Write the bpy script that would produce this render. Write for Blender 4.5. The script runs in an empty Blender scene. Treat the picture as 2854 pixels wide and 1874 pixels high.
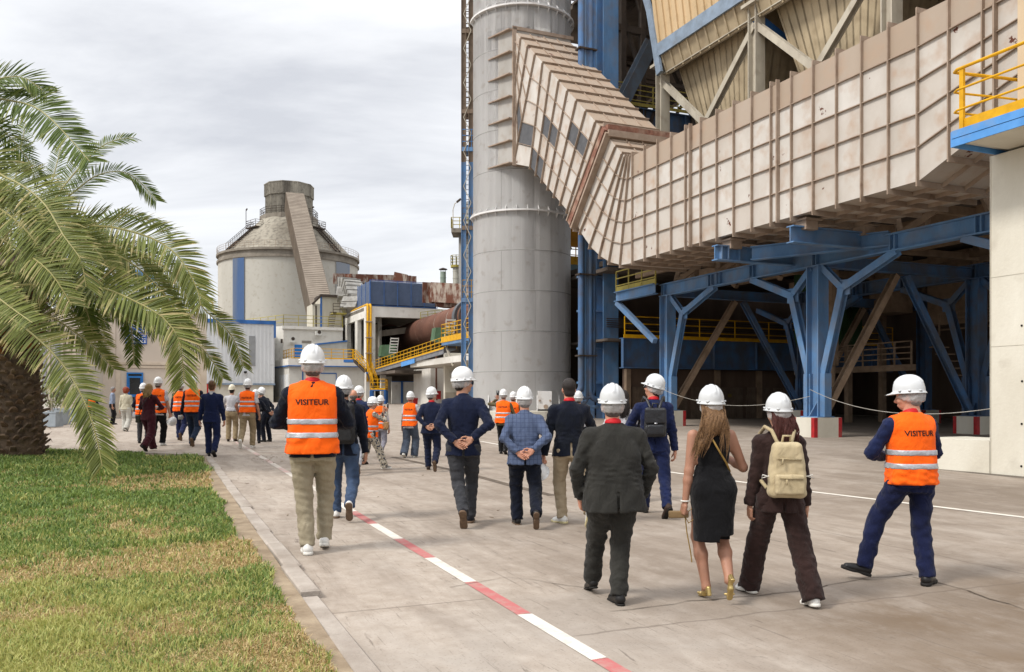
import bpy, math, random
import numpy as np
from mathutils import Vector, Matrix
from mathutils.bvhtree import BVHTree
random.seed(7)
SC = bpy.context.scene
COL = SC.collection
# ---------------------------------------------------------------- camera
EYE = 1.65
cam = bpy.data.cameras.new('camera'); camo = bpy.data.objects.new('camera', cam); COL.objects.link(camo)
camo.location = (0, 0, EYE); camo.rotation_euler = (math.radians(90), 0, 0)
cam.sensor_width = 36; cam.lens = 2392 / 2854 * 36; cam.shift_y = 175 / 2854
cam.clip_start = .05; cam.clip_end = 3000
SC.camera = camo
SC.render.resolution_x = 1024; SC.render.resolution_y = 672
# ---------------------------------------------------------------- light
SC.view_settings.view_transform = 'Standard'; SC.view_settings.look = 'None'
SC.view_settings.exposure = 0.82; SC.view_settings.gamma = 1
SUN_EL, SUN_AZ = math.radians(48), math.radians(-60)     # azimuth measured from behind the camera to the left
w = bpy.data.worlds.new("World"); SC.world = w; w.use_nodes = True
nt = w.node_tree; nt.nodes.clear(); N = nt.nodes.new; L = nt.links.new
out = N('ShaderNodeOutputWorld'); bg = N('ShaderNodeBackground')
sky = N('ShaderNodeTexSky'); sky.sky_type = 'NISHITA'; sky.sun_disc = False
sky.sun_elevation = SUN_EL; sky.sun_rotation = math.radians(240)
skm = N('ShaderNodeMixRGB'); skm.blend_type = 'MULTIPLY'; skm.inputs[0].default_value = 1
skm.inputs[2].default_value = (.1, .1, .1, 1); L(sky.outputs[0], skm.inputs[1])
tc = N('ShaderNodeTexCoord'); sep = N('ShaderNodeSeparateXYZ'); L(tc.outputs['Generated'], sep.inputs[0])
az = N('ShaderNodeMath'); az.operation = 'MAXIMUM'; L(sep.outputs[2], az.inputs[0]); az.inputs[1].default_value = 0
az2 = N('ShaderNodeMath'); az2.operation = 'ADD'; L(az.outputs[0], az2.inputs[0]); az2.inputs[1].default_value = .16
dx = N('ShaderNodeMath'); dx.operation = 'DIVIDE'; L(sep.outputs[0], dx.inputs[0]); L(az2.outputs[0], dx.inputs[1])
dy = N('ShaderNodeMath'); dy.operation = 'DIVIDE'; L(sep.outputs[1], dy.inputs[0]); L(az2.outputs[0], dy.inputs[1])
cmb = N('ShaderNodeCombineXYZ'); L(dx.outputs[0], cmb.inputs[0]); L(dy.outputs[0], cmb.inputs[1])
mp = N('ShaderNodeMapping'); L(cmb.outputs[0], mp.inputs[0]); mp.inputs['Rotation'].default_value = (0, 0, .5); mp.inputs['Scale'].default_value = (.8, 1.5, 1)
n1 = N('ShaderNodeTexNoise'); n1.inputs['Scale'].default_value = .62; n1.inputs['Detail'].default_value = 9; n1.inputs['Roughness'].default_value = .58; n1.inputs['Distortion'].default_value = .5
L(mp.outputs[0], n1.inputs[0])
cr = N('ShaderNodeValToRGB'); L(n1.outputs[0], cr.inputs[0])
e = cr.color_ramp.elements
e[0].position = .36; e[0].color = (.50, .51, .54, 1)
e[1].position = .62; e[1].color = (.83, .832, .838, 1)
m_ = e.new(.48); m_.color = (.66, .667, .685, 1)
mx = N('ShaderNodeMixRGB'); mx.inputs[0].default_value = .90; L(skm.outputs[0], mx.inputs[1]); L(cr.outputs[0], mx.inputs[2])
zr = N('ShaderNodeMapRange'); zr.inputs[1].default_value = .38; zr.inputs[2].default_value = .95; zr.inputs[3].default_value = 1; zr.inputs[4].default_value = 2.1; L(sep.outputs[2], zr.inputs[0])
zm = N('ShaderNodeVectorMath'); zm.operation = 'SCALE'; L(mx.outputs[0], zm.inputs[0]); L(zr.outputs[0], zm.inputs['Scale'])   # an overcast sky is brighter overhead
L(zm.outputs[0], bg.inputs[0]); bg.inputs[1].default_value = .84
L(bg.outputs[0], out.inputs[0])
sl = bpy.data.lights.new('sun', 'SUN'); sl.energy = 1.7; sl.angle = math.radians(12); sl.color = (1, .95, .88)
so = bpy.data.objects.new('sun', sl); COL.objects.link(so)
so.rotation_euler = (math.radians(90) - SUN_EL, 0, SUN_AZ)
try:
    SC.cycles.max_bounces = 6; SC.cycles.transparent_max_bounces = 8
except Exception: pass
# ---------------------------------------------------------------- geometry of the place
F = 2392.0; CX = 1427.0; HY = 1112.0
SA, CA = math.sin(math.radians(23.2)), math.cos(math.radians(23.2))   # the plant's own axes: s runs away to the left, t to the right
def W(s, t, z): return Vector((-SA*s + CA*t, CA*s + SA*t, z))
def st(x, y): return (-SA*x + CA*y, CA*x + SA*y)
def gz(x, y): return -.008*x + .0105*min(y, 118)
def t_at(px, s):
    k = (px-CX)/F; return (k*CA+SA)*s/(CA-k*SA)
def s_at(px, t):
    k = (px-CX)/F; return (CA-k*SA)*t/(SA+k*CA)
def dep(s, t): return CA*s + SA*t
def z_at(py, Y): return EYE + (HY-py)*Y/F
def gp(px, py):
    Y = 3947.0/(py-1087-.008*(px-CX)); X = (px-CX)/F*Y
    return Vector((X, Y, gz(X, Y)))
U = Vector((-SA, CA, 0)); V = Vector((CA, SA, 0)); ZV = Vector((0, 0, 1))
class MB:
    def __init__(s): s.v = []; s.f = []; s.tone = []
    def add(s, vs, fs, tone=0.):
        o = len(s.v); s.v += [tuple(p) for p in vs]
        for f in fs: s.f.append([i+o for i in f]); s.tone.append(tone)
        return s
    def hexa(s, p, tone=0.):   # p: 4 bottom ccw, 4 top
        return s.add(p, [(3,2,1,0),(4,5,6,7),(0,1,5,4),(1,2,6,5),(2,3,7,6),(3,0,4,7)], tone)
    def box(s, s0, s1, t0, t1, z0, z1, tone=0.):
        if s0 > s1: s0, s1 = s1, s0
        if t0 > t1: t0, t1 = t1, t0
        return s.hexa([W(s0,t0,z0),W(s0,t1,z0),W(s1,t1,z0),W(s1,t0,z0),W(s0,t0,z1),W(s0,t1,z1),W(s1,t1,z1),W(s1,t0,z1)], tone)
    def abox(s, x0, x1, y0, y1, z0, z1, tone=0.):
        return s.hexa([Vector(q) for q in ((x0,y0,z0),(x1,y0,z0),(x1,y1,z0),(x0,y1,z0),(x0,y0,z1),(x1,y0,z1),(x1,y1,z1),(x0,y1,z1))], tone)
    def bar(s, p, q, wd, ht=None, up=ZV, tone=0.):
        ht = ht or wd; p = Vector(p); q = Vector(q); d = (q-p)
        if d.length < 1e-6: return s
        d.normalize(); up = Vector(up)
        if abs(d.dot(up)) > .98: up = V
        a = d.cross(up).normalized()*wd/2; b = a.cross(d).normalized()*ht/2
        return s.hexa([p-a-b, p+a-b, q+a-b, q-a-b, p-a+b, p+a+b, q+a+b, q-a+b], tone)
    def ibeam(s, p, q, wd, ht, up=ZV, tf=.03):
        p = Vector(p); q = Vector(q); d = (q-p).normalized(); up = Vector(up)
        if abs(d.dot(up)) > .98: up = V
        a = d.cross(up).normalized(); b = a.cross(d).normalized()
        o = b*(ht/2-tf/2)
        s.bar(p+o, q+o, wd, tf, b); s.bar(p-o, q-o, wd, tf, b); s.bar(p, q, tf, ht-2*tf, b)
        return s
    def tube(s, pts, r, n=8, cap=True):
        pts = [Vector(p) for p in pts]; rs = r if isinstance(r, (list, tuple)) else [r]*len(pts)
        vs = []; fs = []; prev = None
        for i, p in enumerate(pts):
            d = (pts[min(i+1, len(pts)-1)] - pts[max(i-1, 0)]).normalized()
            ref = prev if prev is not None else (ZV if abs(d.z) < .95 else Vector((1, 0, 0)))
            a = (ref - d*ref.dot(d)).normalized(); b = d.cross(a); prev = a
            for k in range(n):
                c = 2*math.pi*k/n; vs.append(p + a*math.cos(c)*rs[i] + b*math.sin(c)*rs[i])
        for i in range(len(pts)-1):
            for k in range(n):
                k2 = (k+1) % n; fs.append((i*n+k, i*n+k2, (i+1)*n+k2, (i+1)*n+k))
        if cap: fs.append(tuple(range(n-1, -1, -1))); fs.append(tuple((len(pts)-1)*n+k for k in range(n)))
        return s.add(vs, fs)
    def lathe(s, c, prof, n=48, a0=0., a1=2*math.pi):
        vs = []; fs = []; full = abs(a1-a0-2*math.pi) < 1e-6; m = n if full else n+1
        for (r, z) in prof:
            for k in range(m):
                a = a0+(a1-a0)*k/n; vs.append((c[0]+r*math.cos(a), c[1]+r*math.sin(a), z))
        for i in range(len(prof)-1):
            for k in range(n):
                k2 = (k+1) % m; fs.append((i*m+k, i*m+k2, (i+1)*m+k2, (i+1)*m+k))
        return s.add(vs, fs)
    def prism(s, poly, z0, z1, tone=0.):      # poly: list of xy ccw
        n = len(poly); vs = [(p[0], p[1], z0) for p in poly]+[(p[0], p[1], z1) for p in poly]
        return s.add(vs, [tuple(range(n-1, -1, -1)), tuple(range(n, 2*n))]+[(i, (i+1) % n, n+(i+1) % n, n+i) for i in range(n)], tone)
    def rail(s, pts, h=1.1, r=.022, step=1.4, mid=2, toe=0):
        pts = [Vector(p) for p in pts]
        for a, b in zip(pts[:-1], pts[1:]):
            L_ = (b-a).length; n = max(1, round(L_/step))
            for i in range(n+1):
                p = a.lerp(b, i/n); s.bar(p, p+ZV*h, r*2.2)
            for k in range(mid+1):
                hh = h*(k+1)/(mid+1); s.bar(a+ZV*hh, b+ZV*hh, r*2)
            if toe: s.bar(a+ZV*toe/2, b+ZV*toe/2, .02, toe)
        return s
    def build(s, name, mat, parent=None, smooth=False, split=False, **k):
        if split:
            par = list(range(len(s.v)))
            def fd(i):
                while par[i] != i: par[i] = par[par[i]]; i = par[i]
                return i
            for f in s.f:
                for q in f[1:]: par[fd(q)] = fd(f[0])
            grp = {}
            for f, tn in zip(s.f, s.tone): grp.setdefault(fd(f[0]), []).append((f, tn))
            r = None
            for g in grp.values():
                ids = sorted({q for f, _ in g for q in f}); mp_ = {q: i for i, q in enumerate(ids)}
                m2 = MB(); m2.add([s.v[q] for q in ids], [[mp_[q] for q in f] for f, _ in g]); r = m2.build(name, mat, parent, smooth, **k)
            return r
        me = bpy.data.meshes.new(name)
        off = Vector((0, 0, 0)) if parent is None else parent['_o'] if '_o' in parent else parent.location
        off = Vector(off)
        me.from_pydata([tuple(Vector(p)-off) for p in s.v], [], s.f)
        at = me.attributes.new('tone', 'FLOAT', 'FACE'); at.data.foreach_set('value', s.tone)
        if smooth: me.polygons.foreach_set('use_smooth', [True]*len(me.polygons))
        me.update(); me.materials.append(mat)
        o = bpy.data.objects.new(name, me); COL.objects.link(o)
        if parent is not None: o.parent = parent
        else:
            # origin at the base centre
            vs = np.array(s.v); c = Vector(((vs[:,0].min()+vs[:,0].max())/2, (vs[:,1].min()+vs[:,1].max())/2, vs[:,2].min()))
            me.transform(Matrix.Translation(-c)); o.location = c
        for kk, vv in k.items(): o[kk] = vv
        return o
def thing(name, label, cat, loc, group=None):
    o = bpy.data.objects.new(name, None); COL.objects.link(o); o.location = loc; o.empty_display_size = .2
    o['label'] = label; o['category'] = cat
    if group: o['group'] = group
    return o
def tag(o, label, cat, group=None):
    o['label'] = label; o['category'] = cat
    if group: o['group'] = group
    return o
# ---------------------------------------------------------------- materials
def lin(c):
    if isinstance(c, str):
        c = [int(c[i:i+2], 16)/255 for i in (0, 2, 4)]
        c = [x/12.92 if x <= .04045 else ((x+.055)/1.055)**2.4 for x in c]
    return (c[0], c[1], c[2], 1)
MC = {}
def mat(name, col, col2=None, rough=.75, scale=2., stretch=1., lo=.35, hi=.65, metal=0., bump=0., bscale=60., rust=None, rlo=.6, rhi=.68, rscale=1.5, tone=None, spec=.3, alpha=None, coord='Object', dirt=None, dlo=.5, dhi=.8):
    if name in MC: return MC[name]
    m = bpy.data.materials.new(name); m.use_nodes = True; t = m.node_tree; N = t.nodes.new; L = t.links.new
    b = t.nodes['Principled BSDF']; b.inputs['Roughness'].default_value = rough; b.inputs['Metallic'].default_value = metal
    b.inputs['Specular IOR Level'].default_value = spec
    col = lin(col); col2 = lin(col2) if col2 is not None else (col[0]*.8, col[1]*.8, col[2]*.8, 1)
    tc = N('ShaderNodeTexCoord'); mpn = N('ShaderNodeMapping'); L(tc.outputs[coord], mpn.inputs[0]); mpn.inputs['Scale'].default_value = (1, 1, 1/stretch)
    n = N('ShaderNodeTexNoise'); n.inputs['Scale'].default_value = scale; n.inputs['Detail'].default_value = 5; n.inputs['Roughness'].default_value = .6
    L(mpn.outputs[0], n.inputs[0])
    r = N('ShaderNodeMapRange'); r.inputs[1].default_value = lo; r.inputs[2].default_value = hi; L(n.outputs[0], r.inputs[0])
    mx = N('ShaderNodeMixRGB'); mx.inputs[1].default_value = col; mx.inputs[2].default_value = col2; L(r.outputs[0], mx.inputs[0])
    cur = mx.outputs[0]
    if tone is not None:
        a = N('ShaderNodeAttribute'); a.attribute_name = 'tone'
        m2 = N('ShaderNodeMixRGB'); m2.inputs[2].default_value = lin(tone); L(a.outputs['Fac'], m2.inputs[0]); L(cur, m2.inputs[1]); cur = m2.outputs[0]
    if dirt is not None:
        n4 = N('ShaderNodeTexNoise'); n4.inputs['Scale'].default_value = 1.7; n4.inputs['Detail'].default_value = 6; L(tc.outputs[coord], n4.inputs[0])
        r4 = N('ShaderNodeMapRange'); r4.inputs[1].default_value = dlo; r4.inputs[2].default_value = dhi; r4.inputs[4].default_value = .8; L(n4.outputs[0], r4.inputs[0])
        m4 = N('ShaderNodeMixRGB'); m4.inputs[2].default_value = lin(dirt); L(r4.outputs[0], m4.inputs[0]); L(cur, m4.inputs[1]); cur = m4.outputs[0]
    if rust is not None:
        n3 = N('ShaderNodeTexNoise'); n3.inputs['Scale'].default_value = rscale; n3.inputs['Detail'].default_value = 8; n3.inputs['Roughness'].default_value = .65; L(tc.outputs[coord], n3.inputs[0])
        r3 = N('ShaderNodeMapRange'); r3.inputs[1].default_value = rlo; r3.inputs[2].default_value = rhi; L(n3.outputs[0], r3.inputs[0])
        m3 = N('ShaderNodeMixRGB'); m3.inputs[2].default_value = lin(rust); L(r3.outputs[0], m3.inputs[0]); L(cur, m3.inputs[1]); cur = m3.outputs[0]
    L(cur, b.inputs['Base Color'])
    if bump:
        n5 = N('ShaderNodeTexNoise'); n5.inputs['Scale'].default_value = bscale; n5.inputs['Detail'].default_value = 3; L(tc.outputs[coord], n5.inputs[0])
        bp = N('ShaderNodeBump'); bp.inputs['Strength'].default_value = bump; bp.inputs['Distance'].default_value = .02; L(n5.outputs[0], bp.inputs['Height']); L(bp.outputs[0], b.inputs['Normal'])
    if alpha is not None: b.inputs['Alpha'].default_value = alpha
    MC[name] = m
    return m
blue = mat('blue_paint', '5F86B0', '4D6F95', .7, 1.2, 3, rust='6A5A50', rlo=.6, rhi=.9, rscale=1.1, bump=.15, dirt='75706C', dlo=.42, dhi=.9)
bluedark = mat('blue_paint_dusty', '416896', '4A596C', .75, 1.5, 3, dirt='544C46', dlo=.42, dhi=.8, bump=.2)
bluelight = mat('light_blue_paint', '5B97D6', '4A86C4', .6, 2, dirt='8C9499', dlo=.6, dhi=.9)
bluetrim = mat('blue_trim_paint', '3568A8', '2C568C', .6, 1)
yellow = mat('yellow_paint', 'D9A407', 'C08E08', .55, 3, dirt='8A6A28', dlo=.6, dhi=.95)
yellowdull = mat('faded_yellow_paint', 'A89A48', '8F8445', .7, 3)
duct_m = mat('duct_panel_paint', 'C6C2BC', 'B5AFA7', .75, .8, 1.5, tone='9C8A78', rust='5B3427', rlo=.655, rhi=.67, rscale=1.5, bump=.25, bscale=3, dirt='A78E79', dlo=.5, dhi=.78)
rib_m = mat('duct_rib_steel', 'A29182', '8E7C6C', .8, 2, dirt='6A4F3E', dlo=.6, dhi=.8)
dustgrey = mat('patched_panel_grey', '5C5D60', '4E4F52', .8, 3)
chim_m = mat('chimney_paint', 'DCDBD9', 'CAC8C6', .55, .35, 4, dirt='A89C90', dlo=.58, dhi=.85)
conc = mat('white_painted_concrete', 'D3CFC2', 'C3BDAE', .85, .6, 2, dirt='A9A294', dlo=.58, dhi=.9, bump=.25, bscale=14, rust='6B5A4C', rlo=.74, rhi=.8, rscale=.9)
concwhite = mat('white_plaster', 'D5D2CB', 'C0BCB3', .85, .25, 4, dirt='988E80', dlo=.55, dhi=.9, bump=.15)
concgrey = mat('old_concrete', '8A8378', '6F685E', .9, .6, 3, dirt='4C443C', dlo=.55, dhi=.9, bump=.3)
concdark = mat('grimy_concrete', '6A6057', '4E463F', .95, .5, 2)
beige_clad = mat('beige_cladding', 'C4AB87', 'B29A76', .65, .5, 5, dirt='8A775B', dlo=.55, dhi=.95, bump=.1)
hop_m = mat('hopper_cladding_dusty', 'B9A98C', '9C8E75', .75, .7, 3, dirt='85745C', dlo=.5, dhi=.85)
offwhite_steel = mat('off_white_steel', 'B5AE9E', 'A0988A', .7, 1.5, 3, dirt='7E7160', dlo=.55, dhi=.9)
greybluetrim = mat('blue_grey_trim', '8494A6', '74818F', .6, 2, dirt='6B645C', dlo=.6, dhi=.9)
darksteel = mat('dusty_dark_steel', '4A4038', '3A322C', .85, 2)
tansteel = mat('dusty_tan_steel', '97826D', '7C6957', .85, 2)
clad_w = mat('white_corrugated_cladding', 'CFD1D2', 'BFC1C2', .6, .3, 5, dirt='A39F98', dlo=.6, dhi=.95)
silo_m = mat('silo_concrete', 'B5B2A9', 'A4A198', .9, .12, 3, dirt='8B826F', dlo=.55, dhi=.9)
silo_cone = mat('silo_roof_concrete', 'A49E90', '7D766A', .9, .15, 5, dirt='4F4A43', dlo=.45, dhi=.75)
silo_top = mat('sooty_cladding', '9E998C', '5F5A52', .9, .4, 9, dirt='45413C', dlo=.5, dhi=.8)
gallery_m = mat('gallery_sheet', '8F8477', '7F7468', .85, .6, 1)
rust_m = mat('rusted_shell', '6E4A3B', '593A2E', .8, .3, 1, dirt='8A6E58', dlo=.6, dhi=.8, bump=.2, bscale=4)
rustduct = mat('rust_streaked_duct', '654032', 'A3988C', .9, 1.4, 3, lo=.46, hi=.58)
louver_m = mat('blue_grey_louver', '66748E', '59677F', .6, 1)
dark = mat('dark_opening', '1E1B19', '15130F', .95, 1)
glass = mat('dark_window_glass', '2A2C2E', '1F2123', .15, 1, spec=.6)
green_m = mat('green_cover', '4F6B52', '42593F', .7, 1)
beigewall = mat('beige_render', 'C6BBAE', 'BBAFA2', .9, .3, 2, dirt='A5978A', dlo=.6, dhi=.95, bump=.1)
redpaint = mat('red_paint', 'B32428', '8F1E20', .6, 5, dirt='8A6A60', dlo=.6, dhi=.9)
whitepaint = mat('white_paint', 'D8D6CE', 'C4C1B8', .8, 3)
# ---------------------------------------------------------------- ground
def ground_mat():
    m = bpy.data.materials.new('yard_concrete'); m.use_nodes = True; t = m.node_tree; N = t.nodes.new; L = t.links.new
    b = t.nodes['Principled BSDF']; b.inputs['Roughness'].default_value = .85; b.inputs['Specular IOR Level'].default_value = .25
    tc = N('ShaderNodeTexCoord')
    rot = N('ShaderNodeMapping'); rot.vector_type = 'POINT'; rot.inputs['Rotation'].default_value = (0, 0, -math.radians(23.2)); L(tc.outputs['Object'], rot.inputs[0])
    def noise(sc, det, stretch=(1, 1, 1), dist=0, rough=.6):
        mp = N('ShaderNodeMapping'); mp.inputs['Scale'].default_value = stretch; L(rot.outputs[0], mp.inputs[0])
        n = N('ShaderNodeTexNoise'); n.inputs['Scale'].default_value = sc; n.inputs['Detail'].default_value = det; n.inputs['Distortion'].default_value = dist; n.inputs['Roughness'].default_value = rough
        L(mp.outputs[0], n.inputs[0]); return n.outputs[0]
    def rng(v, a, c, o0=0, o1=1):
        r = N('ShaderNodeMapRange'); r.inputs[1].default_value = a; r.inputs[2].default_value = c; r.inputs[3].default_value = o0; r.inputs[4].default_value = o1; L(v, r.inputs[0]); return r.outputs[0]
    def mix(f, a, c, bt='MIX'):
        x = N('ShaderNodeMixRGB'); x.blend_type = bt
        for i, q in ((0, f), (1, a), (2, c)):
            if isinstance(q, (tuple, float, int)): x.inputs[i].default_value = q
            else: L(q, x.inputs[i])
        return x.outputs[0]
    def math_(op, a, c):
        x = N('ShaderNodeMath'); x.operation = op
        for i, q in ((0, a), (1, c)):
            if isinstance(q, (float, int)): x.inputs[i].default_value = q
            else: L(q, x.inputs[i])
        return x.outputs[0]
    sp = N('ShaderNodeSeparateXYZ'); L(rot.outputs[0], sp.inputs[0])   # x -> t axis, y -> s axis
    T, S = sp.outputs[0], sp.outputs[1]
    big = noise(.16, 4, dist=.6); fine = noise(7, 6); sweep = noise(1.1, 6, (2.2, .45, 1), .8); spk = noise(60, 2)
    c = mix(rng(fine, .35, .7), lin('A89D91'), lin('95897C'))
    c = mix(rng(sweep, .42, .62, 0, .65), c, lin('82766A'))
    # worn, oil-brown lane to the right of the painted line, warm brown patches close by
    lane = math_('MULTIPLY', rng(T, 2.7, 4.6), rng(S, 24, 6, .25, 1.))
    c = mix(math_('MULTIPLY', lane, rng(big, .38, .58, .3, 1)), c, lin('716559'))
    near = math_('MULTIPLY', rng(T, 3.6, 4.4), rng(S, 5.6, 4.6))
    patch = noise(.7, 8, (1, 1, 1), .25, .68)
    c = mix(math_('MULTIPLY', near, rng(patch, .38, .62, .15, .7)), c, lin('65533F'))
    edge = noise(.8, 6, (1, 1, 1), .8)
    pale = math_('MULTIPLY', rng(S, 6.4, 4.8), rng(T, 4.0, 3.2))
    c = mix(math_('MULTIPLY', pale, rng(edge, .4, .6, .2, .8)), c, lin('9B938A'))
    # under the plant the slab is darker
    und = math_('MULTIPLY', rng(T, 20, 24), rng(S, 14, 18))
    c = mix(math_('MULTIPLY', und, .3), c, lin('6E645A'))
    c = mix(rng(spk, .58, .72, 0, .4), c, lin('5D5349'))
    drip = noise(3.2, 3, (1, 1, 1), .3); c = mix(rng(drip, .70, .74, 0, .45), c, lin('4E463E'))
    dust = noise(1.3, 8, (1, .7, 1), .2, .72); c = mix(rng(dust, .48, .68, 0, .3), c, lin('B7AFA5'))
    # tyre/scuff marks
    sc = noise(2.2, 7, (7, .5, 1), 1.5, .75)
    c = mix(rng(sc, .58, .66, 0, .7), c, lin('5F554C'))
    # slab joints
    def joint(v, period, off, wd):
        a = math_('ADD', v, off); a = math_('PINGPONG', a, period/2)
        return rng(a, wd, 0, 0, 1)
    wob = math_('MULTIPLY', math_('SUBTRACT', noise(2.5, 4), .5), .14)
    Sw = math_('ADD', S, wob); Tw = math_('ADD', T, wob)
    left = rng(T, 2.5, 2.45)
    j = math_('MULTIPLY', joint(S, 3.6, .9, .02), left)
    j = math_('MAXIMUM', j, math_('MULTIPLY', joint(Sw, 5.2, -5.15, .022), rng(T, 2.6, 2.7)))
    j = math_('MAXIMUM', j, math_('MULTIPLY', joint(Tw, 5.0, -7.4+5, .02), rng(T, 2.8, 3)))
    c = mix(math_('MULTIPLY', j, .6), c, lin('5C5148'))
    L(c, b.inputs['Base Color'])
    bp = N('ShaderNodeBump'); bp.inputs['Strength'].default_value = .35; bp.inputs['Distance'].default_value = .01; L(fine, bp.inputs['Height']); L(bp.outputs[0], b.inputs['Normal'])
    return m
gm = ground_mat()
def sheet(name, ys, x0, x1, m, lift=0.):
    vs = []; fs = []
    for y in ys:
        for x in (x0, 0, x1): vs.append((x, y, gz(x, y)+lift))
    for i in range(len(ys)-1):
        for k in range(2): fs.append((i*3+k, i*3+k+1, i*3+k+4, i*3+k+3))
    me = bpy.data.meshes.new(name); me.from_pydata(vs, [], fs); me.materials.append(m)
    o = bpy.data.objects.new(name, me); COL.objects.link(o); o['kind'] = 'structure'; return o
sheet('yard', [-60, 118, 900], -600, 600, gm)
def gW(s, t, lift=0.):
    p = W(s, t, 0); return Vector((p.x, p.y, gz(p.x, p.y)+lift))
def strip(name, quads, m, lift=.004, kind='structure'):
    mb = MB()
    for q in quads: mb.add([gW(a, b, lift) for a, b in q], [(0, 1, 2, 3)])
    o = mb.build(name, m); o['kind'] = kind; return o
# red and white dashed line along the walkway
def worn(name, col, under, lo, hi):
    m = bpy.data.materials.new(name); m.use_nodes = True; t = m.node_tree; N = t.nodes.new; L = t.links.new; b = t.nodes['Principled BSDF']
    b.inputs['Roughness'].default_value = .85
    tc = N('ShaderNodeTexCoord'); n = N('ShaderNodeTexNoise'); n.inputs['Scale'].default_value = 9; n.inputs['Detail'].default_value = 8; n.inputs['Roughness'].default_value = .7; L(tc.outputs['Object'], n.inputs[0])
    r = N('ShaderNodeMapRange'); r.inputs[1].default_value = lo; r.inputs[2].default_value = hi; L(n.outputs[0], r.inputs[0])
    mx = N('ShaderNodeMixRGB'); mx.inputs[1].default_value = lin(col); mx.inputs[2].default_value = lin(under); L(r.outputs[0], mx.inputs[0]); L(mx.outputs[0], b.inputs['Base Color'])
    return m
lw = worn('line_white_paint', 'CFC9BE', 'A69D92', .5, .78); lr = worn('line_red_paint', 'AD6260', 'A38A80', .45, .75)
lwf = worn('line_white_faded', 'C6BFB3', 'ACA297', .4, .6); lrf = worn('line_red_faded', 'B58D85', 'ABA197', .35, .6)
def jag(s0, s1, t0, t1): return [(s0, t0), (s0-.01, t1), (s1+.012, t1), (s1, t0)]
qs = {0: [], 1: [], 2: [], 3: []}
s = 4.63-1.13*2
for i in range(24):
    k = (i % 2)   # i even -> white near segment index
    white = ((i) % 2 == 0)
    far = s > 12.2
    qs[(0 if white else 1)+(2 if far else 0)].append(jag(s, s+1.13, 2.51, 2.625))
    s += 1.13
strip('white_line_dashes', qs[0], lw); strip('red_line_dashes', qs[1], lr); strip('faded_white_dashes', qs[2], lwf); strip('faded_red_dashes', qs[3], lrf)
def gline(name, pts, wd, m, lift=.004):
    mb = MB(); g = [gp(*p) for p in pts]
    for a, b in zip(g[:-1], g[1:]):
        d = (b-a); d.z = 0; d.normalize(); n_ = Vector((-d.y, d.x, 0))*wd/2
        q = [a-n_, b-n_, b+n_, a+n_]; mb.add([Vector((p.x, p.y, gz(p.x, p.y)+lift)) for p in q], [(0, 1, 2, 3)])
    o = mb.build(name, m); o['kind'] = 'structure'; return o
gline('white_lane_line', [(1340, 1231), (1513, 1262), (1832, 1312), (2258, 1371), (2854, 1443), (3100, 1476)], .13, lw, .005)
for i, (a, b) in enumerate([((735, 1244), (850, 1244)), ((720, 1260), (850, 1261)), ((750, 1230), (850, 1231)), ((752, 1220), (850, 1220)), ((745, 1210), (850, 1210))]):
    gline('parking_line', [a, b], .1, lwf, .006)
slotm = mat('drain_slot_dirt', '6A5E52', '4F463D', .95, 8)
gline('drain_slot', [(1095, 1275), (1180, 1293), (1300, 1320), (1420, 1353), (1540, 1382)], .16, slotm, .0045)
gline('plinth_drain', [(2420, 1237), (2700, 1243)], .5, mat('plinth_drain_brown', '857A6C', '6E6458'), .004)  # flat grey-brown band laid on the slab
def crack(pts, wd, seed):
    r = random.Random(seed); g = [gp(*p) for p in pts]; P = []
    for a, b in zip(g[:-1], g[1:]):
        n = max(2, int((b-a).length/.18))
        for i in range(n): q = a.lerp(b, i/n); P.append(q+Vector((r.uniform(-.035, .035), r.uniform(-.035, .035), 0)))
    P.append(g[-1]); mb = MB()
    for a, b in zip(P[:-1], P[1:]):
        d = (b-a); d.z = 0; d.normalize(); n_ = Vector((-d.y, d.x, 0))*wd*r.uniform(.3, 1)/2
        mb.add([Vector((p.x, p.y, gz(p.x, p.y)+.0055)) for p in (a-n_, b-n_*.8, b+n_*.8, a+n_)], [(0, 1, 2, 3)])
    o = mb.build('slab_crack', MC['drain_slot_dirt']); o['kind'] = 'structure'
crack([(2555, 1612), (2640, 1632), (2760, 1668), (2900, 1720)], .022, 1); crack([(660, 1447), (760, 1450), (905, 1444)], .012, 2); crack([(560, 1338), (700, 1341)], .014, 3)
crack([(1960, 1520), (2120, 1500), (2330, 1540)], .010, 4); crack([(1250, 1640), (1420, 1610), (1640, 1640)], .010, 5); crack([(2540, 1604), (2430, 1612), (2230, 1650), (1980, 1672), (1700, 1706)], .016, 6)
# small twigs and litter along the line
mb = MB()
for i in range(46):
    a = gp(random.uniform(700, 800), random.uniform(1268, 1292)) if i < 30 else gp(random.uniform(660, 1500), random.uniform(1300, 1480))
    ang = random.uniform(0, 3.1); l = random.uniform(.02, .09)
    mb.bar(a+Vector((0, 0, .008)), a+Vector((math.cos(ang)*l, math.sin(ang)*l, .012)), .006)
o = mb.build('leaf_litter', mat('twig', '7B6A50', '5E503C')); o['kind'] = 'stuff'
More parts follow.
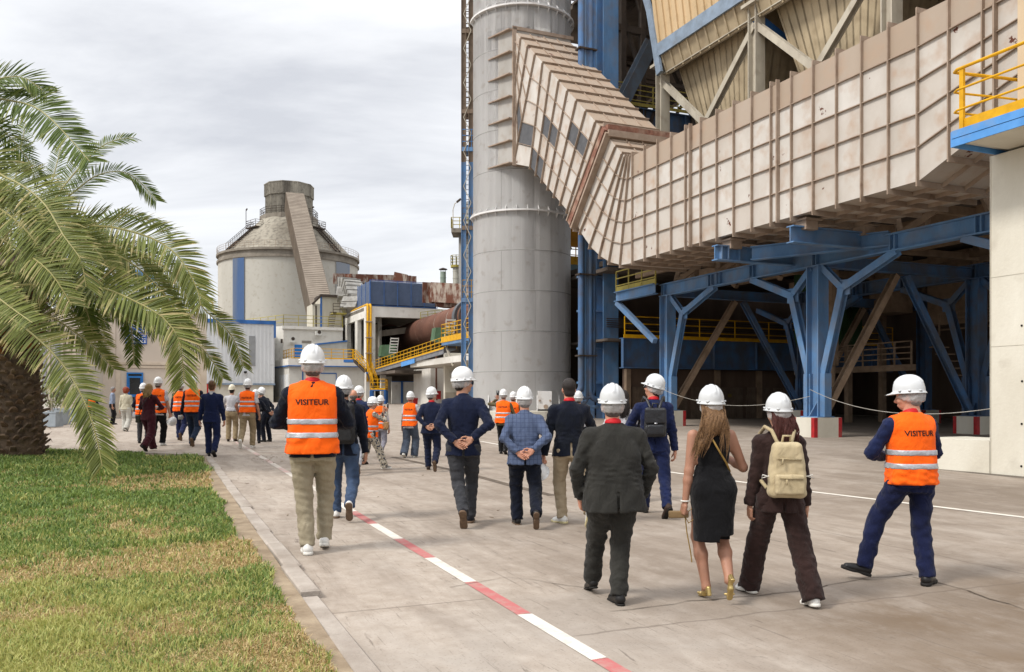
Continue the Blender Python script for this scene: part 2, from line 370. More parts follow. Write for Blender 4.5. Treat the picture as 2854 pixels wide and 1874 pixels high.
# kerb between lawn bed and walkway
def kin(s): return 1.10+.0125*(s-5)
kerbm = mat('kerb_concrete', 'AAA197', '968C82', .9, 3, dirt='7A6E62', dlo=.5, dhi=.85, bump=.4, bscale=30)
mb = MB(); s = 2.2
cuts = [2.2, 3.4, 4.75, 5.63, 6.78, 7.85, 9.05, 10.0, 10.95, 12.1, 13.3, 14.5, 15.7, 16.9, 18.1, 19.3, 20.4, 21.25]
for i, (a, b) in enumerate(zip(cuts[:-1], cuts[1:])):
    hz = .045+random.uniform(-.008, .008)+(.035 if i == 4 else .02 if i == 5 else 0)-(.012 if i < 4 else 0); dt = random.uniform(-.012, .012)
    t0, t1 = kin((a+b)/2)+dt, kin((a+b)/2)+.15+dt
    a += .008; b -= .008; c_ = .015
    ps = [gW(a, t0, -.1), gW(a, t1, -.1), gW(b, t1, -.1), gW(b, t0, -.1), gW(a, t0, hz-c_), gW(a, t1, hz-c_), gW(b, t1, hz-c_), gW(b, t0, hz-c_),
          gW(a+c_, t0+c_, hz), gW(a+c_, t1-c_, hz), gW(b-c_, t1-c_, hz), gW(b-c_, t0+c_, hz)]
    mb.add(ps, [(0, 1, 5, 4), (1, 2, 6, 5), (2, 3, 7, 6), (3, 0, 4, 7), (4, 5, 9, 8), (5, 6, 10, 9), (6, 7, 11, 10), (7, 4, 8, 11), (8, 9, 10, 11)])
mb.build('kerb', kerbm)['kind'] = 'structure'
mb = MB()   # back edge kerb of the lawn bed
mb.bar(gW(21.2, 1.3, .03), gp(250, 1262)+ZV*.03, .2, .1); mb.bar(gp(250, 1262)+ZV*.03, gp(-200, 1250)+ZV*.03, .2, .1)
mb.build('back_kerb', kerbm)['kind'] = 'structure'
# bare soil bed
soil = mat('dry_soil', '9A8A74', '7E6E5A', .95, 4, bump=.6, bscale=25, dirt='5F5243', dlo=.55, dhi=.85)
bedpoly = [gW(2.2, kin(2.2)), gW(21.2, kin(21.2)), gp(250, 1262), gp(-200, 1252), Vector((-30, 18, 0)), Vector((-8, 1, 0))]
mb = MB(); mb.add([(p.x, p.y, gz(p.x, p.y)+.035) for p in bedpoly], [tuple(range(6))])
mb.build('soil_bed', soil)['kind'] = 'structure'

# ---------------------------------------------------------------- chimney
cx, cy = .6, 52.7; R0 = 3.0
g0 = gz(cx, cy)
ch = thing('chimney', 'huge grey cylindrical steel chimney that the riveted duct runs into', 'chimney', (cx, cy, g0))
mb = MB(); prof = [(R0, .9+1.175*i) for i in range(38)]; z = .9
seams = [z+2.35*i for i in range(19)]
prof.append((R0, .9))
mb.lathe((cx, cy), prof, 128); mb.build('shaft', chim_m, ch, True)
mb = MB()
for zz in seams[1:]: mb.lathe((cx, cy), [(R0, zz-.022), (R0+.012, zz-.016), (R0+.012, zz+.016), (R0, zz+.022)], 96)
for i, zz in enumerate(seams[:-1]):
    for k in range(3):
        a = -1.57 + (-.42 if i % 2 else .25) + k*2.1
        p = Vector((cx+math.cos(a)*(R0+.002), cy+math.sin(a)*(R0+.002), zz)); mb.bar(p, p+ZV*2.3, .012, .012)
mb.build('weld_seam', mat('weld', 'A19F9D', '918F8D'), ch)
for zr in (12.6, 24.5, 38):
    mb = MB(); mb.lathe((cx, cy), [(R0, zr-.05), (R0+.2, zr-.05), (R0+.2, zr+.05), (R0, zr+.05)], 96)
    for k in range(30):
        a = 2*math.pi*k/30; d = Vector((math.cos(a), math.sin(a), 0)); c = Vector((cx, cy, zr))+d*R0
        tng = Vector((-d.y, d.x, 0))*.012
        vs = [c-tng-ZV*.33, c-tng+d*.2-ZV*.05, c-tng+d*.2+ZV*.05, c-tng+ZV*.33]; vs += [v+tng*2 for v in vs]
        mb.add(vs, [(0, 1, 2, 3), (7, 6, 5, 4), (0, 4, 5, 1), (1, 5, 6, 2), (2, 6, 7, 3)])
    mb.build('flange_ring', chim_m, ch)
mb = MB(); mb.lathe((cx, cy), [(4.1, 0.2), (4.1, .93), (3.0, .96)], 40); mb.build('plinth', conc, ch)
mb = MB()
a = math.atan2(-1, .22); px = 1518; hx = (px-CX)/F*49.8
mb.abox(hx-.4, hx+.4, 49.45, 49.9, 1.05, 2.1); mb.build('access_hatch', chim_m, ch)
mb = MB()
for dxx in (-.3, .3):
    mb.abox(hx+dxx-.05, hx+dxx+.05, 49.38, 49.45, 1.5, 1.6)
mb.tube([(hx+.05, 49.45, 1.2), (hx+.05, 49.3, 1.2)], .13, 12); mb.build('hatch_bolt', rib_m, ch, split=True)
mb = MB()
for px in (1361, 1497, 1440, 1560):
    x0 = (px-CX)/F*49.8; yy = cy-math.sqrt(max(.1, R0**2-(x0-cx)**2))
    mb.add([(x0-.02, yy+.1, .96), (x0-.02, yy-.5, .96), (x0-.02, yy+.02, 1.9), (x0+.02, yy+.1, .96), (x0+.02, yy-.5, .96), (x0+.02, yy+.02, 1.9)], [(0, 1, 2), (5, 4, 3), (0, 3, 4, 1), (1, 4, 5, 2)])
mb.build('base_gusset', chim_m, ch, split=True)
# ---------------------------------------------------------------- ladder mast
lx0, lx1, ly = -2.95, -2.5, 52.4
lm = thing('ladder_mast', 'slim lattice mast beside the grey chimney, blue below and brown above', 'mast', (lx0, ly, gz(lx0, ly)))
mastbrown = mat('brown_primer_steel', '7B6B5C', '685A4D', .8, 2)
for (z0, z1, m) in ((.7, 16.1, blue), (16.1, 40, mastbrown)):
    for x in (lx0, lx1):
        mb = MB(); mb.ibeam((x, ly, z0), (x, ly, z1), .24, .3, Vector((1, 0, 0))); mb.build('post', m, lm)
mb = MB(); z = 2.
k = 0
while z < 39:
    mb.bar((lx0, ly-.1, z), (lx1, ly-.1, z+1.1), .05, .04); mb.bar((lx1, ly-.1, z+1.1), (lx0, ly-.1, z+2.1), .05, .04); z += 2.1
mb.build('lattice', offwhite_steel, lm)
mb = MB(); z = 1.
while z < 39: mb.bar((lx0+.1, ly+.35, z), (lx1-.1, ly+.35, z), .03); z += .3
mb.build('rung', mastbrown, lm)
for i, zz in enumerate((7.8, 12.2, 17.0, 19.3, 24.2)):
    mm = yellow if i == 0 else (bluelight if i == 2 else mastbrown)
    mb = MB(); mb.abox(lx0-.15, -1.6, ly-.1, ly+1.1, zz-.25, zz); mb.build('landing', blue if i in (0, 2) else mastbrown, lm)
    mb = MB(); mb.rail([(lx0-.1, ly+1.1, zz), (lx0-.1, ly, zz), (-1.9, ly, zz)], 1.1, .02, .6, 2, .15); mb.build('guard_rail', mm, lm)
# ---------------------------------------------------------------- duct
TF, TB = 19.6, 23.1
def duct_poly():  # outline in the (s, z) plane of the front face
    z0, z1 = 7.65, 12.25
    return z0, z1
dz0, dz1 = 7.65, 12.25
dk = thing('gas_duct', 'dusty white ribbed steel duct on a blue frame bending up into the grey chimney', 'duct', W(25, 21.3, dz0))
# straight run: profile stations (s, zbottom, ztop)
def pnl(mb, a, b, c, d, n_up, n_s, tonef, lo=.0):
    for i in range(n_s):
        for j in range(n_up):
            u0, u1, v0, v1 = i/n_s, (i+1)/n_s, j/n_up, (j+1)/n_up
            def q(u, v): return a.lerp(b, u).lerp(d.lerp(c, u), v)
            mb.add([q(u0, v0), q(u1, v0), q(u1, v1), q(u0, v1)], [(0, 1, 2, 3)], tonef(i, j))
def rib(mb, p, q, n, wd=.05, h=.13):    # a fin standing h proud along p-q, outward n
    p = Vector(p); q = Vector(q); n = Vector(n); mb.bar(p+n*h/2, q+n*h/2, wd, h, n)
panels = MB(); ribs = MB(); under = MB()
rt = random.Random(3)
def tonef(i, j, top=4):
    if j >= top: return .75+rt.random()*.2
    return min(1, max(0, rt.gauss(.13, .12)))
stations = [(32.3, dz0, dz1)]
sx = 32.3
while sx > 17.4: sx -= 1.0; stations.append((sx, dz0, dz1))
sB = sx
for i in range(14):
    sx -= 1.0; stations.append((sx, dz0+min(1.5, (i+1)*.42), dz1+.0))
nF = -V
for (a, z0a, z1a), (b, z0b, z1b) in zip(stations[:-1], stations[1:]):
    for j in range(5):
        f0, f1 = j/5, (j+1)/5
        P = [W(a, TF, z0a+(z1a-z0a)*f0), W(b, TF, z0b+(z1b-z0b)*f0), W(b, TF, z0b+(z1b-z0b)*f1), W(a, TF, z0a+(z1a-z0a)*f1)]
        panels.add(P, [(0, 1, 2, 3)], tonef(0, j))
        if j: rib(ribs, P[0], P[1], nF, .025, .075)
    panels.add([W(a, TF, z0a), W(b, TF, z0b), W(b, TB, z0b), W(a, TB, z0a)], [(3, 2, 1, 0)], .5)
    panels.add([W(a, TF, z1a), W(b, TF, z1b), W(b, TB, z1b), W(a, TB, z1a)], [(0, 1, 2, 3)], .8)
    panels.add([W(a, TB, z0a), W(b, TB, z0b), W(b, TB, z1b), W(a, TB, z1a)], [(3, 2, 1, 0)], .5)
    for k in range(1, 4):
        t = TF+(TB-TF)*k/4; rib(ribs, W(a, t, z0a), W(b, t, z0b), -ZV, .035, .12)
for i, (a, z0a, z1a) in enumerate(stations):
    rib(ribs, W(a, TF, z0a-.1), W(a, TF, z1a+.1), nF, .035, .11)
    rib(ribs, W(a, TF-.1, z0a), W(a, TB, z0a), -ZV, .05, .16)
    rib(ribs, W(a, TF-.1, z1a), W(a, TB, z1a), ZV, .05, .16)
    if i in (4, 9, 17): rib(ribs, W(a-.36, TF, z0a-.1), W(a-.36, TF, z1a+.1), nF, .05, .15)
# elbow and incline in the s,z plane
def fs(px, py, t=TF):
    s = s_at(px, t); return Vector((s, z_at(py, dep(s, t))))
inn = [fs(1765, 433), fs(1748, 437), fs(1700, 392)]
outr = [fs(1765, 733), fs(1731, 739), fs(1700, 731), fs(1673, 714), fs(1646, 688), fs(1619, 648)]
J1t, J1b = fs(1697, 385), fs(1611, 630)
fan_in = [fs(1765, 433), fs(1758, 437), fs(1752, 437), fs(1744, 437), fs(1736, 430), fs(1718, 410)]
Jt, Jb = fs(1690, 373), fs(1602, 612)
Ct, Cb = fs(1434, 87), fs(1434, 457)
Cb2 = fs(1480, 466)
def W2(p, t): return W(p[0], t, p[1])
def sect(A, B, C, D, t0=TF, t1=TB, top=True, bottom=True, n=1, tone=None, ribend=True, nl=4):
    # A bottom start, B bottom end, C top end, D top start in (s,z); face split in 5 rows
    for i in range(n):
        u0, u1 = i/n, (i+1)/n
        a, b = A.lerp(B, u0), A.lerp(B, u1); d, c = D.lerp(C, u0), D.lerp(C, u1)
        for j in range(5):
            f0, f1 = j/5, (j+1)/5
            P = [W2(a.lerp(d, f0), t0), W2(b.lerp(c, f0), t0), W2(b.lerp(c, f1), t0), W2(a.lerp(d, f1), t0)]
            panels.add(P, [(3, 2, 1, 0)], tone(i, j) if tone else min(1, max(0, rt.gauss(.18, .12))))
            if j: rib(ribs, P[0], P[1], nF, .025, .075)
        if bottom: panels.add([W2(a, t0), W2(b, t0), W2(b, t1), W2(a, t1)], [(0, 1, 2, 3)], .55)
        if top:
            panels.add([W2(d, t0), W2(c, t0), W2(c, t1), W2(d, t1)], [(3, 2, 1, 0)], .78+rt.random()*.15)
        panels.add([W2(a, t1), W2(b, t1), W2(c, t1), W2(d, t1)], [(0, 1, 2, 3)], .5)
        dd = (c-d); nn = Vector((dd[1], -dd[0])) if dd.length > 0 else Vector((0, 1)); 
        if nn.length > 0: nn.normalize()
        if nn[1] < 0: nn = -nn
        n3 = Vector((-SA*nn[0], CA*nn[0], nn[1]))
        if dd.length > .3:
            for k in range(1, nl):
                t = t0+(t1-t0)*k/nl; rib(ribs, W2(d, t), W2(c, t), n3, .028, .07)
        rib(ribs, W2(b, t0), W2(c, t0), nF, .035, .12)
        rib(ribs, W2(c, t0-.08), W2(c, t1), n3, .035, .11)
        rib(ribs, W2(b, t0-.1), W2(b, t1), -n3, .05, .14)
for i in range(5):
    sect(outr[i], outr[i+1], fan_in[i+1], fan_in[i])
o_last, i_last = outr[5], fan_in[5]
sect(o_last, J1b, J1t, i_last)
# main incline: parallel bays square to the run, then clipped by the chimney wall
NB = 11
bot = [Jb.lerp(Cb2, i/7.0) for i in range(8)]; top_ = [Jt.lerp(Ct, i/11.0) for i in range(12)]
patch = {(2, 3): 1, (3, 3): 1, (6, 2): 1, (7, 2): 1}
dirI = (Ct-Jt).normalized()
for i in range(7): sect(bot[i], bot[i+1], top_[i+1], top_[i], tone=lambda a, b: min(1, max(0, rt.gauss(.2, .12))))
rest = [bot[7], Cb2.lerp(Cb, .5), Cb]
vert = [Cb.lerp(Ct, f) for f in (0, .25, .5, .75, 1)]
lower = [bot[7], Cb, vert[1], vert[2], vert[3]]
for i in range(4): sect(lower[i], lower[i+1], top_[8+i], top_[7+i])
panels.build('duct_panel', duct_m, dk)
ribs.build('stiffener_rib', rib_m, dk)
# grey replacement panels on the incline
mb = MB()
def patchpanel(i0, j0, i1):
    for i in range(i0, i1):
        a, b = bot[i], bot[i+1]; d, c = top_[i], top_[i+1]
        f0, f1 = j0/5+.01, (j0+1)/5-.01
        P = [W2(a.lerp(d, f0), TF-.012), W2(b.lerp(c, f0), TF-.012), W2(b.lerp(c, f1), TF-.012), W2(a.lerp(d, f1), TF-.012)]
        mb.add(P, [(3, 2, 1, 0)])
patchpanel(1, 3, 3); patchpanel(4, 2, 6)
for (i, f0, f1) in ((0, .19, .39), (1, .21, .4)):
    a, b = lower[i], lower[i+1]; d, c = top_[7+i], top_[8+i]
    mb.add([W2(a.lerp(d, f0), TF-.012), W2(b.lerp(c, f0), TF-.012), W2(b.lerp(c, f1), TF-.012), W2(a.lerp(d, f1), TF-.012)], [(3, 2, 1, 0)])
a, b, d, c = bot[5], bot[7], top_[5], top_[7]
mb.add([W2(a, TF-.012), W2(b, TF-.012), W2(b.lerp(c, .19), TF-.012), W2(a.lerp(d, .19), TF-.012)], [(3, 2, 1, 0)])
mb.build('grey_patch_panel', dustgrey, dk, split=True)
# expansion joint
mb = MB(); jd = (Jt-Jb).normalized(); e0, e1 = Jb-jd*.25, Jt+jd*.25
jn = Vector((jd[1], -jd[0])); 
def ring(mb, p0, p1, th, t0, t1):
    mb.bar(W2(p0, t0), W2(p1, t0), th, .3, nF); mb.bar(W2(p1, t0), W2(p1, t1), th, .3); mb.bar(W2(p0, t0), W2(p0, t1), th, .3)
ring(mb, e0, e1, .35, TF-.12, TB)
mb.build('expansion_joint', mat('faded_red_fabric', '8E6656', '6E4A3E', .9, 6, 1, dirt='A89280', dlo=.45, dhi=.7), dk)
off = Vector(( -.707, -.707))*.42
mb = MB(); ring(mb, e0+off, e1+off, .12, TF-.16, TB); ring(mb, e0-off*.5, e1-off*.5, .08, TF-.18, TB); mb.build('joint_flange', rib_m, dk)
# transition box at the chimney
mb = MB()
s1_, s2_ = 45.2, 48.2
zt, zb = Ct[1], Cb[1]
mb.box(s1_, s2_, TF+.02, TB, zb, zt, .1)
q3 = [W(45.2, 19.45, 0), W(45.25, 19.75, 0), W(46.6, 19.2, 0), W(46.5, 18.9, 0)]
mb.prism([(q.x, q.y) for q in q3][::-1], zb, zt)
o = mb.build('chimney_collar', mat('collar_grey', 'A9A6A1', '98948E', .7, 1, 3, dirt='8A7C6C', dlo=.5, dhi=.8), dk)
mb = MB()
mb.box(s1_-.06, s1_+.06, TF-.2, TF+.05, zb-.15, zt+.15); mb.box(s1_-.06, s1_+.06, TF-.2, TB+.2, zt+.0, zt+.2)
for k in range(7):
    zz = zb+(zt-zb)*k/6; q4 = [W(45.15, 19.15, 0), W(45.2, 19.6, 0), W(46.7, 19.1, 0), W(46.9, 18.55, 0)]
    mb.prism([(q.x, q.y) for q in q4][::-1], zz-.03, zz+.03)
mb.bar(W(s1_+1.5, TF-.02, zb), W(s1_+1.5, TF-.02, zt), .05, .06)
mb.build('collar_flange', rib_m, dk)
# supports between duct and frame
mb = MB()
for s in (26.1, 22.2):
    for t in (20.1, 22.6): mb.box(s-.25, s+.25, t-.25, t+.25, 7.2, 7.6); mb.box(s-.35, s+.35, t-.35, t+.35, 7.5, 7.55)
mb.build('bearing_block', rib_m, dk, split=True)
# ---------------------------------------------------------------- blue frame
BT = 7.15; BH = .6
fr = thing('steel_frame', 'blue steel columns with Y-shaped struts carrying the white duct', 'frame', gW(24.8, 22.95))
cols = [(34.7, 22.95), (24.8, 22.95), (14.9, 22.95), (34.7, 31.3), (24.8, 31.3), (14.9, 31.3), (34.7, 39.7), (24.8, 39.7)]
for (s, t) in cols:
    zb = gW(s, t).z+.72
    mb = MB(); mb.ibeam(W(s, t, zb), W(s, t, BT-BH if t > 23 else BT-BH), .5, .62, U, .05)
    mb.box(s-.45, s+.45, t-.4, t+.4, zb, zb+.04)
    for ds in (-.4, .4): mb.add([W(s, t-.02, zb+.04), W(s+ds, t-.02, zb+.04), W(s, t-.02, zb+.75), W(s, t+.02, zb+.04), W(s+ds, t+.02, zb+.04), W(s, t+.02, zb+.75)], [(0, 1, 2), (5, 4, 3), (0, 3, 4, 1), (1, 4, 5, 2)])
    for dt in (-.4, .4): mb.add([W(s-.02, t, zb+.04), W(s-.02, t+dt, zb+.04), W(s-.02, t, zb+.6), W(s+.02, t, zb+.04), W(s+.02, t+dt, zb+.04), W(s+.02, t, zb+.6)], [(0, 1, 2), (5, 4, 3), (0, 3, 4, 1), (1, 4, 5, 2)])
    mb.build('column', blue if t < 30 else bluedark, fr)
    if t < 38:
        for sg in (-1, 1):
            if s == 34.7 and sg == 1 and t < 30: continue
            mb = MB(); fk = W(s+sg*1.3, t, 5.6)
            mb.ibeam(W(s+sg*.38, t, zb+1.6), fk, .27, .27, V, .03); mb.ibeam(fk, W(s+sg*3.7, t, BT-BH), .26, .25, V, .03); mb.ibeam(fk, W(s+sg*.25, t, BT-BH-.02), .23, .23, V, .03)
            mb.bar(fk-ZV*.25, fk+ZV*.3, .04, .6, U)
            mb.box(s+sg*.2, s+sg*.55, t-.16, t+.16, zb+.02, zb+1.62)
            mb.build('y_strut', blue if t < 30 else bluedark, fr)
for t in (22.95, 31.3, 39.7):
    mb = MB(); mb.ibeam(W(35.2, t, BT-BH/2), W(6, t, BT-BH/2), .35, BH, ZV, .05)
    for s in (34.9, 31.2, 30.6, 28.4, 24.8, 21.2, 18): 
        for d in (-.1, .1): mb.box(s+d-.02, s+d+.02, t-.17, t+.17, BT-BH+.05, BT-.05)
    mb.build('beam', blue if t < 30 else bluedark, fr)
for s in (34.7, 24.8, 14.9):
    for (t0, t1) in ((22.95, 31.3), (31.3, 39.7)):
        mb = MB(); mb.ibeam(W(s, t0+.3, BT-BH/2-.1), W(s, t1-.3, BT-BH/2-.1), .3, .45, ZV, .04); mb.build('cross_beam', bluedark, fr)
        tm = (t0+t1)/2
        for (ta, m) in ((t0+.3, tansteel), (t1-.3, bluedark)):
            mb = MB(); mb.ibeam(W(s, ta, gW(s, ta).z+.8), W(s, tm+(-.25 if ta < tm else .25), BT-BH-.1), .25, .25, V if 0 else U, .03); mb.build('diagonal_brace', m, fr)
mb = MB(); mb.ibeam(W(26.1, 19.3, BT-.12), W(26.1, 23, BT-.12), .34, .56, ZV, .04)
for d in (.2, .5, 1.0): mb.box(26.1-.17, 26.1+.17, 19.3+d, 19.34+d, BT-.38, BT+.14)
mb.ibeam(W(25.6, 20.6, BT-.15), W(21.4, 22.9, BT-.15), .3, .5, ZV, .04); mb.ibeam(W(22.2, 19.4, BT-.12), W(22.2, 23, BT-.12), .34, .56, ZV, .04)
mb.build('bracket_beam', blue, fr)
# second level lattice, mostly in the dark
mb = MB()
rr = random.Random(5)
for t in (24.5, 27, 31.3, 35):
    mb.bar(W(40, t, 8.3), W(8, t, 8.3), .22, .3)
for s in (34.7, 31.5, 28.1, 24.8, 21.4, 18, 14.9):
    mb.bar(W(s, 23, 8.2), W(s, 40, 8.2), .2, .3)
    mb.bar(W(s, 23.4, 7.2), W(s-1.6, 24.8, 8.6), .2, .2); mb.bar(W(s, 23.4, 7.2), W(s+1.6, 24.8, 8.6), .2, .2)
    mb.bar(W(s, 24.5, 7.2), W(s, 24.5, 9.5), .28, .28); mb.bar(W(s, 27, 7.2), W(s+3, 27, 9.5), .2)
mb.build('upper_lattice', tansteel, fr)
# red/white foundation blocks
for i, (s, t) in enumerate(cols):
    g = gW(s, t); lab = {0: 'white footing with red corners behind the man with the square black backpack', 1: 'white concrete footing with red corners under the front blue column beside the woman in brown',
        2: 'white concrete footing under the nearest blue column, behind the tall white wall', 3: 'white footing with red corners deeper in the dark hall, behind the front blue column',
        4: 'white footing with red corners in the hall just beside the tall white wall', 5: 'white concrete footing behind the tall white wall in the second row',
        6: 'white and red concrete footing deepest in the dark hall to the left', 7: 'white and red concrete footing deepest in the dark hall beside the orange-vested man'}[i]
    ft = thing('concrete_footing', lab, 'footing', g, 'red and white concrete footings of the blue columns')
    mb = MB(); mb.box(s-.55, s+.55, t-.65, t+.65, g.z-.1, g.z+.72); mb.build('block', conc, ft)
    mb = MB()
    for (a, b) in ((-1, -1), (1, -1), (-1, 1), (1, 1)):
        mb.box(s+a*.553-a*.16, s+a*.556, t+b*.653-b*.16, t+b*.656, g.z-.08, g.z+.716)
    mb.build('red_corner_band', redpaint, ft, split=True)
# rope line between the columns
ropem = mat('white_rope', 'B5B1A8', '9C988F')
rp = thing('barrier_rope', 'thin white rope sagging between the blue columns', 'rope', gW(24.8, 22.6))
for (a, b) in (((34.7, 22.6), (24.8, 22.6)), ((24.8, 22.6), (12.5, 17.5))):
    mb = MB(); P = []
    for i in range(21):
        u = i/20; s = a[0]+(b[0]-a[0])*u; t = a[1]+(b[1]-a[1])*u
        z = gW(s, t).z*1.0+1.75-(.55*4*u*(1-u))-.25*u
        P.append(W(s, t, z))
    mb.tube(P, .009, 5, False); mb.build('rope_span', ropem, rp)
# ---------------------------------------------------------------- machine hall behind
hl = thing('preheater_building', 'dark steel plant building with blue girders and yellow railings behind the duct', 'building', gW(43, 30))
GS = 42.
def girder(s, t0, t1, z0, z1, name='girder', m=bluedark, step=3.1):
    mb = MB(); mb.box(s-.02, s+.02, t0, t1, z0, z1); mb.box(s-.25, s+.25, t0, t1, z1-.05, z1); mb.box(s-.25, s+.25, t0, t1, z0, z0+.05)
    t = t0
    while t < t1: mb.box(s-.22, s-.02, t, t+.04, z0+.06, z1-.06); t += step
    mb.build(name, m, hl)
gz1 = z_at(945, dep(GS, 27)); gz0 = z_at(1028, dep(GS, 27))
girder(GS, 24.7, 45, gz0, gz1)
mb = MB(); mb.box(GS-.28, GS-.24, 24.7, 45, gz1-.02, gz1+.18); mb.rail([W(GS-.2, 24.8, gz1), W(GS-.2, 45, gz1)], 1.2, .022, 2.4, 2); mb.build('yellow_railing', yellow, hl)
mb = MB(); mb.box(GS+.3, GS+8, 24, 46, gz1-.15, gz1-.02); mb.box(GS+.3, GS+8, 24, 46, 8.9, 9.1); mb.build('floor_slab', concdark, hl)
mb = MB(); mb.box(50.5, 50.9, 24, 50, .2, 9); mb.box(24, 50.5, 48.5, 48.9, .2, 16); mb.build('back_wall', mat('dark_brown_cladding', '6B5A4D', '54463B', .9, .6, 4), hl, split=True)
mb = MB(); mb.box(8, 50, 24.6, 48.5, 9.4, 9.7); mb.build('darkening_slab', concdark, hl)  # slab added overhead to keep light out of the hall
# wall of dark doors under the girder
mb = MB(); mb.box(43.2, 43.4, 25.6, 38, .3, gz0); mb.build('dark_wall', mat('brown_sheet_wall', '665447', '54443A', .9, 1, 4), hl)
mb = MB(); t = 25.6
while t < 38.2: mb.box(42.95, 43.2, t, t+.3, .3, gz0); t += 3.15
mb.build('wall_post', tansteel, hl, split=True)
for k in range(6):
    t = 26.1+2.05*k
    mb = MB(); mb.box(43.12, 43.2, t, t+1.75, .35, 2.35)
    for q in range(9): mb.box(43.1, 43.12, t+.1+q*.18, t+.13+q*.18, .4, 2.3)
    mb.build('sheet_door', mat('dull_door', '6C5D4F', '5C4E42', .85, 2), hl)
    if k in (2, 3, 5):
        mb = MB(); mb.box(43.06, 43.1, t+.6, t+.85, 1.75, 1.95); mb.build('warning_plate', mat('dusty_plate', '7C6A30', '6A5A2C'), hl)
# kinked cable runs
mb = MB()
for i in range(5): mb.bar(W(43.5, 24.6, 6.3-.12*i), W(43.5, 40, 6.3-.12*i), .05)
mb.build('pipe_run', darksteel, hl)
# big column and vertical pipes
tb = t_at(1692, 44)
mb = MB(); mb.ibeam(W(44, tb, .5), W(44, tb, 36), 1.0, .9, U, .06); mb.build('column', blue, hl)
mb = MB(); tb2 = t_at(1660, 43.5); mb.ibeam(W(44.6, tb2, .5), W(44.6, tb2, 9.5), .8, .5, U, .05); mb.build('column', blue, hl)
mb = MB()
for zz in (2.6, 4.6, 6.8, 8.8): mb.box(44.2, 44.9, tb2-.5, tb, zz-.06, zz+.06)
mb.build('stiffener', blue, hl)
pipes = [(1620, .2, 1.6), (1630, .1, .9), (1637, .12, 1.0), (1644, .19, 1.3), (1655, .13, 1.4)]
for i, (px, r, zb) in enumerate(pipes):
    t = t_at(px, 42.2); top = 9.6
    mb = MB(); P = [W(42.2, t, 36 if i < 5 else top), W(42.2, t, zb+.8)]
    for k in range(1, 7):
        a = k/6*math.pi/2; P.append(W(42.2, t+(.5-.5*math.cos(a))*(1 if i % 2 else -1), zb+.8-.5*math.sin(a)))
    P.append(P[-1]+V*(.35 if i % 2 else -.35))
    mb.tube(P, r*.9, 12); mb.build('pipe', bluedark if i != 1 else blue, hl, True)
mb = MB(); 
for zz in (4, 8.5, 13, 17, 21, 26): mb.box(41.95, 42.5, t_at(1614, 42), t_at(1664, 42), zz, zz+.08)
mb.build('pipe_clamp', darksteel, hl, split=True)
# wall panels seen between chimney and pipes
mb = MB(); mb.box(52, 52.2, 24, 29, 3.2, 11); mb.build('blue_panel', mat('blue_grey_sheet', '5C80A6', '4B6C91', .7, .6, 4, dirt='45505C', dlo=.5, dhi=.8), hl)
for zz in (4.9, 10.9):
    mb = MB(); mb.box(51.2, 51.3, 24, 29, zz-.25, zz); mb.rail([W(51.2, 24.2, zz), W(51.2, 29, zz)], 1.15, .025, 1.2, 2, .3); mb.build('yellow_railing', yellow, hl)
mb = MB(); mb.box(50.8, 51.2, 24.4, 27.4, 11.8, 13.5); mb.build('orange_panel', mat('orange_sheet', 'C98A12', 'A8710E', .6, 1), hl)
mb = MB(); mb.bar(W(51, 23.6, 14.5), W(51, 26, 11.5), .5, .3); mb.build('chute', offwhite_steel, hl)
mb = MB(); mb.box(52.5, 53, 23, 30, .3, 3.3); mb.build('grimy_wall', concdark, hl)
# girder seen above the incline and platform left of the first column
girder(46, tb+.5, 46, 17.4, 19.7, 'high_girder')
mb = MB(); mb.rail([W(45.8, tb+.6, 19.8), W(45.8, 44, 19.8)], 1.3, .025, 1.8, 3, .2); mb.build('upper_railing', yellowdull, hl)
sp0, sp1 = 38.2, 35.
tp = 22.4
mb = MB(); mb.ibeam(W(38.6, tp, 6.9), W(34.9, tp, 6.9), .3, .5, ZV, .04); mb.bar(W(38.5, tp, 6.6), W(34.95, tp, 4.4), .24, .24); mb.build('bracket_platform', blue, fr)
mb = MB(); mb.rail([W(38.6, tp, 7.1), W(34.9, tp, 7.1)], 1.1, .025, 1.2, 2, .3); mb.build('platform_railing', yellowdull, fr)
# upper tower: dark lattice between the big column and the bag house
mb = MB(); rr = random.Random(11)
for s in (46, 50, 55):
    for px in (1735, 1790, 1850, 1930, 2040, 2200):
        t = t_at(px, s); mb.bar(W(s, t, 13), W(s, t, 38), .35)
    for z in (17.5, 24.5, 28.5, 32.5):
        mb.bar(W(s, t_at(1700, s), z), W(s, t_at(2300, s), z), .3, .4)
for s in (46, 50, 55):
    for a, b in ((1735, 1790), (1790, 1850), (1850, 1930)):
        for z in (17.5, 21.5, 25.5, 29.5):
            if rr.random() < .7:
                z2 = z+4; mb.bar(W(s, t_at(a, s), z if rr.random() < .5 else z2), W(s, t_at(b, s), z2 if rr.random() < .5 else z), .2)
for px in (1735, 1850, 2040):
    for z in (17.5, 21.5, 25.5, 29.5): mb.bar(W(46, t_at(px, 46), z), W(55, t_at(px, 46)+1, z), .3)
for i in range(26):
    t = t_at(rr.uniform(1730, 1840), 48); z = rr.uniform(21, 30); s = rr.uniform(47, 54)
    mb.bar(W(s, t, z), W(s+rr.uniform(-2, 2), t+rr.uniform(-3, 3), z+rr.uniform(-3, 3)), .16)
mb.build('tower_lattice', darksteel, hl)
mb = MB()
for z in (24.6, 28.6, 32.6): mb.box(47, 58, t_at(1705, 47), t_at(1760, 47)+10, z, z+.15)
for z in (19.4, 23.6, 28.2): mb.box(52, 57, t_at(1596, 52), t_at(1650, 52), z, z+.25)
mb.build('grating_floor', concdark, hl)
mb = MB()
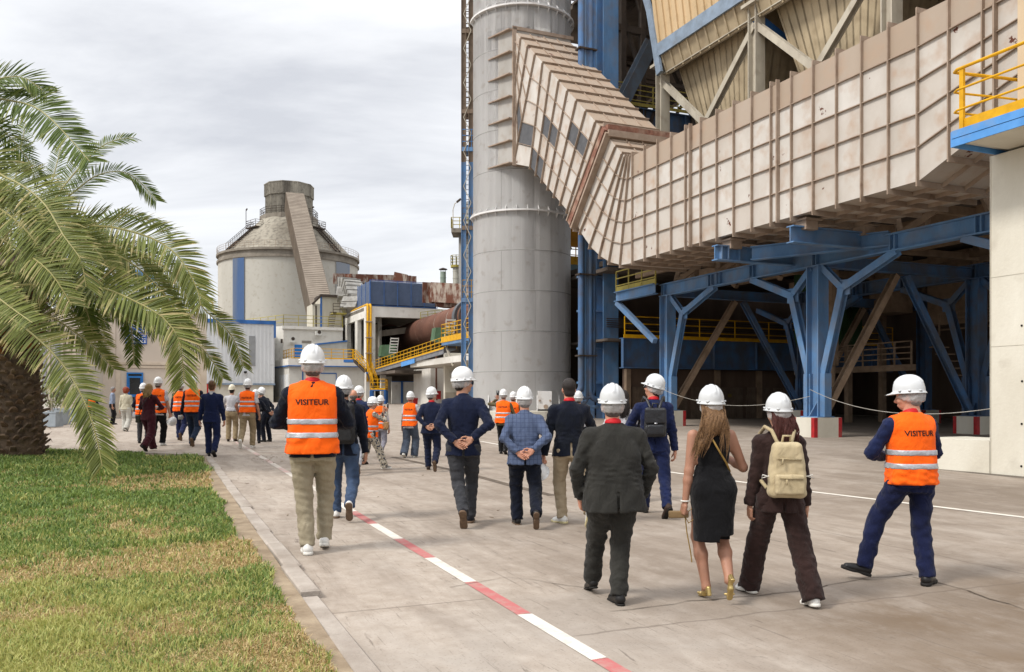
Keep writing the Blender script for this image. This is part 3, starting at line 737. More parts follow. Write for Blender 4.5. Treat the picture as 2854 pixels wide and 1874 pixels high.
for (sa, za) in ((53, 20.0), (50, 19.9), (54, 23.6)):
    for k in range(12): mb.bar(W(sa, t_at(1725, sa)+k*.45, za+k*.33), W(sa+1, t_at(1725, sa)+k*.45, za+k*.33), .3, .05)
    mb.bar(W(sa, t_at(1725, sa), za+1), W(sa, t_at(1725, sa)+5.2, za+4.9), .05); mb.bar(W(sa, t_at(1725, sa), za), W(sa, t_at(1725, sa)+5.2, za+3.8), .12, .25)
mb.build('stairs', darksteel, hl); mb = MB()
mb.rail([W(52.5, t_at(1590, 52.5), 23.8), W(52.5, t_at(1655, 52.5), 23.8)], 1.2, .03, .8, 3); mb.rail([W(52.5, t_at(1590, 52.5), 28.4), W(52.5, t_at(1655, 52.5), 28.4)], 1.2, .03, .8, 3)
mb.rail([W(48, t_at(1722, 48), 21.3), W(48, t_at(1900, 48), 21.3)], 1.2, .03, 1.0, 3)
mb.build('far_railing', darksteel, hl, split=False)
sg = 45
mb = MB(); mb.ibeam(W(45, t_at(1730, 45), z_at(262, 50)), W(45, t_at(1822, 45), z_at(55, 50)), .7, .9, U, .06); mb.build('great_brace', mat('blue_grey_brace', '5E6C7C', '505A66', .75, 1, 3, dirt='5C524A', dlo=.45, dhi=.8), hl)
# dim machines and stairs under the hall
mb = MB()
for t in (35.5, 38, 41): mb.box(28, 28.3, t, t+.3, .2, 9); mb.box(36, 36.3, t, t+.3, .2, 9)
mb.box(30, 38, 33.5, 33.8, 3.0, 3.3); mb.rail([W(30, 33.5, 3.3), W(38, 33.5, 3.3)], 1.1, .03, 1, 3); mb.rail([W(24, 36.5, 4.8), W(31, 36.5, 4.8)], 1.1, .03, 1, 3)
for k in range(10): mb.bar(W(27+k*.35, 35, 1+k*.35), W(27+k*.35, 36, 1+k*.35), .3, .05)
mb.build('service_stair', tansteel, hl)
mb = MB(); mb.box(27, 28, 40, 43.5, .2, 9.2); mb.box(30.5, 33, 38, 41, 5.5, 9.2); mb.box(33.5, 35, 36, 37.5, 6.2, 9.2); mb.tube([W(31, 29.5, 9), W(31, 29.5, 3.2)], .35, 14); mb.tube([W(31, 29.5, 3.2), W(31, 29.5, 2.2)], .2, 14); mb.build('beige_chute', tansteel, hl, split=True)
mb = MB(); mb.box(36, 38, 33.5, 36.5, 4.5, 8.6); mb.build('green_machine', mat('dark_green_machine', '2C4A2A', '24401F', .7, 1), hl)
# ---------------------------------------------------------------- bag filter with hoppers
bf = thing('bag_filter', 'beige corrugated filter house with hopper bottoms above the white duct', 'filter house', W(32, 29, 8.5))
TC = 26.
colsF = [39.8, 32.0, 24.2, 16.4]
zc = 19.75
for s in colsF:
    for t in (TC, 36):
        mb = MB(); mb.ibeam(W(s, t, 9.0), W(s, t, zc), .55, .55, U, .06); mb.box(s-.5, s+.5, t-.5, t+.5, zc, zc+.15); mb.box(s-.35, s+.35, t-.35, t+.35, zc+.15, zc+.5)
        for d in (-1, 1): mb.add([W(s, t-.02, zc), W(s+d*.5, t-.02, zc), W(s, t-.02, zc-1.6), W(s, t+.02, zc), W(s+d*.5, t+.02, zc), W(s, t+.02, zc-1.6)], [(0, 1, 2), (5, 4, 3), (0, 3, 4, 1), (1, 4, 5, 2)])
        mb.build('column', offwhite_steel, bf)
for i in range(3):
    a, b = colsF[i], colsF[i+1]; m = (a+b)/2
    mb = MB(); mb.ibeam(W(a, TC, zc-.3), W(b, TC, zc-.3), .35, .45, ZV, .05); mb.build('beam', offwhite_steel, bf)
    zlow = z_at(346, dep(m, TC)) if i == 0 else z_at(346, dep((39.8+32)/2, TC))
    for q in (a, b):
        mb = MB(); mb.ibeam(W(q, TC, zc-.8), W(m, TC, zlow), .3, .3, V, .05); mb.build('brace', offwhite_steel, bf)
    mb = MB(); mb.ibeam(W(b, TC, zc-.5), W(b, 36, zlow-1), .35, .35, U, .05); mb.ibeam(W(a, 36, zc-.5), W(m, 36, zlow-1), .35, .35, V, .05); mb.build('blue_back_brace', bluetrim, bf)
def ribbed(mb, P0, P1, P2, P3, n, step=.45, h=.07, w_=.1, ext=True):
    P0, P1, P2, P3 = map(Vector, (P0, P1, P2, P3)); nn = (P1-P0).cross(P3-P0).normalized()*n
    mb.add([P0, P1, P2, P3], [(0, 1, 2, 3)] if n > 0 else [(3, 2, 1, 0)])
    Lb, Lt = (P1-P0).length, (P2-P3).length; k = max(2, int(max(Lb, Lt)/step))
    for i in range(k+1):
        u = i/k; mb.bar(P0.lerp(P1, u)+nn*h/2, P3.lerp(P2, u)+nn*h/2, w_, h, nn)
# hoppers: three along the front, three behind
for row, (t0, t1, tc_) in enumerate(((26.4, 30.8, 28.6), (31.2, 35.6, 33.4))):
    for i in range(3):
        a, b = colsF[i]-.25, colsF[i+1]+.25; m = (a+b)/2; zt, zb_ = zc+1.3, 9.6
        r = .45
        mb = MB()
        T4 = [W(a, t0, zt), W(a, t1, zt), W(b, t1, zt), W(b, t0, zt)]; B4 = [W(m+r, tc_-r, zb_), W(m+r, tc_+r, zb_), W(m-r, tc_+r, zb_), W(m-r, tc_-r, zb_)]
        for k in range(4):
            k2 = (k+1) % 4; ribbed(mb, B4[k], B4[k2], T4[k2], T4[k], 1, .55, .08, .1)
        mb.build('hopper', hop_m, bf)
# clad house: lower edge along u, ends leaning outwards
t0 = 25.6
zl = 20.45; zu = 36
sL = 39.2
mb = MB()
ribbed(mb, W(sL+.2, t0, zl), W(8, t0, zl), W(8, t0-.0, zu), W(sL+3.2, t0, zu), -1 if 0 else 1, .62, .1, .26)
mb.box(10, sL+1, t0+.1, 37, zl+.3, zu)
mb.add([W(sL+.2, t0, zl), W(sL+3.2, t0, zu), W(sL+3.2, 37, zu), W(sL+.2, 37, zl)], [(0, 1, 2, 3)])
mb.build('cladding', beige_clad, bf)
mb = MB(); mb.bar(W(sL+.5, t0-.12, zl), W(8, t0-.12, zl), .12, .7)
mb.bar(W(sL+.1, t0-.12, zl-1.3), W(sL+1.1, t0-.12, zl+2.5), .45, .15, V); mb.bar(W(sL+1.1, t0-.12, zl+2.5), W(sL+2.6, t0-.12, zl+6), .42, .15, V); mb.bar(W(sL+2.6, t0-.12, zl+6), W(sL+3, t0-.12, zu), .42, .15, V)
mb.build('edge_trim', greybluetrim, bf)
mb = MB()
ribbed(mb, W(sL, t0+.35, zl-1.3), W(8, t0+.35, zl-1.3), W(8, t0, zl-.3), W(sL, t0, zl-.3), 1, .75, .08, .1)
mb.build('skirt', hop_m, bf)
# ---------------------------------------------------------------- white wall and platform at the right edge
WT = 15.8; s0w = 12.2
ww = thing('concrete_tower_wall', 'tall smooth white wall at the right edge carrying a blue-edged platform', 'wall', gW(10, WT))
zt = z_at(437, dep(s0w, WT))
mb = MB(); mb.box(2, s0w, WT, WT+5, -.3, zt); mb.build('wall', conc, ww)
mb = MB()
for zz, (a, b) in ((2.7, (2, s0w)), (4.1, (2, s0w))): mb.box(a, b-.01, WT-.004, WT, zz, zz+.012)
mb.box(s0w-.02, s0w+.0, WT-.012, WT, 0, zt); 
mb.build('formwork_joint', mat('joint_line', 'B5AFA2', 'A5A092'), ww)
mb = MB()
for px, py in ((2848, 908), (2849, 1063), (2848, 1182), (2847, 1300)):
    s = s_at(px, WT); z = z_at(py, dep(s, WT)); mb.tube([W(s, WT-.01, z), W(s, WT+.01, z)], .022, 10)
mb.build('tie_hole', dark, ww, split=True)
Ts = 14.6; ss = s_at(2653, Ts); zs = z_at(411, dep(ss, Ts))
mb = MB(); mb.hexa([W(ss-.3, Ts+.05, zs+.02), W(ss-.3, WT+5, zs+.02), W(-1, WT+5, zs+.02), W(-1, Ts+.05, zs+.02), W(ss, Ts+.05, zs+.12), W(ss, WT+5, zs+.12), W(-1, WT+5, zs+.12), W(-1, Ts+.05, zs+.12)]); mb.box(-1, ss-.02, Ts+.03, WT+5, zs+.1, zs+.3); mb.build('platform_slab', conc, ww)
mb = MB(); mb.box(-1, ss, Ts, Ts+.03, zs, zs+.15); mb.box(-1, ss, Ts-.01, Ts+.03, zs+.16, zs+.31); mb.box(ss, ss+.03, Ts, WT+3, zs, zs+.3); mb.build('blue_edge', bluelight, ww, split=True)
mb = MB(); zr = zs+.3; sr = ss-.15
mb.box(-1, sr, Ts+.1, Ts+.12, zr, zr+.22)
mb.bar(W(sr, Ts+.1, zr), W(sr, Ts+.1, zr+1.2), .09, .06)
for s in (9.3, 6.8, 4.2): mb.bar(W(s, Ts+.1, zr), W(s, Ts+.1, zr+1.2), .07, .05)
for hh in (.42, .82, 1.22):
    mb.tube([W(-1, Ts+.08, zr+hh), W(sr+.1, Ts+.08, zr+hh), W(sr+.22, Ts+.16, zr+hh), W(sr+.2, Ts+.35, zr+hh), W(sr+.05, Ts+1.3, zr+hh), W(sr-.1, Ts+2.6, zr+hh)], .024 if hh < 1.2 else .034, 8)
mb.build('yellow_railing', yellow, ww)
s = s_at(2845, WT)
mb = MB(); mb.box(4, s_at(2836, WT+.4), WT+.4, WT+5, zr, zr+9); mb.build('upper_wall', mat('peach_plaster', 'CBB79A', 'B9A488', .85, 1, 2, dirt='9A7F63', dlo=.6, dhi=.9), ww)
lwall = thing('low_wall', 'knee-high thick white concrete ledge running from the tall wall behind the orange vest', 'wall', gW(12.8, WT))
gl = gW(12.9, WT).z
mb = MB(); mb.box(s0w+.004, 13.9, WT-.02, WT+1.4, -.2, gl+.68); mb.build('ledge', conc, lwall)
mb = MB(); mb.box(s0w-3, 13.95, WT-.05, WT-.02, -.2, gl+.02); mb.build('grime_foot', concgrey, lwall)
# ---------------------------------------------------------------- buildings to the left, from near to far
def fbox(mb, x0, y0, x1, y1, s, d=.3, back=True, tone=0.):
    """a box whose front face lies in the plane s and covers the measured extents"""
    t0, t1 = t_at(x0, s), t_at(x1, s); Y = dep(s, (t0+t1)/2); z1, z0 = z_at(y0, Y), z_at(y1, Y)
    return mb.box(s, s+d, t0, t1, z0, z1, tone)
# beige gatehouse with the blue door
S1 = 50.7
b1 = thing('control_room_building', 'plain beige rendered building with a blue door behind the palm fronds', 'building', W(S1, 0, gW(S1, 0).z))
t0, t1 = -24., t_at(576, S1); zt = z_at(872, dep(S1, 2))
mb = MB(); mb.box(S1, S1+.3, t0, t1, -.2, zt); mb.box(S1+.3, S1+26, t1-.3, t1, -.2, zt); mb.box(S1, S1+26, t0, t1-.002, zt-.3, zt-.05); mb.build('wall', beigewall, b1)
mb = MB(); mb.box(S1-.06, S1, t0, t1+.02, z_at(1018, 47), z_at(1011, 47))
for (xa, xb) in ((322, 336), (558, 576)): mb.box(S1-.06, S1, t_at(xa, S1), t_at(xb, S1), .3, z_at(1018, 47))
mb.box(S1-.05, S1, t_at(336, S1), t_at(558, S1), z_at(1027, 47), z_at(1021, 47)); mb.build('plaster_band', mat('beige_band', 'C8BBAA', 'B8AA98', .9, 2), b1)
mb = MB(); 
for px in (200, 245, 322): mb.box(S1-.012, S1, t_at(px, S1), t_at(px, S1)+.03, .3, zt-.3)
mb.build('render_joint', mat('joint_shade', 'A29688', '94887A'), b1)
dr = MB()
def ztt(y): return z_at(y, 46.6)
xa, xb = 353, 399
fr_ = MB(); f = lambda a, b, c, d, dd=.1: fr_.box(S1-dd, S1, t_at(a, S1), t_at(b, S1), ztt(d), ztt(c))
f(xa, 357.5, 1039, 1158); f(395, xb, 1039, 1158); f(357.5, 395, 1039, 1043); f(357.5, 395, 1049, 1054); f(357.5, 395, 1100, 1107); f(357.5, 395, 1148, 1156)
f(357.5, 361, 1054, 1148, .07); f(391, 395, 1054, 1148, .07)
door = fr_.build('door_frame', mat('blue_door_paint', '2A76C0', '2467A8', .5, 2), b1)
mb = MB(); mb.box(S1-.04, S1, t_at(357, S1), t_at(395, S1), ztt(1150), ztt(1041)); mb.build('door_glass', glass, b1)
mb = MB(); mb.box(S1-.16, S1-.1, t_at(392, S1), t_at(394.5, S1), ztt(1106), ztt(1098)); mb.build('handle', bluetrim, b1)
# sign: two blue plates
sg = thing('wall_sign', 'blue two-part sign with white letters high on the beige wall, half hidden by palm fronds', 'sign', W(S1-.05, t_at(380, S1), ztt(960)))
def text_mesh(body, size, bold=0.):
    cu = bpy.data.curves.new('t', 'FONT'); cu.body = body; cu.size = size; cu.align_x = 'CENTER'; cu.align_y = 'CENTER'; cu.offset = bold; cu.resolution_u = 3
    o = bpy.data.objects.new('t', cu); COL.objects.link(o)
    dg = bpy.context.evaluated_depsgraph_get(); me = o.evaluated_get(dg).to_mesh()
    vs = [v.co.copy() for v in me.vertices]; fsx = [tuple(p.vertices) for p in me.polygons]
    bpy.data.objects.remove(o); bpy.data.curves.remove(cu)
    return vs, fsx
signblue = mat('sign_blue', '1F4F9E', '1B468C', .4, 1); signwhite = mat('sign_white_letters', 'E4E6E8', 'D8DADC', .5, 1)
for (ya, yb) in ((903, 929.5), (934, 960)):
    mb = MB(); mb.box(S1-.05, S1, t_at(350, S1), t_at(409.5, S1), ztt(yb), ztt(ya)); mb.build('plate', signblue, sg)
for body, size, px, py in (('PORTE CIEL', .27, 380, 912), ('SALLE DE CONTROLE', .165, 380, 924), ('LABO C.', .27, 380, 942), ('CENTRALE', .2, 380, 953)):
    vs, fsx = text_mesh(body, size, .004); c = W(S1-.056, t_at(px, S1), ztt(py))
    mb = MB(); mb.add([c+V*v.x+ZV*v.y for v in vs], fsx); mb.build('lettering', signwhite, sg)
# left wing with tall windows, closer
b2 = thing('office_wing', 'pale office wing with tall narrow grey windows seen between palm trunk and fronds', 'building', W(46, -12, gW(46, -12).z))
Yw = 43.
x0 = (70-CX)/F*Yw; x1 = (213-CX)/F*Yw
mb = MB(); mb.abox(x0-8, x1, Yw, Yw+6, -.2, 5.2); mb.build('wall', mat('pale_plaster', 'CFCAC3', 'C3BDB4', .9, .5), b2)
mb = MB()
for px in (140, 177): mb.abox((px-CX)/F*Yw, (px+3-CX)/F*Yw, Yw-.12, Yw, -.1, 5.2)
mb.abox(x1-.6, x1+.02, Yw-.05, Yw, -.1, 5.2)
mb.build('pilaster', mat('pilaster_beige', 'B9AD9F', 'AA9E90', .9, 1), b2)
for px in (117, 155, 80):
    mb = MB(); mb.abox((px-CX)/F*Yw, (px+13-CX)/F*Yw, Yw-.06, Yw, z_at(1105, Yw), 4.8); mb.build('window', mat('grey_window_film', '8E8E93', '85858A', .35, 1), b2)
    mb = MB(); mb.abox((px-1-CX)/F*Yw, (px+14-CX)/F*Yw, Yw-.12, Yw, z_at(1107, Yw), z_at(1105, Yw)); mb.build('sill', concgrey, b2)
# white corrugated hall under the silo
S2 = 100.
hb = thing('corrugated_hall', 'white vertically corrugated hall with blue roof trim below the silo', 'building', W(S2, 5, 1.2))
zt = z_at(915, 102); za = z_at(1074, 102)
mb = MB(); tA, tB = t_at(540, S2), t_at(765, S2)
mb.box(S2, S2+30, tA, tB, za, zt)
k = int((tB-tA)/.42)
for i in range(k): 
    t = tA+(tB-tA)*(i+.5)/k; mb.box(S2-.05, S2, t-.09, t+.09, za, zt)
mb.build('cladding', clad_w, hb)
mb = MB(); mb.box(S2+.2, S2+29, tA, tB-.1, .5, za-.01); mb.build('plinth_wall', conc, hb)
mb = MB(); mb.box(S2-.12, S2-.02, tA, tB+.06, za-.08, za+.12); mb.build('bottom_trim', greybluetrim, hb)
mb = MB(); mb.box(S2-.14, S2+.2, tA, tB+.1, zt, zt+.42); mb.box(S2-.14, S2-.02, tB-.05, tB+.15, zt-1.5, zt+.4); mb.build('roof_trim', bluetrim, hb)
mb = MB(); fbox(mb, 694, 937, 711, 1020, S2-.1, .1); mb.build('window', mat('grey_panel', '8B8D8E', '808283', .5, 1), hb)
mb = MB(); fbox(mb, 681, 1035, 688, 1040, S2-.5, .5); mb.build('flood_light', dark, hb)
mb = MB(); fbox(mb, 576, 1070, 581, 1118, S2-1.5, .6); mb.build('red_post', redpaint, hb)
# silo
sc = Vector(((806-CX)/F*150, 150, 1.2)); R = (998-612)/2/F*150*.975
si = thing('clinker_silo', 'giant round concrete silo with conical roof and dark collar tower', 'silo', sc)
zc = z_at(737, 150-R*.3); 
mb = MB(); mb.lathe(sc, [(R, 0), (R, zc)], 96); mb.build('drum', silo_m, si, True)
mb = MB(); mb.lathe(sc, [(R, zc), (R+.25, zc), (R+.25, zc+.35), (R, zc+.4), (R-.1, zc+1.1), (R+.3, zc+1.15), (R+.3, zc+1.5), (R-.8, zc+1.5)], 96); mb.build('eaves_ring', concgrey, si)
ztop = z_at(612, 150)
mb = MB(); mb.lathe(sc, [(R-.6, zc+1.5), (4.3, ztop), (4.3, ztop+.4)], 72); mb.build('cone_roof', silo_cone, si, True)
mb = MB(); nrm = 84
for k in range(nrm):
    a = 2*math.pi*k/nrm; p = sc+Vector((math.cos(a)*(R+.2), math.sin(a)*(R+.2), zc+1.5)); a2 = 2*math.pi*(k+1)/nrm; q = sc+Vector((math.cos(a2)*(R+.2), math.sin(a2)*(R+.2), zc+1.5)); p.z = q.z = zc+1.5
    mb.bar(p, p+ZV*1.1, .035)
    for h in (.4, .75, 1.1): mb.bar(p+ZV*h, q+ZV*h, .035)
mb.build('rim_railing', tansteel, si)
rt_ = (872-742)/2/F*150
mb = MB(); z1 = z_at(546, 148); z2 = z_at(514, 148); n_ = 10
def poly(r, off=.3): return [(sc.x+r*math.cos(off+2*math.pi*k/n_), sc.y+r*math.sin(off+2*math.pi*k/n_)) for k in range(n_)]
zlo = z_at(602, 148)
mb.prism(poly(rt_*.98), zlo, z1+.01)
for k in range(n_):
    A, B = Vector((*poly(rt_*.985)[k], zlo)), Vector((*poly(rt_*.985)[(k+1) % n_], zlo))
    for q in range(9): p = A.lerp(B, (q+.5)/9); mb.bar(p, p+ZV*(z1-zlo), .12)
mb.build('collar_tower', silo_top, si)
mb = MB(); mb.prism(poly(rt_*1.03), z1, z2)
for k in range(n_):
    A, B = Vector((*poly(rt_*1.03)[k], z1)), Vector((*poly(rt_*1.03)[(k+1) % n_], z1))
    for q in range(9): p = A.lerp(B, (q+.5)/9); mb.bar(p, p+ZV*(z2-z1), .12)
mb.prism(poly(rt_*1.05), z2, z2+.15); mb.build('tower_head', silo_top, si)
mb = MB(); mb.prism(poly(rt_*1.22), zlo-.8, zlo); mb.build('gallery_deck', concgrey, si)
mb = MB()
P = [Vector((*p, zlo)) for p in poly(rt_*1.2)]; mb.rail(P+[P[0]], 1.2, .03, 1.2, 2); mb.build('gallery_railing', darksteel, si)
for (px0, px1, y0) in ((667, 701, 724), (958, 985, 738)):
    a0 = -math.acos(max(-1, min(1, ((px0-CX)/F*(150-R*.6)-sc.x)/R))); a1 = -math.acos(max(-1, min(1, ((px1-CX)/F*(150-R*.6)-sc.x)/R)))
    if px0 > 900: a0, a1 = -.62, -.34
    mb = MB(); mb.lathe(sc, [(R+.15, 0), (R+.15, zc-.1)], 10, a0, a1)
    for i in range(14):
        a = a0+(a1-a0)*i/13; mb.bar(sc+Vector((math.cos(a)*(R+.15), math.sin(a)*(R+.15), -sc.z)), Vector((sc.x+math.cos(a)*(R+.15), sc.y+math.sin(a)*(R+.15), zc-.1)), .14)
    mb.build('blue_cladding_strip', mat('weathered_blue_cladding', '5F79A0', '8A9099', .7, .15, 6, lo=.4, hi=.6), si)
# roof ladders with small landings
for (a, r_) in ((-2.35, .62), (-.55, .6)):
    mb = MB(); d = Vector((math.cos(a), math.sin(a), 0)); zt_ = zc+1.5+(ztop-zc-1.5)*(1-r_)*1.0
    p = sc+d*(R*r_); p.z = zc+1.5+(ztop-zc-1.5)*(R-.6-R*r_)/(R-4.9)+.2
    q = sc+d*(R-.3); q.z = zc+1.7
    tn = Vector((-d.y, d.x, 0))
    for o_ in (-.5, .5): mb.bar(p+tn*o_, q+tn*o_, .1, .2); mb.bar(p+tn*o_+ZV*1.1, q+tn*o_+ZV*1.1, .06)
    for i in range(12): c = p.lerp(q, i/11); mb.bar(c-tn*.5, c+tn*.5, .2, .08); mb.bar(c-tn*.5, c-tn*.5+ZV*1.1, .05); mb.bar(c+tn*.5, c+tn*.5+ZV*1.1, .05)
    mb.hexa([p+tn*-1.6+ZV*.3, p+tn*1.6+ZV*.3, p+tn*1.6-d*1.4+ZV*.3, p-tn*1.6-d*1.4+ZV*.3, p+tn*-1.6+ZV*.5, p+tn*1.6+ZV*.5, p+tn*1.6-d*1.4+ZV*.5, p-tn*1.6-d*1.4+ZV*.5])
    c = p+ZV*.5; mb.rail([c-tn*1.6-d*1.4, c-tn*1.6, c+tn*1.6, c+tn*1.6-d*1.4], 1.1, .03, 1.5, 2)
    mb.bar(c-tn*1.6, c-tn*1.6+ZV*3, .1); mb.bar(c-tn*1.6+ZV*3, c-tn*1.2+ZV*3.2, .12, .25)
    mb.build('roof_ladder', darksteel, si)
# conveyor gallery
cg = thing('conveyor_gallery', 'long inclined grey-brown conveyor gallery running down from the silo top', 'conveyor', Vector(((905-CX)/F*116, 116, 1.2)))
def px3(x, y, Y): return Vector(((x-CX)/F*Y, Y, z_at(y, Y)))
A = px3(820, 563, 143); B = px3(897, 893, 114)
d = (B-A).normalized(); sd = d.cross(ZV).normalized()
mb = MB(); mb.bar(A, B, 2.9, 3.2, ZV)
nn = int((B-A).length/.55)
for i in range(nn):
    c = A.lerp(B, (i+.5)/nn); up_ = sd.cross(d).normalized()
    if up_.z < 0: up_ = -up_
    mb.bar(c-sd*1.46+up_*1.6, c+sd*1.46+up_*1.6, .1, .1); mb.bar(c-sd*1.46-up_*1.6, c-sd*1.46+up_*1.6, .1, .1); mb.bar(c+sd*1.46-up_*1.6, c+sd*1.46+up_*1.6, .1, .1); mb.bar(c-sd*1.46-up_*1.6, c+sd*1.46-up_*1.6, .1, .1)
mb.build('gallery_shell', gallery_m, cg)
# transfer house
S3 = 108
th = thing('transfer_house', 'small beige clad tower with dark roof edge at the foot of the conveyor', 'building', W(S3, 20, 1.3))
tA, tB = t_at(895, S3), t_at(951, S3); zt = z_at(821, dep(S3, tA)); 
mb = MB(); mb.box(S3, S3+4, tA, tB, 1.2, zt-.3)
for i in range(14): t = tA+(tB-tA)*i/13; mb.box(S3-.04, S3, t-.04, t+.04, 6, zt-.3)
mb.box(S3, S3+4, t_at(871, S3), tA-.001, 1.2, zt-1.2)
mb.build('cladding', mat('pale_cladding', 'B7B2A4', 'A8A294', .8, .6, 4), th)
mb = MB(); mb.box(S3-.25, S3+4.2, tA-.1, tB+.3, zt-.3, zt); mb.bar(W(S3-.1, t_at(870, S3), zt-1.3), W(S3-.1, tA, zt-.1), .3, .25); mb.build('roof_edge', darksteel, th)
mb = MB(); mb.box(S3-.08, S3, tA-.12, tA+.1, 6, zt-.3); mb.build('blue_corner_trim', bluetrim, th)
mb = MB(); fbox(mb, 879, 852, 883, 918, S3-.05, .05); mb.build('door', darksteel, th)
mb = MB(); z = z_at(878, 108)
mb.box(S3-3, S3-1, t_at(915, S3), t_at(952, S3), z-.15, z); mb.build('stair_landing', yellowdull, th)
mb = MB(); mb.rail([W(S3-3, t_at(915, S3), z), W(S3-3, t_at(952, S3), z)], 1.1, .03, 1, 2)
for k in range(9):
    c = W(S3-3, t_at(915, S3), z).lerp(W(S3-3, t_at(908, S3), z_at(918, 108)), k/8); mb.bar(c-V*.4, c+V*.4, .3, .06)
mb.build('outside_stair', darksteel, th)
# electrical building with air conditioners
S4 = 104
eb = thing('electrical_building', 'dirty white flat-roofed building with roof railing and two air-conditioning units', 'building', W(S4, 17, 1.2))
tA, tB = t_at(790, S4), t_at(955, S4); zt = z_at(919, dep(S4, 18))
mb = MB(); mb.box(S4, S4+12, tA, tB, 1.0, zt); mb.box(S4-.25, S4+12, tA-.15, tB, zt, zt+.35); mb.add([W(S4, tA, 1), W(S4, tA, zt+.35), W(S4+7, tA-3.4, zt+.35), W(S4+7, tA-3.4, 1)], [(0, 1, 2, 3)]); mb.build('wall', concwhite, eb)
mb = MB(); mb.rail([W(S4+8, tA-3.4, zt+.35), W(S4, tA, zt+.35), W(S4, tB, zt+.35)], 1.3, .03, 1.7, 2); mb.build('roof_railing', yellowdull, eb)
acm = mat('ac_casing', 'C9C8C2', 'BAB8B0', .5, 2)
for px, py in ((816, 949), (889, 929)):
    a = thing('air_conditioner', 'grey fan unit on the dirty white wall, '+('left and lower one' if px < 850 else 'right and higher one'), 'air conditioner', W(S4-.5, t_at(px, S4), z_at(py, 104)), 'air conditioners on the white building')
    mb = MB(); fbox(mb, px-9, py-6, px+9, py+6, S4-.75, .4); mb.build('casing', acm, a)
    c = W(S4-.76, t_at(px-2, S4), z_at(py, 104)); mb = MB(); mb.tube([c, c+U*.03], .21, 20); mb.build('fan', darksteel, a)
    mb = MB(); mb.bar(W(S4-.6, t_at(px-6, S4), z_at(py+7, 104)), W(S4, t_at(px-6, S4), z_at(py+7, 104)), .05); mb.bar(W(S4-.6, t_at(px+6, S4), z_at(py+7, 104)), W(S4, t_at(px+6, S4), z_at(py+7, 104)), .05); mb.build('bracket', darksteel, a)
mb = MB(); fbox(mb, 821, 961, 842, 1000, S4-.05, .05); mb.build('blue_door', mat('blue_door_paint', '2A76C0'), eb)
mb = MB(); fbox(mb, 841, 950, 868, 957, S4-.03, .03); mb.build('vent_grille', concgrey, eb)
mb = MB(); fbox(mb, 782, 945, 788, 957, S4-.03, .03); mb.build('wall_box', darksteel, eb)
# slanted lean-to and lower front building
S5 = 98
lb = thing('lower_hall', 'low white panelled hall with blue trim lines in front of the electrical building', 'building', W(S5, 18, 1.2))
tA, tB = t_at(806, S5), t_at(1022, S5); zt = z_at(1001, dep(S5, 18)); zm = z_at(1020, dep(S5, 18))
corner = W(S5+7, t_at(764, S5+7), 0)
def wallq(mb, P, Q, z0, z1, th_=.1):
    n_ = (Q-P).cross(ZV).normalized()*th_; mb.hexa([Vector((P.x, P.y, z0)), Vector((Q.x, Q.y, z0)), Vector((Q.x, Q.y, z0))-n_, Vector((P.x, P.y, z0))-n_, Vector((P.x, P.y, z1)), Vector((Q.x, Q.y, z1)), Vector((Q.x, Q.y, z1))-n_, Vector((P.x, P.y, z1))-n_])
cA = W(S5, tA, 0)
mb = MB(); mb.box(S5, S5+5.9, tA, tB, .8, zm); wallq(mb, corner, cA, .8, zm, .3); mb.build('wall', mat('greyish_white_panels', 'C3C1BA', 'B3B0A8', .8, .4, 3, dirt='938B7E', dlo=.6, dhi=.95), lb)
c2 = W(S5-.4, tA-.15, 0); corner2 = W(S5+7.5, t_at(757, S5+7.5), 0)
mb = MB(); mb.box(S5-.4, S5+6, tA-.15, tB, zm, zt); wallq(mb, corner2, c2, zm, zt, 1.5); mb.build('parapet', concwhite, lb)
mb = MB(); mb.box(S5-.45, S5-.4, tA-.15, tB, zm-.12, zm); wallq(mb, corner2-U*.1, c2-U*.1, zm-.12, zm+.02, .05)
for px in (845, 1022): mb.box(S5-.05, S5, t_at(px, S5)-.12, t_at(px, S5)+.02, 1, zm)
mb.box(S5-.05, S5, t_at(893, S5), t_at(938, S5), zm-.9, zm-.78); mb.box(S5-.05, S5, t_at(936, S5), t_at(938, S5), zm-2.2, zm-.78)
mb.build('blue_trim', bluetrim, lb)
for k in range(3):
    u = .35+.22*k; P = corner.lerp(cA, u); Q = corner.lerp(cA, u+.16); o_ = (cA-corner).cross(ZV).normalized()*.04
    mb = MB(); wallq(mb, P+o_, Q+o_, 1.6, 4.4, .04); mb.build('door', clad_w, lb)
mb = MB(); wallq(mb, corner-U*.6, cA-U*.6+V*-.3, .8, 1.9, 1.); mb.build('plinth', conc, lb)
mb = MB(); zr = zt; mb.rail([W(S5+7, t_at(785, S5+7), zr), W(S5-.2, tA+.5, zr), W(S5-.2, t_at(990, S5), zr)], 1.15, .03, 1.5, 2, .15); mb.build('yellow_railing', yellow, lb)
mb = MB(); P = W(S5+2, t_at(878, S5+2), 0); Q = W(S5+2, t_at(968, S5+2), 0)
z0_, za_, zb_ = zt, z_at(962, 100), z_at(950, 100)
mb.add([Vector((P.x, P.y, z0_)), Vector((Q.x, Q.y, z0_)), Vector((Q.x, Q.y, zb_)), Vector((P.x, P.y, za_)), Vector((P.x, P.y+2, z0_)), Vector((Q.x, Q.y+2, z0_)), Vector((Q.x, Q.y+2, zb_)), Vector((P.x, P.y+2, za_))], [(0, 1, 2, 3), (3, 2, 6, 7), (1, 5, 6, 2), (4, 0, 3, 7)])
mb.build('lean_to', mat('grey_sheet', 'A5A6A3', '979894', .7, .7, 4), lb)
mb = MB(); mb.bar(Vector((P.x, P.y-.05, za_)), Vector((Q.x, Q.y-.05, zb_)), .12, .18); mb.build('blue_trim', bluetrim, lb)
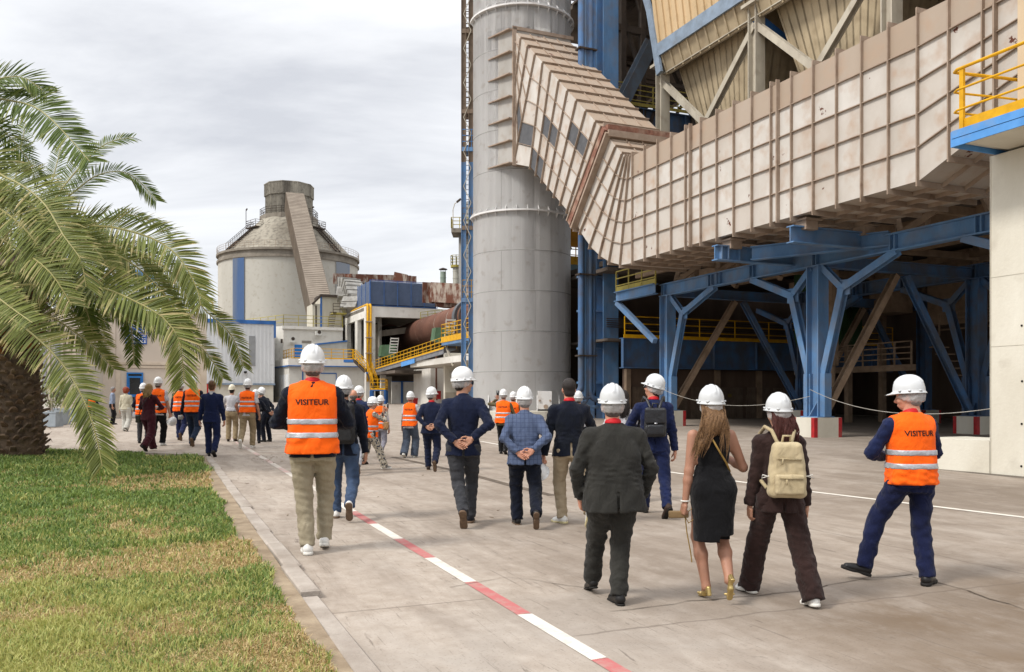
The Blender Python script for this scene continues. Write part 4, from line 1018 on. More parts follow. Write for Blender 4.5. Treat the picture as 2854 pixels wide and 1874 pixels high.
# kiln building: concrete frame, kiln, louvre box
S6 = 97
kb = thing('kiln_building', 'weathered concrete frame building open at the front where the rusty kiln comes out', 'building', W(S6, 28, 1.2))
tL, tR = t_at(1020, S6), t_at(1252, S6); zt = 12.3; zbm = 11.1
mb = MB(); mb.box(S6, S6+1, tL, tR, zbm, zt)
tq = t_at(1034, S6); tq2 = t_at(1046, S6); mb.box(S6, S6+1, tL+.0, tq2, 1, zbm-.002); mb.build('front_frame', concwhite, kb)
mb = MB(); mb.box(S6+1.002, S6+24, tL, tL+.5, zbm-.1, zt)
for s in (S6+4.4, S6+10, S6+16, S6+22): mb.box(s, s+1.3, tL+.02, tL+.5, 4, zbm-.1)
mb.box(S6+1.01, S6+24, tL+.02, tL+.5, 4, 6.2); mb.build('side_frame', concwhite, kb)
mb = MB(); mb.box(S6+1.01, S6+24, tL+1.9, tL+2.1, 4, 12); mb.build('side_recess', mat('stained_wall', '8A867D', '6A655D', .95, .5, 4, dirt='3A3632', dlo=.5, dhi=.7), kb)
for s in (S6+2.2, S6+7.6, S6+13.5, S6+19.5):
    mb = MB(); mb.box(s, s+1.3, tL+1.85, tL+1.9, 6.2, 10.6); mb.build('dark_window', dark, kb)
mb = MB(); mb.box(S6+1.01, S6+25, tL, 46, zt-.5, zt-.1); mb.build('roof', concgrey, kb)
mb = MB(); mb.box(S6+19, S6+19.3, tL+.6, 48, 1, zt-.6)
for i in range(14):
    for j in range(20): mb.box(S6+18.94, S6+19, tL+.8+i*1.1, tL+1.8+i*1.1, 1.3+j*.5, 1.7+j*.5)
mb.build('block_wall', concdark, kb)
mb = MB(); mb.box(S6+2, S6+3, tq2+.2, tq2+.8, 3.5, 10.4); mb.bar(W(S6+2.5, tq2+.3, 9.2), W(S6+2.5, tq2+8.5, 10.5), .8, .7); mb.build('inner_frame', concgrey, kb)
mb = MB(); mb.rail([W(S6-.3, t_at(1170, S6), zbm-.3), W(S6-.3, t_at(1230, S6), zbm+.1)], 1, .03, .8, 2); mb.build('small_railing', yellowdull, kb)
lv = MB(); l0, l1 = t_at(1032, S6), t_at(1219, S6); z0_, z1_ = zt+.05, z_at(788, 101)
lb_ = thing('louvre_box', 'dark blue louvred enclosure standing on the kiln building roof', 'enclosure', W(S6+3, (l0+l1)/2, zt))
n_ = 26
for i in range(n_):
    z = z0_+.2+(z1_-z0_-.3)*i/n_
    lv.hexa([W(S6, l0, z), W(S6, l1, z), W(S6+.12, l1, z+.09), W(S6+.12, l0, z+.09), W(S6, l0, z+.03), W(S6, l1, z+.03), W(S6+.12, l1, z+.12), W(S6+.12, l0, z+.12)])
    lv.box(S6, S6+6, l0-.03, l0, z, z+.07)
lv.build('louvre_blades', louver_m, lb_)
mb = MB(); mb.box(S6+.2, S6+6, l0+.05, l1-.05, z0_, z1_-.1); mb.build('inner_box', mat('dark_blue_core', '3A4762', '313D55', .8, 1), lb_)
mb = MB()
for i in range(6): t = l0+(l1-l0)*i/5; mb.box(S6-.05, S6+.0, t-.028, t+.028, z0_, z1_)
mb.box(S6-.06, S6, l0, l1, z1_-.04, z1_+.02); mb.box(S6-.06, S6, l0, l1, z0_, z0_+.06)
for i in range(4): mb.box(S6+i*2, S6+i*2+.1, l0-.08, l0-.03, z0_, z1_)
mb.build('blue_frame', mat('louvre_frame_blue', '3F639B', '375788'), lb_)
# rusty duct and machinery on the roof behind
rd = thing('rusty_roof_duct', 'rust-streaked horizontal duct lying on the roof behind the louvred box', 'duct', W(S6+14, 24, 14))
mb = MB(); a = px3(962, 779, 112); b = px3(1130, 783, 118); 
mb.bar(a, b, 3, 1.1); 
for i in range(9): c = a.lerp(b, i/8); mb.bar(c-ZV*.68, c+ZV*.7, .2, 3.1)
mb.build('duct_run', rustduct, rd)
mb = MB(); mb.bar(px3(1098, 782, 113), px3(1134, 790, 113), 2.2, 2); mb.build('duct_end', rustduct, rd)
wd_ = thing('grey_bent_duct', 'grey panelled duct bending down in front of the silo to the kiln roof', 'duct', px3(965, 860, 108))
mb = MB(); Pd = [px3(962, 800, 110), px3(975, 800, 109), px3(985, 815, 108), px3(990, 838, 107), px3(978, 872, 106)]
for p, q in zip(Pd[:-1], Pd[1:]): mb.bar(p, q, 2.2, 2.2)
for p, q in zip(Pd[:-1], Pd[1:]):
    for u in (0, .5): mb.bar(p.lerp(q, u), p.lerp(q, u+.05), 2.4, 2.4)
mb.bar(px3(948, 812, 109), px3(952, 838, 108), 1, 1.6)
mb.build('duct_segment', mat('grey_duct_sheet', '9C9A95', '7F7C76', .8, 1, dirt='5C564F', dlo=.5, dhi=.8), wd_)
rd2 = thing('rust_brown_duct', 'thick rust-brown duct behind the ladder mast right of the louvred box', 'duct', W(94, 34, 12.5))
mb = MB(); a = px3(1215, 818, 98); b = px3(1330, 825, 96); mb.bar(a, b, 3, 2.2)
for i in range(8): c = a.lerp(b, i/7); mb.bar(c-ZV*1.15, c+ZV*1.2, .12, 3.2)
mb.bar(px3(1225, 850, 98), px3(1330, 852, 96), 2, .6)
mb.build('duct_run', rustduct, rd2)
# kiln
TK = 30.2
kl = thing('rotary_kiln', 'rust-brown rotary kiln tube slanting out of the concrete building', 'kiln', W(85, TK, 2))
zk = lambda s: 9.2+(108-s)*.021
mb = MB(); mb.tube([W(109, TK, zk(109)), W(60, TK, zk(60))], 1.62, 48, True); mb.build('kiln_shell', rust_m, kl, True)
for (s, r, w_, m) in ((109.4, 1.85, 1.4, darksteel), (111.2, 2.1, 1.3, darksteel), (112.8, 2.45, 1.2, rust_m), (81.4, 1.9, .8, mat('kiln_tyre_steel', '6B6D70', '5A5A5C', .4, 1, metal=.6)), (79.8, 1.75, .3, darksteel)):
    mb = MB(); mb.tube([W(s, TK, zk(s)), W(s-w_, TK, zk(s-w_))], r, 48, True); mb.build('kiln_tyre', m, kl)
for s in (102, 95, 88, 84): 
    mb = MB(); mb.tube([W(s, TK, zk(s)), W(s-.08, TK, zk(s-.08))], 1.635, 48, True); mb.build('weld_band', rustduct, kl)
mb = MB(); mb.box(113, 115, TK-3.2, TK+3.2, 4.5, 11.0); mb.build('kiln_hood', concdark, kl)
for (px, py, s_) in ((1080, 979, 95), (1232, 934, 80)):
    gsup = thing('roller_cover', 'green sheet cover with white slatted grille beside the kiln, '+('left and lower one' if px < 1200 else 'right and higher one'), 'machine cover', px3(px, py, s_), 'green roller covers along the kiln')
    mb = MB(); c = px3(px, py, s_+3); mb.hexa([c+V*a*.62-U*b+ZV*z*.75 for (a, b, z) in ((-1.4, .2, -.8), (1.2, .6, -1.1), (1.2, -1, -1.1), (-1.4, -1, -.8), (-1.1, .2, .9), (1.4, .6, 1.), (1.4, -1, 1.), (-1.1, -1, .9))]); mb.build('cover', green_m, gsup)
    mb = MB()
    for i in range(6): z = -.9+i*.32; mb.bar(c-U*-.0+V*(.1+z*.12)-U*.75+ZV*(z+.7), c+V*(1.+z*.12)-U*.75+ZV*(z+.7), .06, .13)
    mb.bar(c+V*0-U*.75-ZV*.3, c+V*.2-U*.75+ZV*1.5, .06); mb.bar(c+V*.9-U*.75-ZV*.3, c+V*1.1-U*.75+ZV*1.5, .06)
    mb.build('slatted_grille', whitepaint, gsup)
# walkway rising along the kiln, platform, supports
TWk = 25.
wk = thing('kiln_walkway', 'rising steel walkway with yellow railings in front of the kiln', 'walkway', W(85, TWk, 1.5))
sA, sB, sC = 99., 72.3, 62.
zA = z_at(1034, dep(sA, TWk)); zB = z_at(973, dep(sB, TWk))
mb = MB(); mb.bar(W(sA, TWk, zA), W(sB, TWk, zB), 1.2, .12); mb.ibeam(W(sA, TWk-.6, zA-.25), W(sB, TWk-.6, zB-.25), .15, .42); mb.build('deck', mat('grey_steel', '7E8084', '6B6C70', .6, 2), wk)
mb = MB(); mb.rail([W(sA, TWk-.6, zA), W(sB, TWk-.6, zB)], 1.05, .02, 1.25, 2, .14); mb.rail([W(sA, TWk+.6, zA), W(sB, TWk+.6, zB)], 1.05, .016, 2.5, 1); mb.build('yellow_railing', yellow, wk)
mb = MB(); 
for (a, b) in ((sA-.2, sA+1.2), (85.5, 80.8)): 
    za_ = zA+(zB-zA)*(sA-a)/(sA-sB); zb_ = zA+(zB-zA)*(sA-b)/(sA-sB)
    mb.bar(W(a, TWk-.72, za_-.35), W(b, TWk-.72, zb_-.35), .06, .45)
mb.build('blue_plate', bluelight, wk)
zP = z_at(953, dep(72, TWk))
mb = MB(); mb.box(sC, sB, TWk-.8, TWk+4, zP-.35, zP); mb.build('upper_platform', blue, wk)
mb = MB(); mb.box(sC, sB, TWk-.84, TWk-.8, zP-.1, zP+.4); mb.rail([W(sB, TWk+3, zP), W(sB, TWk-.8, zP), W(sC, TWk-.8, zP)], 1.5, .026, 1.0, 3); mb.rail([W(sB-.1, TWk+1.5, zP), W(sC, TWk+1.5, zP)], 1.7, .022, 1.2, 3); mb.build('yellow_railing', yellow, wk)
mb = MB(); mb.box(83, 66, TWk-.5, TWk+6, zB-1.3, zB-.75); mb.build('concrete_deck', concwhite, wk)
for (xa, xb, s) in ((1200, 1240, 84), ):
    mb = MB(); mb.box(s, s+6, t_at(xa, s), t_at(xb, s), .8, zB-1.3); mb.build('concrete_pier', concwhite, wk)
mb = MB(); mb.bar(W(sB, TWk-.4, zP-.3), W(sB-2, TWk-.4, zP-2.2), .15); mb.build('brace', offwhite_steel, wk)
wallb = thing('pier_wall', 'grey-white concrete wall behind the ladder mast below the kiln platform', 'wall', W(76, 27, 1))
mb = MB(); mb.box(77, 77.4, t_at(1240, 77), t_at(1420, 77), .4, 6.0); mb.build('wall', conc, wallb)
mb = MB(); fbox(mb, 1255, 1037, 1272, 1052, 76.8, .2); mb.build('wall_lamp', acm, wallb)
mb = MB(); fbox(mb, 1241, 1094, 1290, 1130, 76.8, .2); mb.build('wall_panel', offwhite_steel, wallb)
mb = MB(); s = 83.7; mb.tube([W(s, t_at(1216, s), 6), W(s, t_at(1216, s), 3), W(s, t_at(1216, s)+.05, 1.5)], .09, 8); mb.build('drain_pipe', rust_m, wallb)
fb = thing('fire_cabinet', 'red fire-hose cabinet on the white pier beside the navy-suited man', 'cabinet', px3(1224, 1100, 82))
mb = MB(); fbox(mb, 1219, 1090, 1229, 1113, 83, .4); mb.build('cabinet_box', redpaint, fb)
mb = MB(); fbox(mb, 1209, 1088, 1216, 1110, 83, .3); mb.build('hose_bracket', whitepaint, fb)
# space below the walkway
ub = thing('undercroft', 'dark undercroft with white blue-trimmed partition below the kiln walkway', 'building', W(93, 28, 1.3))
mb = MB(); mb.box(99, 99.3, t_at(1022, 99), t_at(1300, 99), .8, zA+.4); mb.box(87, 99, t_at(1060, 93), t_at(1260, 93), zA-.6, zA-.3); mb.build('rear_wall', concdark, ub)
mb = MB(); fbox(mb, 1092, 1064, 1122, 1127, 94, .3); fbox(mb, 1124, 1064, 1200, 1127, 94, .3); mb.build('partition', concwhite, ub)
mb = MB(); fbox(mb, 1118, 1063, 1123, 1127, 93.9, .1); fbox(mb, 1092, 1063, 1200, 1065, 93.9, .1); mb.build('blue_trim', bluetrim, ub)
mb = MB(); fbox(mb, 1070, 1050, 1092, 1127, 96, .5); fbox(mb, 1062, 1046, 1076, 1127, 95, .5); mb.build('pillar', concwhite, ub)
# bins
for (xa, ya, xb, yb, m, lab) in ((1150, 1110, 1176, 1126, redpaint, 'red open-topped skip against the white partition wall'), (1180, 1106, 1192, 1124, green_m, 'small green bin between red skip and white pier')):
    bn = thing('waste_bin', lab, 'bin', px3((xa+xb)/2, yb, 92))
    Y = 92; A = px3(xa, yb, Y); B = px3(xb, ya, Y)
    mb = MB(); mb.hexa([Vector((A.x+.1, Y, A.z)), Vector((B.x-.1, Y, A.z)), Vector((B.x-.1, Y+1, A.z)), Vector((A.x+.1, Y+1, A.z)), Vector((A.x, Y-.1, B.z)), Vector((B.x, Y-.1, B.z)), Vector((B.x, Y+1.1, B.z)), Vector((A.x, Y+1.1, B.z))])
    mb.build('bin_body', m, bn)
    mb = MB(); mb.abox(A.x-.04, B.x+.04, Y-.16, Y-.06, B.z-.12, B.z); mb.build('rim', m, bn)
# yellow down-pipes and stairs
yp = thing('gas_pipes', 'pair of yellow pipes running down the corner of the concrete building', 'pipe', W(S6-.4, tL, 3))
for dx_ in (0, .34):
    mb = MB(); t = t_at(1023, S6)+dx_
    mb.tube([W(S6+20, t, 12.3), W(S6+.3, t, 12.45), W(S6-.1, t, 12.45), W(S6-.3, t, 12.3), W(S6-.3, t, 3.6)], .14 if dx_ else .13, 10, True); mb.build('pipe', yellow, yp, True)
mb = MB()
for z in (5, 6.8, 8.6, 10.4): mb.box(S6-.5, S6, t_at(1018, S6), t_at(1036, S6), z, z+.12)
mb.build('pipe_clamp', rib_m, yp, split=True)
stt = thing('yellow_stairs', 'yellow zigzag stairs on a blue-legged landing below the kiln building', 'stairs', px3(1058, 1127, 95))
def stair(P, Q, n, wd_=.9):
    mb = MB(); d = (Q-P); h = Vector((d.x, d.y, 0)).normalized(); sdv = Vector((-h.y, h.x, 0))*wd_/2
    for o_ in (-1, 1): mb.bar(P+sdv*o_, Q+sdv*o_, .06, .28)
    for i in range(n): c = P.lerp(Q, (i+.5)/n); mb.bar(c-sdv, c+sdv, .26, .05)
    mb.build('stair_flight', darksteel, stt)
    mb = MB(); 
    for o_ in (-1, 1):
        mb.rail([P+sdv*o_, Q+sdv*o_], 1.1, .03, 1.0, 2)
    mb.build('stair_railing', yellow, stt)
Ys = 94.
pA = px3(975, 1003, Ys); pA2 = px3(987, 1003, Ys); pB = px3(1022, 1038, Ys-.3); pB2 = px3(1030, 1038, Ys-.3); pC = px3(1046, 1083, Ys-.6); 
stair(pA2, pB, 12); stair(pB2, pC, 13)
mb = MB(); mb.abox(px3(960, 0, Ys).x, pA2.x, Ys-.5, Ys+.6, pA.z-.3, pA.z); mb.abox(pB.x, pB2.x, Ys-.8, Ys+.3, pB.z-.15, pB.z); X0, X1 = px3(1036, 0, Ys).x, px3(1078, 0, Ys).x; zL = z_at(1087, Ys)
mb.abox(X0, X1, Ys-1, Ys+.6, zL-.12, zL); mb.build('landing', bluetrim, stt)
mb = MB(); mb.rail([(X0, Ys-1, zL), (X1, Ys-1, zL), (X1, Ys+.6, zL)], 1.15, .03, .9, 2, .2); mb.rail([px3(960, 1003, Ys)-Vector((0, .5, 0)), pA2-Vector((0, .5, 0))], 1.1, .03, .8, 2); mb.build('landing_railing', yellow, stt)
mb = MB()
for x in (X0+.05, X1-.05): 
    for y in (Ys-.95, Ys+.5): mb.bar((x, y, zL-.1), (x, y, gz(x, y)), .2)
mb.build('leg', bluetrim, stt, split=True)
mb = MB(); c = px3(1035, 1062, Ys-.5); mb.tube([c+ZV*.9, c+ZV*.2, c-ZV*.5+V*.2, c-ZV*.8+V*.8], .16, 10); mb.build('yellow_elbow_pipe', yellow, stt, True)
# preheater legs and little stacks right of the silo
pt = thing('process_tower', 'grey process tower with railed platform and street light behind the ladder mast', 'tower', px3(1300, 1100, 105))
mb = MB(); c = px3(1300, 0, 105); mb.tube([Vector((c.x, 105, 1)), Vector((c.x, 105, z_at(655, 105)))], .95, 20); c2 = px3(1325, 0, 106); mb.tube([Vector((c2.x, 106, 1)), Vector((c2.x, 106, z_at(560, 105)))], 1.2, 20); mb.build('tower_shell', mat('tower_grey', '7F7D79', '6E6B66', .7, 1, 4), pt, True)
zz = z_at(643, 105); A = px3(1260, 0, 105).x; B = px3(1400, 0, 105).x
mb = MB(); mb.abox(A, B, 103.5, 107, zz-.5, zz); mb.build('platform', concgrey, pt)
mb = MB(); mb.rail([(A, 107, zz), (A, 103.5, zz), (B, 103.5, zz)], 1.3, .035, 1, 2); mb.build('platform_railing', yellowdull, pt)
mb = MB(); x = px3(1262, 0, 103).x; mb.tube([(x, 103.4, zz), (x, 103.4, zz+2.2), (x+.2, 103.4, zz+2.9), (x+.6, 103.4, zz+3.2)], .05, 6); mb.build('lamp_pole', offwhite_steel, pt)
mb = MB(); mb.bar((x+.45, 103.4, zz+3.1), (x+.95, 103.4, zz+3.5), .35, .2); mb.build('lamp_head', darksteel, pt)
for (xa, xb, yt, cap, lab) in ((1227, 1243, 758, True, 'short greenish stack with flat cap beyond the louvred box'), (1262, 1282, 740, False, 'short pale stack topped by a railed ring beyond the rust-brown duct')):
    sk = thing('vent_stack', lab, 'stack', px3((xa+xb)/2, 800, 108), 'short vent stacks behind the kiln')
    c = px3((xa+xb)/2, 0, 108); zt = z_at(yt, 108); r = (xb-xa)/2/F*108
    mb = MB(); mb.tube([Vector((c.x, 108, z_at(830, 108))), Vector((c.x, 108, zt))], r, 16)
    for k in range(3): mb.tube([Vector((c.x, 108, zt-.8-k*.9)), Vector((c.x, 108, zt-.7-k*.9))], r*1.06, 16)
    mb.build('stack_pipe', mat('green_grey_sheet' if cap else 'pale_sheet', '8D9A8C' if cap else 'B5B2A6', None, .7, 2), sk)
    mb = MB()
    if cap: mb.tube([Vector((c.x, 108, zt+.25)), Vector((c.x, 108, zt+.35)), Vector((c.x, 108, zt+.5))], [r*1.5, r*1.4, .1], 16); mb.bar((c.x-r*.8, 108, zt), (c.x-r*.8, 108, zt+.3), .05); mb.bar((c.x+r*.8, 108, zt), (c.x+r*.8, 108, zt+.3), .05); mb.build('rain_cap', darksteel, sk)
    else:
        mb.tube([Vector((c.x, 108, zt-.3)), Vector((c.x, 108, zt))], r*1.6, 16)
        P = [Vector((c.x+r*1.55*math.cos(k*.785), 108+r*1.55*math.sin(k*.785), zt)) for k in range(9)]; mb.rail(P, 1.2, .03, .6, 2); mb.build('ring_platform', yellowdull, sk)
# planters by the office wing
pots = [(133, 1192, .62, 1.0), (155, 1186, .66, .9), (179, 1176, 1.05, 1.0)]
leafm = mat('planter_leaf', '4B5A32', '6C7440', .6, 8); leafy = mat('planter_leaf_yellow', '8A8A4A', '6C7440', .6, 8)
galv = mat('galvanised_planter', '9AA3AA', '8A9298', .5, 3)
for i, (px, py, wd_, h) in enumerate(pots):
    g = gp(px, py); lab = ['nearest grey metal planter with a bamboo-like bush, half behind the palm trunk', 'middle grey metal planter with a yellowish bush', 'widest grey metal planter with a small fan palm, furthest right of the three'][i]
    p = thing('planter', lab, 'planter', g, 'grey metal planters by the office wing')
    hh = .62
    mb = MB(); mb.abox(g.x-wd_/2, g.x+wd_/2, g.y, g.y+.6, g.z+.03, g.z+hh); mb.build('planter_box', galv, p)
    mb = MB(); mb.abox(g.x-wd_/2-.02, g.x+wd_/2+.02, g.y-.02, g.y+.62, g.z+hh-.05, g.z+hh+.005); mb.build('planter_rim', galv, p)
    pl = thing('potted_plant', ['bushy green plant growing in the nearest grey planter', 'yellow-green bush growing in the middle grey planter', 'small spreading palm in the widest grey planter'][i], 'plant', g+ZV*hh, 'plants in the grey planters')
    rr = random.Random(i); mb = MB()
    for k in range(150):
        a = rr.uniform(0, 6.28); r = rr.uniform(.05, .5)*(1.3 if i == 2 else .8); z = hh+rr.uniform(.15, 1.15)*h
        c = Vector((g.x+math.cos(a)*r, g.y+.3+math.sin(a)*r*.8, g.z+z)); dd = Vector((math.cos(a), math.sin(a), rr.uniform(-.3, 1.3))).normalized()*rr.uniform(.15, .4)
        sd_ = dd.cross(ZV).normalized()*.018; mb.add([c-sd_, c+sd_, c+dd*.6+sd_*.9+ZV*.01, c+dd*1.1, c+dd*.6-sd_*.9], [(0, 1, 2, 3, 4)])
    mb.build('leaves', leafy if i == 1 else leafm, pl)
    mb = MB()
    for k in range(7): a = k*.9; mb.bar((g.x+.05*math.cos(a), g.y+.3+.05*math.sin(a), g.z+hh-.05), (g.x+.3*math.cos(a), g.y+.3+.25*math.sin(a), g.z+hh+.8*h), .014)
    mb.build('stem', mat('stem_brown', '6B5B40'), pl)
# little kerb island in the yard
ik = thing('kerb_island', 'small red and white kerb piece lying in the yard behind the bending man', 'kerb', gp(775, 1178))
g = gp(752, 1180); g2 = gp(774, 1180); g3 = gp(786, 1180)
mb = MB(); mb.abox(g.x, g2.x, g.y, g.y+.5, g.z, g.z+.14); mb.build('red_part', redpaint, ik)
mb = MB(); mb.abox(g2.x, g3.x, g.y, g.y+.5, g.z, g.z+.14); mb.build('white_part', conc, ik)
# distant blue structure behind the fronds
bs = thing('blue_roof_structure', 'blue steel roof edge glimpsed between the palm fronds', 'structure', px3(500, 900, 120))
mb = MB(); mb.bar(px3(330, 745, 115), px3(432, 775, 115), .5, .7); mb.bar(px3(432, 768, 115), px3(424, 795, 115), .4, .5); mb.bar(px3(332, 745, 115), px3(332, 1100, 115), .4, .4); mb.bar(px3(428, 790, 115), px3(424, 1100, 115), .4, .4); mb.build('blue_girder', bluelight, bs)
# ---------------------------------------------------------------- people: bodies and clothes grown as implicit surfaces
def A3(*p): return np.array(p, float)
class Field:
    def __init__(s, lo, hi, h):
        s.lo = np.array(lo, float); s.h = h; s.n = np.maximum(4, np.ceil((np.array(hi)-s.lo)/h).astype(int)+1)
        s.ax = [s.lo[i]+np.arange(s.n[i])*h for i in range(3)]
        s.v = np.full(s.n, .5, np.float32)
    def sub(s, lo, hi):
        i0 = np.clip(np.floor((np.array(lo)-s.lo)/s.h).astype(int), 0, s.n); i1 = np.clip(np.ceil((np.array(hi)-s.lo)/s.h).astype(int)+1, 0, s.n)
        sl = tuple(slice(a, b) for a, b in zip(i0, i1))
        X, Y, Z = np.meshgrid(s.ax[0][sl[0]], s.ax[1][sl[1]], s.ax[2][sl[2]], indexing='ij')
        return sl, X, Y, Z
    def join(s, sl, d, k):
        a = s.v[sl]
        if k > 0:
            h = np.maximum(k-np.abs(a-d), 0)/k; s.v[sl] = np.minimum(a, d)-h*h*k*.25
        else: s.v[sl] = np.minimum(a, d)
    def cone(s, a, b, ra, rb, k=.03, flat=False, sq=(1, 1, 1)):
        a = np.array(a, float); b = np.array(b, float); m = max(ra, rb)+k+.02
        sl, X, Y, Z = s.sub(np.minimum(a, b)-m, np.maximum(a, b)+m)
        if X.size == 0: return
        d = b-a; L2 = max(1e-9, d@d)
        t = ((X-a[0])*d[0]+(Y-a[1])*d[1]+(Z-a[2])*d[2])/L2; tc = np.clip(t, 0, 1)
        px, py, pz = X-a[0]-tc*d[0], Y-a[1]-tc*d[1], Z-a[2]-tc*d[2]
        q = np.sqrt((px/sq[0])**2+(py/sq[1])**2+(pz/sq[2])**2)*min(sq)-(ra+(rb-ra)*tc)*min(sq) if sq != (1, 1, 1) else np.sqrt(px*px+py*py+pz*pz)-(ra+(rb-ra)*tc)
        if flat: q = np.maximum(q, (t-1)*math.sqrt(L2))
        s.join(sl, q, k)
    def ell(s, c, r, k=.03, R=None):
        c = np.array(c, float); m = max(r)+k+.02
        sl, X, Y, Z = s.sub(c-m, c+m)
        if X.size == 0: return
        x, y, z = X-c[0], Y-c[1], Z-c[2]
        if R is not None: x, y, z = (R[0][0]*x+R[0][1]*y+R[0][2]*z, R[1][0]*x+R[1][1]*y+R[1][2]*z, R[2][0]*x+R[2][1]*y+R[2][2]*z)
        k0 = np.sqrt((x/r[0])**2+(y/r[1])**2+(z/r[2])**2); k1 = np.sqrt((x/r[0]**2)**2+(y/r[1]**2)**2+(z/r[2]**2)**2)+1e-9
        s.join(sl, k0*(k0-1)/k1, k)
    def loft(s, keys, k=.03, ex=2.4, shear=0., zp=.95, grow=0.):
        ks = sorted(keys); zs = [q[0] for q in ks]; z0, z1 = zs[0], zs[-1]; m = max(max(q[1], q[2]) for q in ks)+.12+abs(shear)*.6
        sl, X, Y, Z = s.sub((-m, -m+min(q[3] for q in ks)-.05, z0-.06), (m, m+.05, z1+.06))
        if X.size == 0: return
        zc = np.clip(Z, z0, z1); rx = np.interp(zc, zs, [q[1] for q in ks])+grow; ry = np.interp(zc, zs, [q[2] for q in ks])+grow; cy = np.interp(zc, zs, [q[3] for q in ks])+(zc-zp)*shear
        x, y = X/rx, (Y-cy)/ry
        q = (np.abs(x)**ex+np.abs(y)**ex)**(1/ex)
        d = (q-1)*np.minimum(rx, ry)*(1.0)
        d = np.maximum(d, np.maximum(z0-Z, Z-z1))
        s.join(sl, d, k)
    def grid(s): return np.meshgrid(*s.ax, indexing='ij')
    def mesh(s):
        v = s.v; n = v.shape; neg = v < 0
        c = np.zeros(tuple(q-1 for q in n), np.int8)
        for dx in (0, 1):
            for dy in (0, 1):
                for dz in (0, 1): c += neg[dx:n[0]-1+dx, dy:n[1]-1+dy, dz:n[2]-1+dz]
        act = (c > 0) & (c < 8); idx = -np.ones(act.shape, np.int32); ii = np.argwhere(act); idx[act] = np.arange(len(ii))
        acc = np.zeros((len(ii), 3)); cnt = np.zeros(len(ii))
        cor = [(a, b, d) for a in (0, 1) for b in (0, 1) for d in (0, 1)]
        vals = {q: v[ii[:, 0]+q[0], ii[:, 1]+q[1], ii[:, 2]+q[2]] for q in cor}
        for q in cor:
            for ax in range(3):
                if q[ax] == 0:
                    q2 = list(q); q2[ax] = 1; q2 = tuple(q2); a, b = vals[q], vals[q2]; m = (a < 0) != (b < 0)
                    t = np.where(m, a/np.where(np.abs(a-b) < 1e-9, 1e-9, a-b), 0)
                    p = np.tile(np.array(q, float), (len(ii), 1)); p[:, ax] += t
                    acc += p*m[:, None]; cnt += m
        P = s.lo+(ii+acc/np.maximum(cnt, 1)[:, None])*s.h
        F_ = []
        for ax in range(3):
            o1, o2 = [(1, 2), (2, 0), (0, 1)][ax]
            a = neg; sl0 = [slice(1, -1)]*3; sl1 = [slice(1, -1)]*3; sl0[ax] = slice(0, -1); sl1[ax] = slice(1, None)
            A_, B_ = a[tuple(sl0)], a[tuple(sl1)]; e = np.argwhere(A_ != B_)
            if len(e) == 0: continue
            inside = A_[tuple(e.T)]
            base = e.copy(); base[:, o1] += 1; base[:, o2] += 1
            u = np.zeros(3, int); u[o1] = 1; w_ = np.zeros(3, int); w_[o2] = 1
            q = [base-u-w_, base-w_, base, base-u]
            f = np.stack([idx[tuple(x.T)] for x in q], 1)
            f[~inside] = f[~inside][:, ::-1]; F_.append(f)
        Fa = np.concatenate(F_) if F_ else np.zeros((0, 4), int)
        return P, Fa[(Fa >= 0).all(1)]
def wob(X, Y, Z, seed, wl, st=(1, 1, 1)):
    r = np.random.RandomState(seed); o = 0
    for i in range(6):
        d = r.normal(size=3); d /= np.linalg.norm(d); k = 2*math.pi/(wl*r.uniform(.6, 1.7)); o = o+np.sin(k*(d[0]*X*st[0]+d[1]*Y*st[1]+d[2]*Z*st[2])+r.uniform(0, 6.28)+.8*np.sin(k*.5*(d[1]*X-d[2]*Y+d[0]*Z)))
    return o/3.5
def mkobj(name, P, Fc, m, parent=None, smooth=True):
    me = bpy.data.meshes.new(name); n = len(P); me.vertices.add(n); me.vertices.foreach_set('co', np.asarray(P, np.float32).ravel())
    Fc = np.asarray(Fc); k = Fc.shape[1]; me.loops.add(Fc.size); me.loops.foreach_set('vertex_index', Fc.ravel().astype(np.int32)); me.polygons.add(len(Fc)); me.polygons.foreach_set('loop_start', np.arange(len(Fc))*k)
    me.update(calc_edges=True)
    if smooth: me.polygons.foreach_set('use_smooth', [True]*len(Fc))
    if m is not None: me.materials.append(m)
    o = bpy.data.objects.new(name, me); COL.objects.link(o)
    if parent is not None: o.parent = parent
    return o
def unit(v): v = np.array(v, float); return v/max(1e-9, np.linalg.norm(v))
def ik(a, b, l1, l2, pole):
    a, b, pole = np.array(a, float), np.array(b, float), np.array(pole, float); d = b-a; L_ = np.linalg.norm(d)
    if L_ > (l1+l2)*.999: b = a+d/L_*(l1+l2)*.999; d = b-a; L_ = np.linalg.norm(d)
    x = (l1*l1-l2*l2+L_*L_)/(2*L_); h = math.sqrt(max(0, l1*l1-x*x)); u = d/L_; p = pole-u*(pole@u); p = unit(p)
    return a+u*x+p*h, b
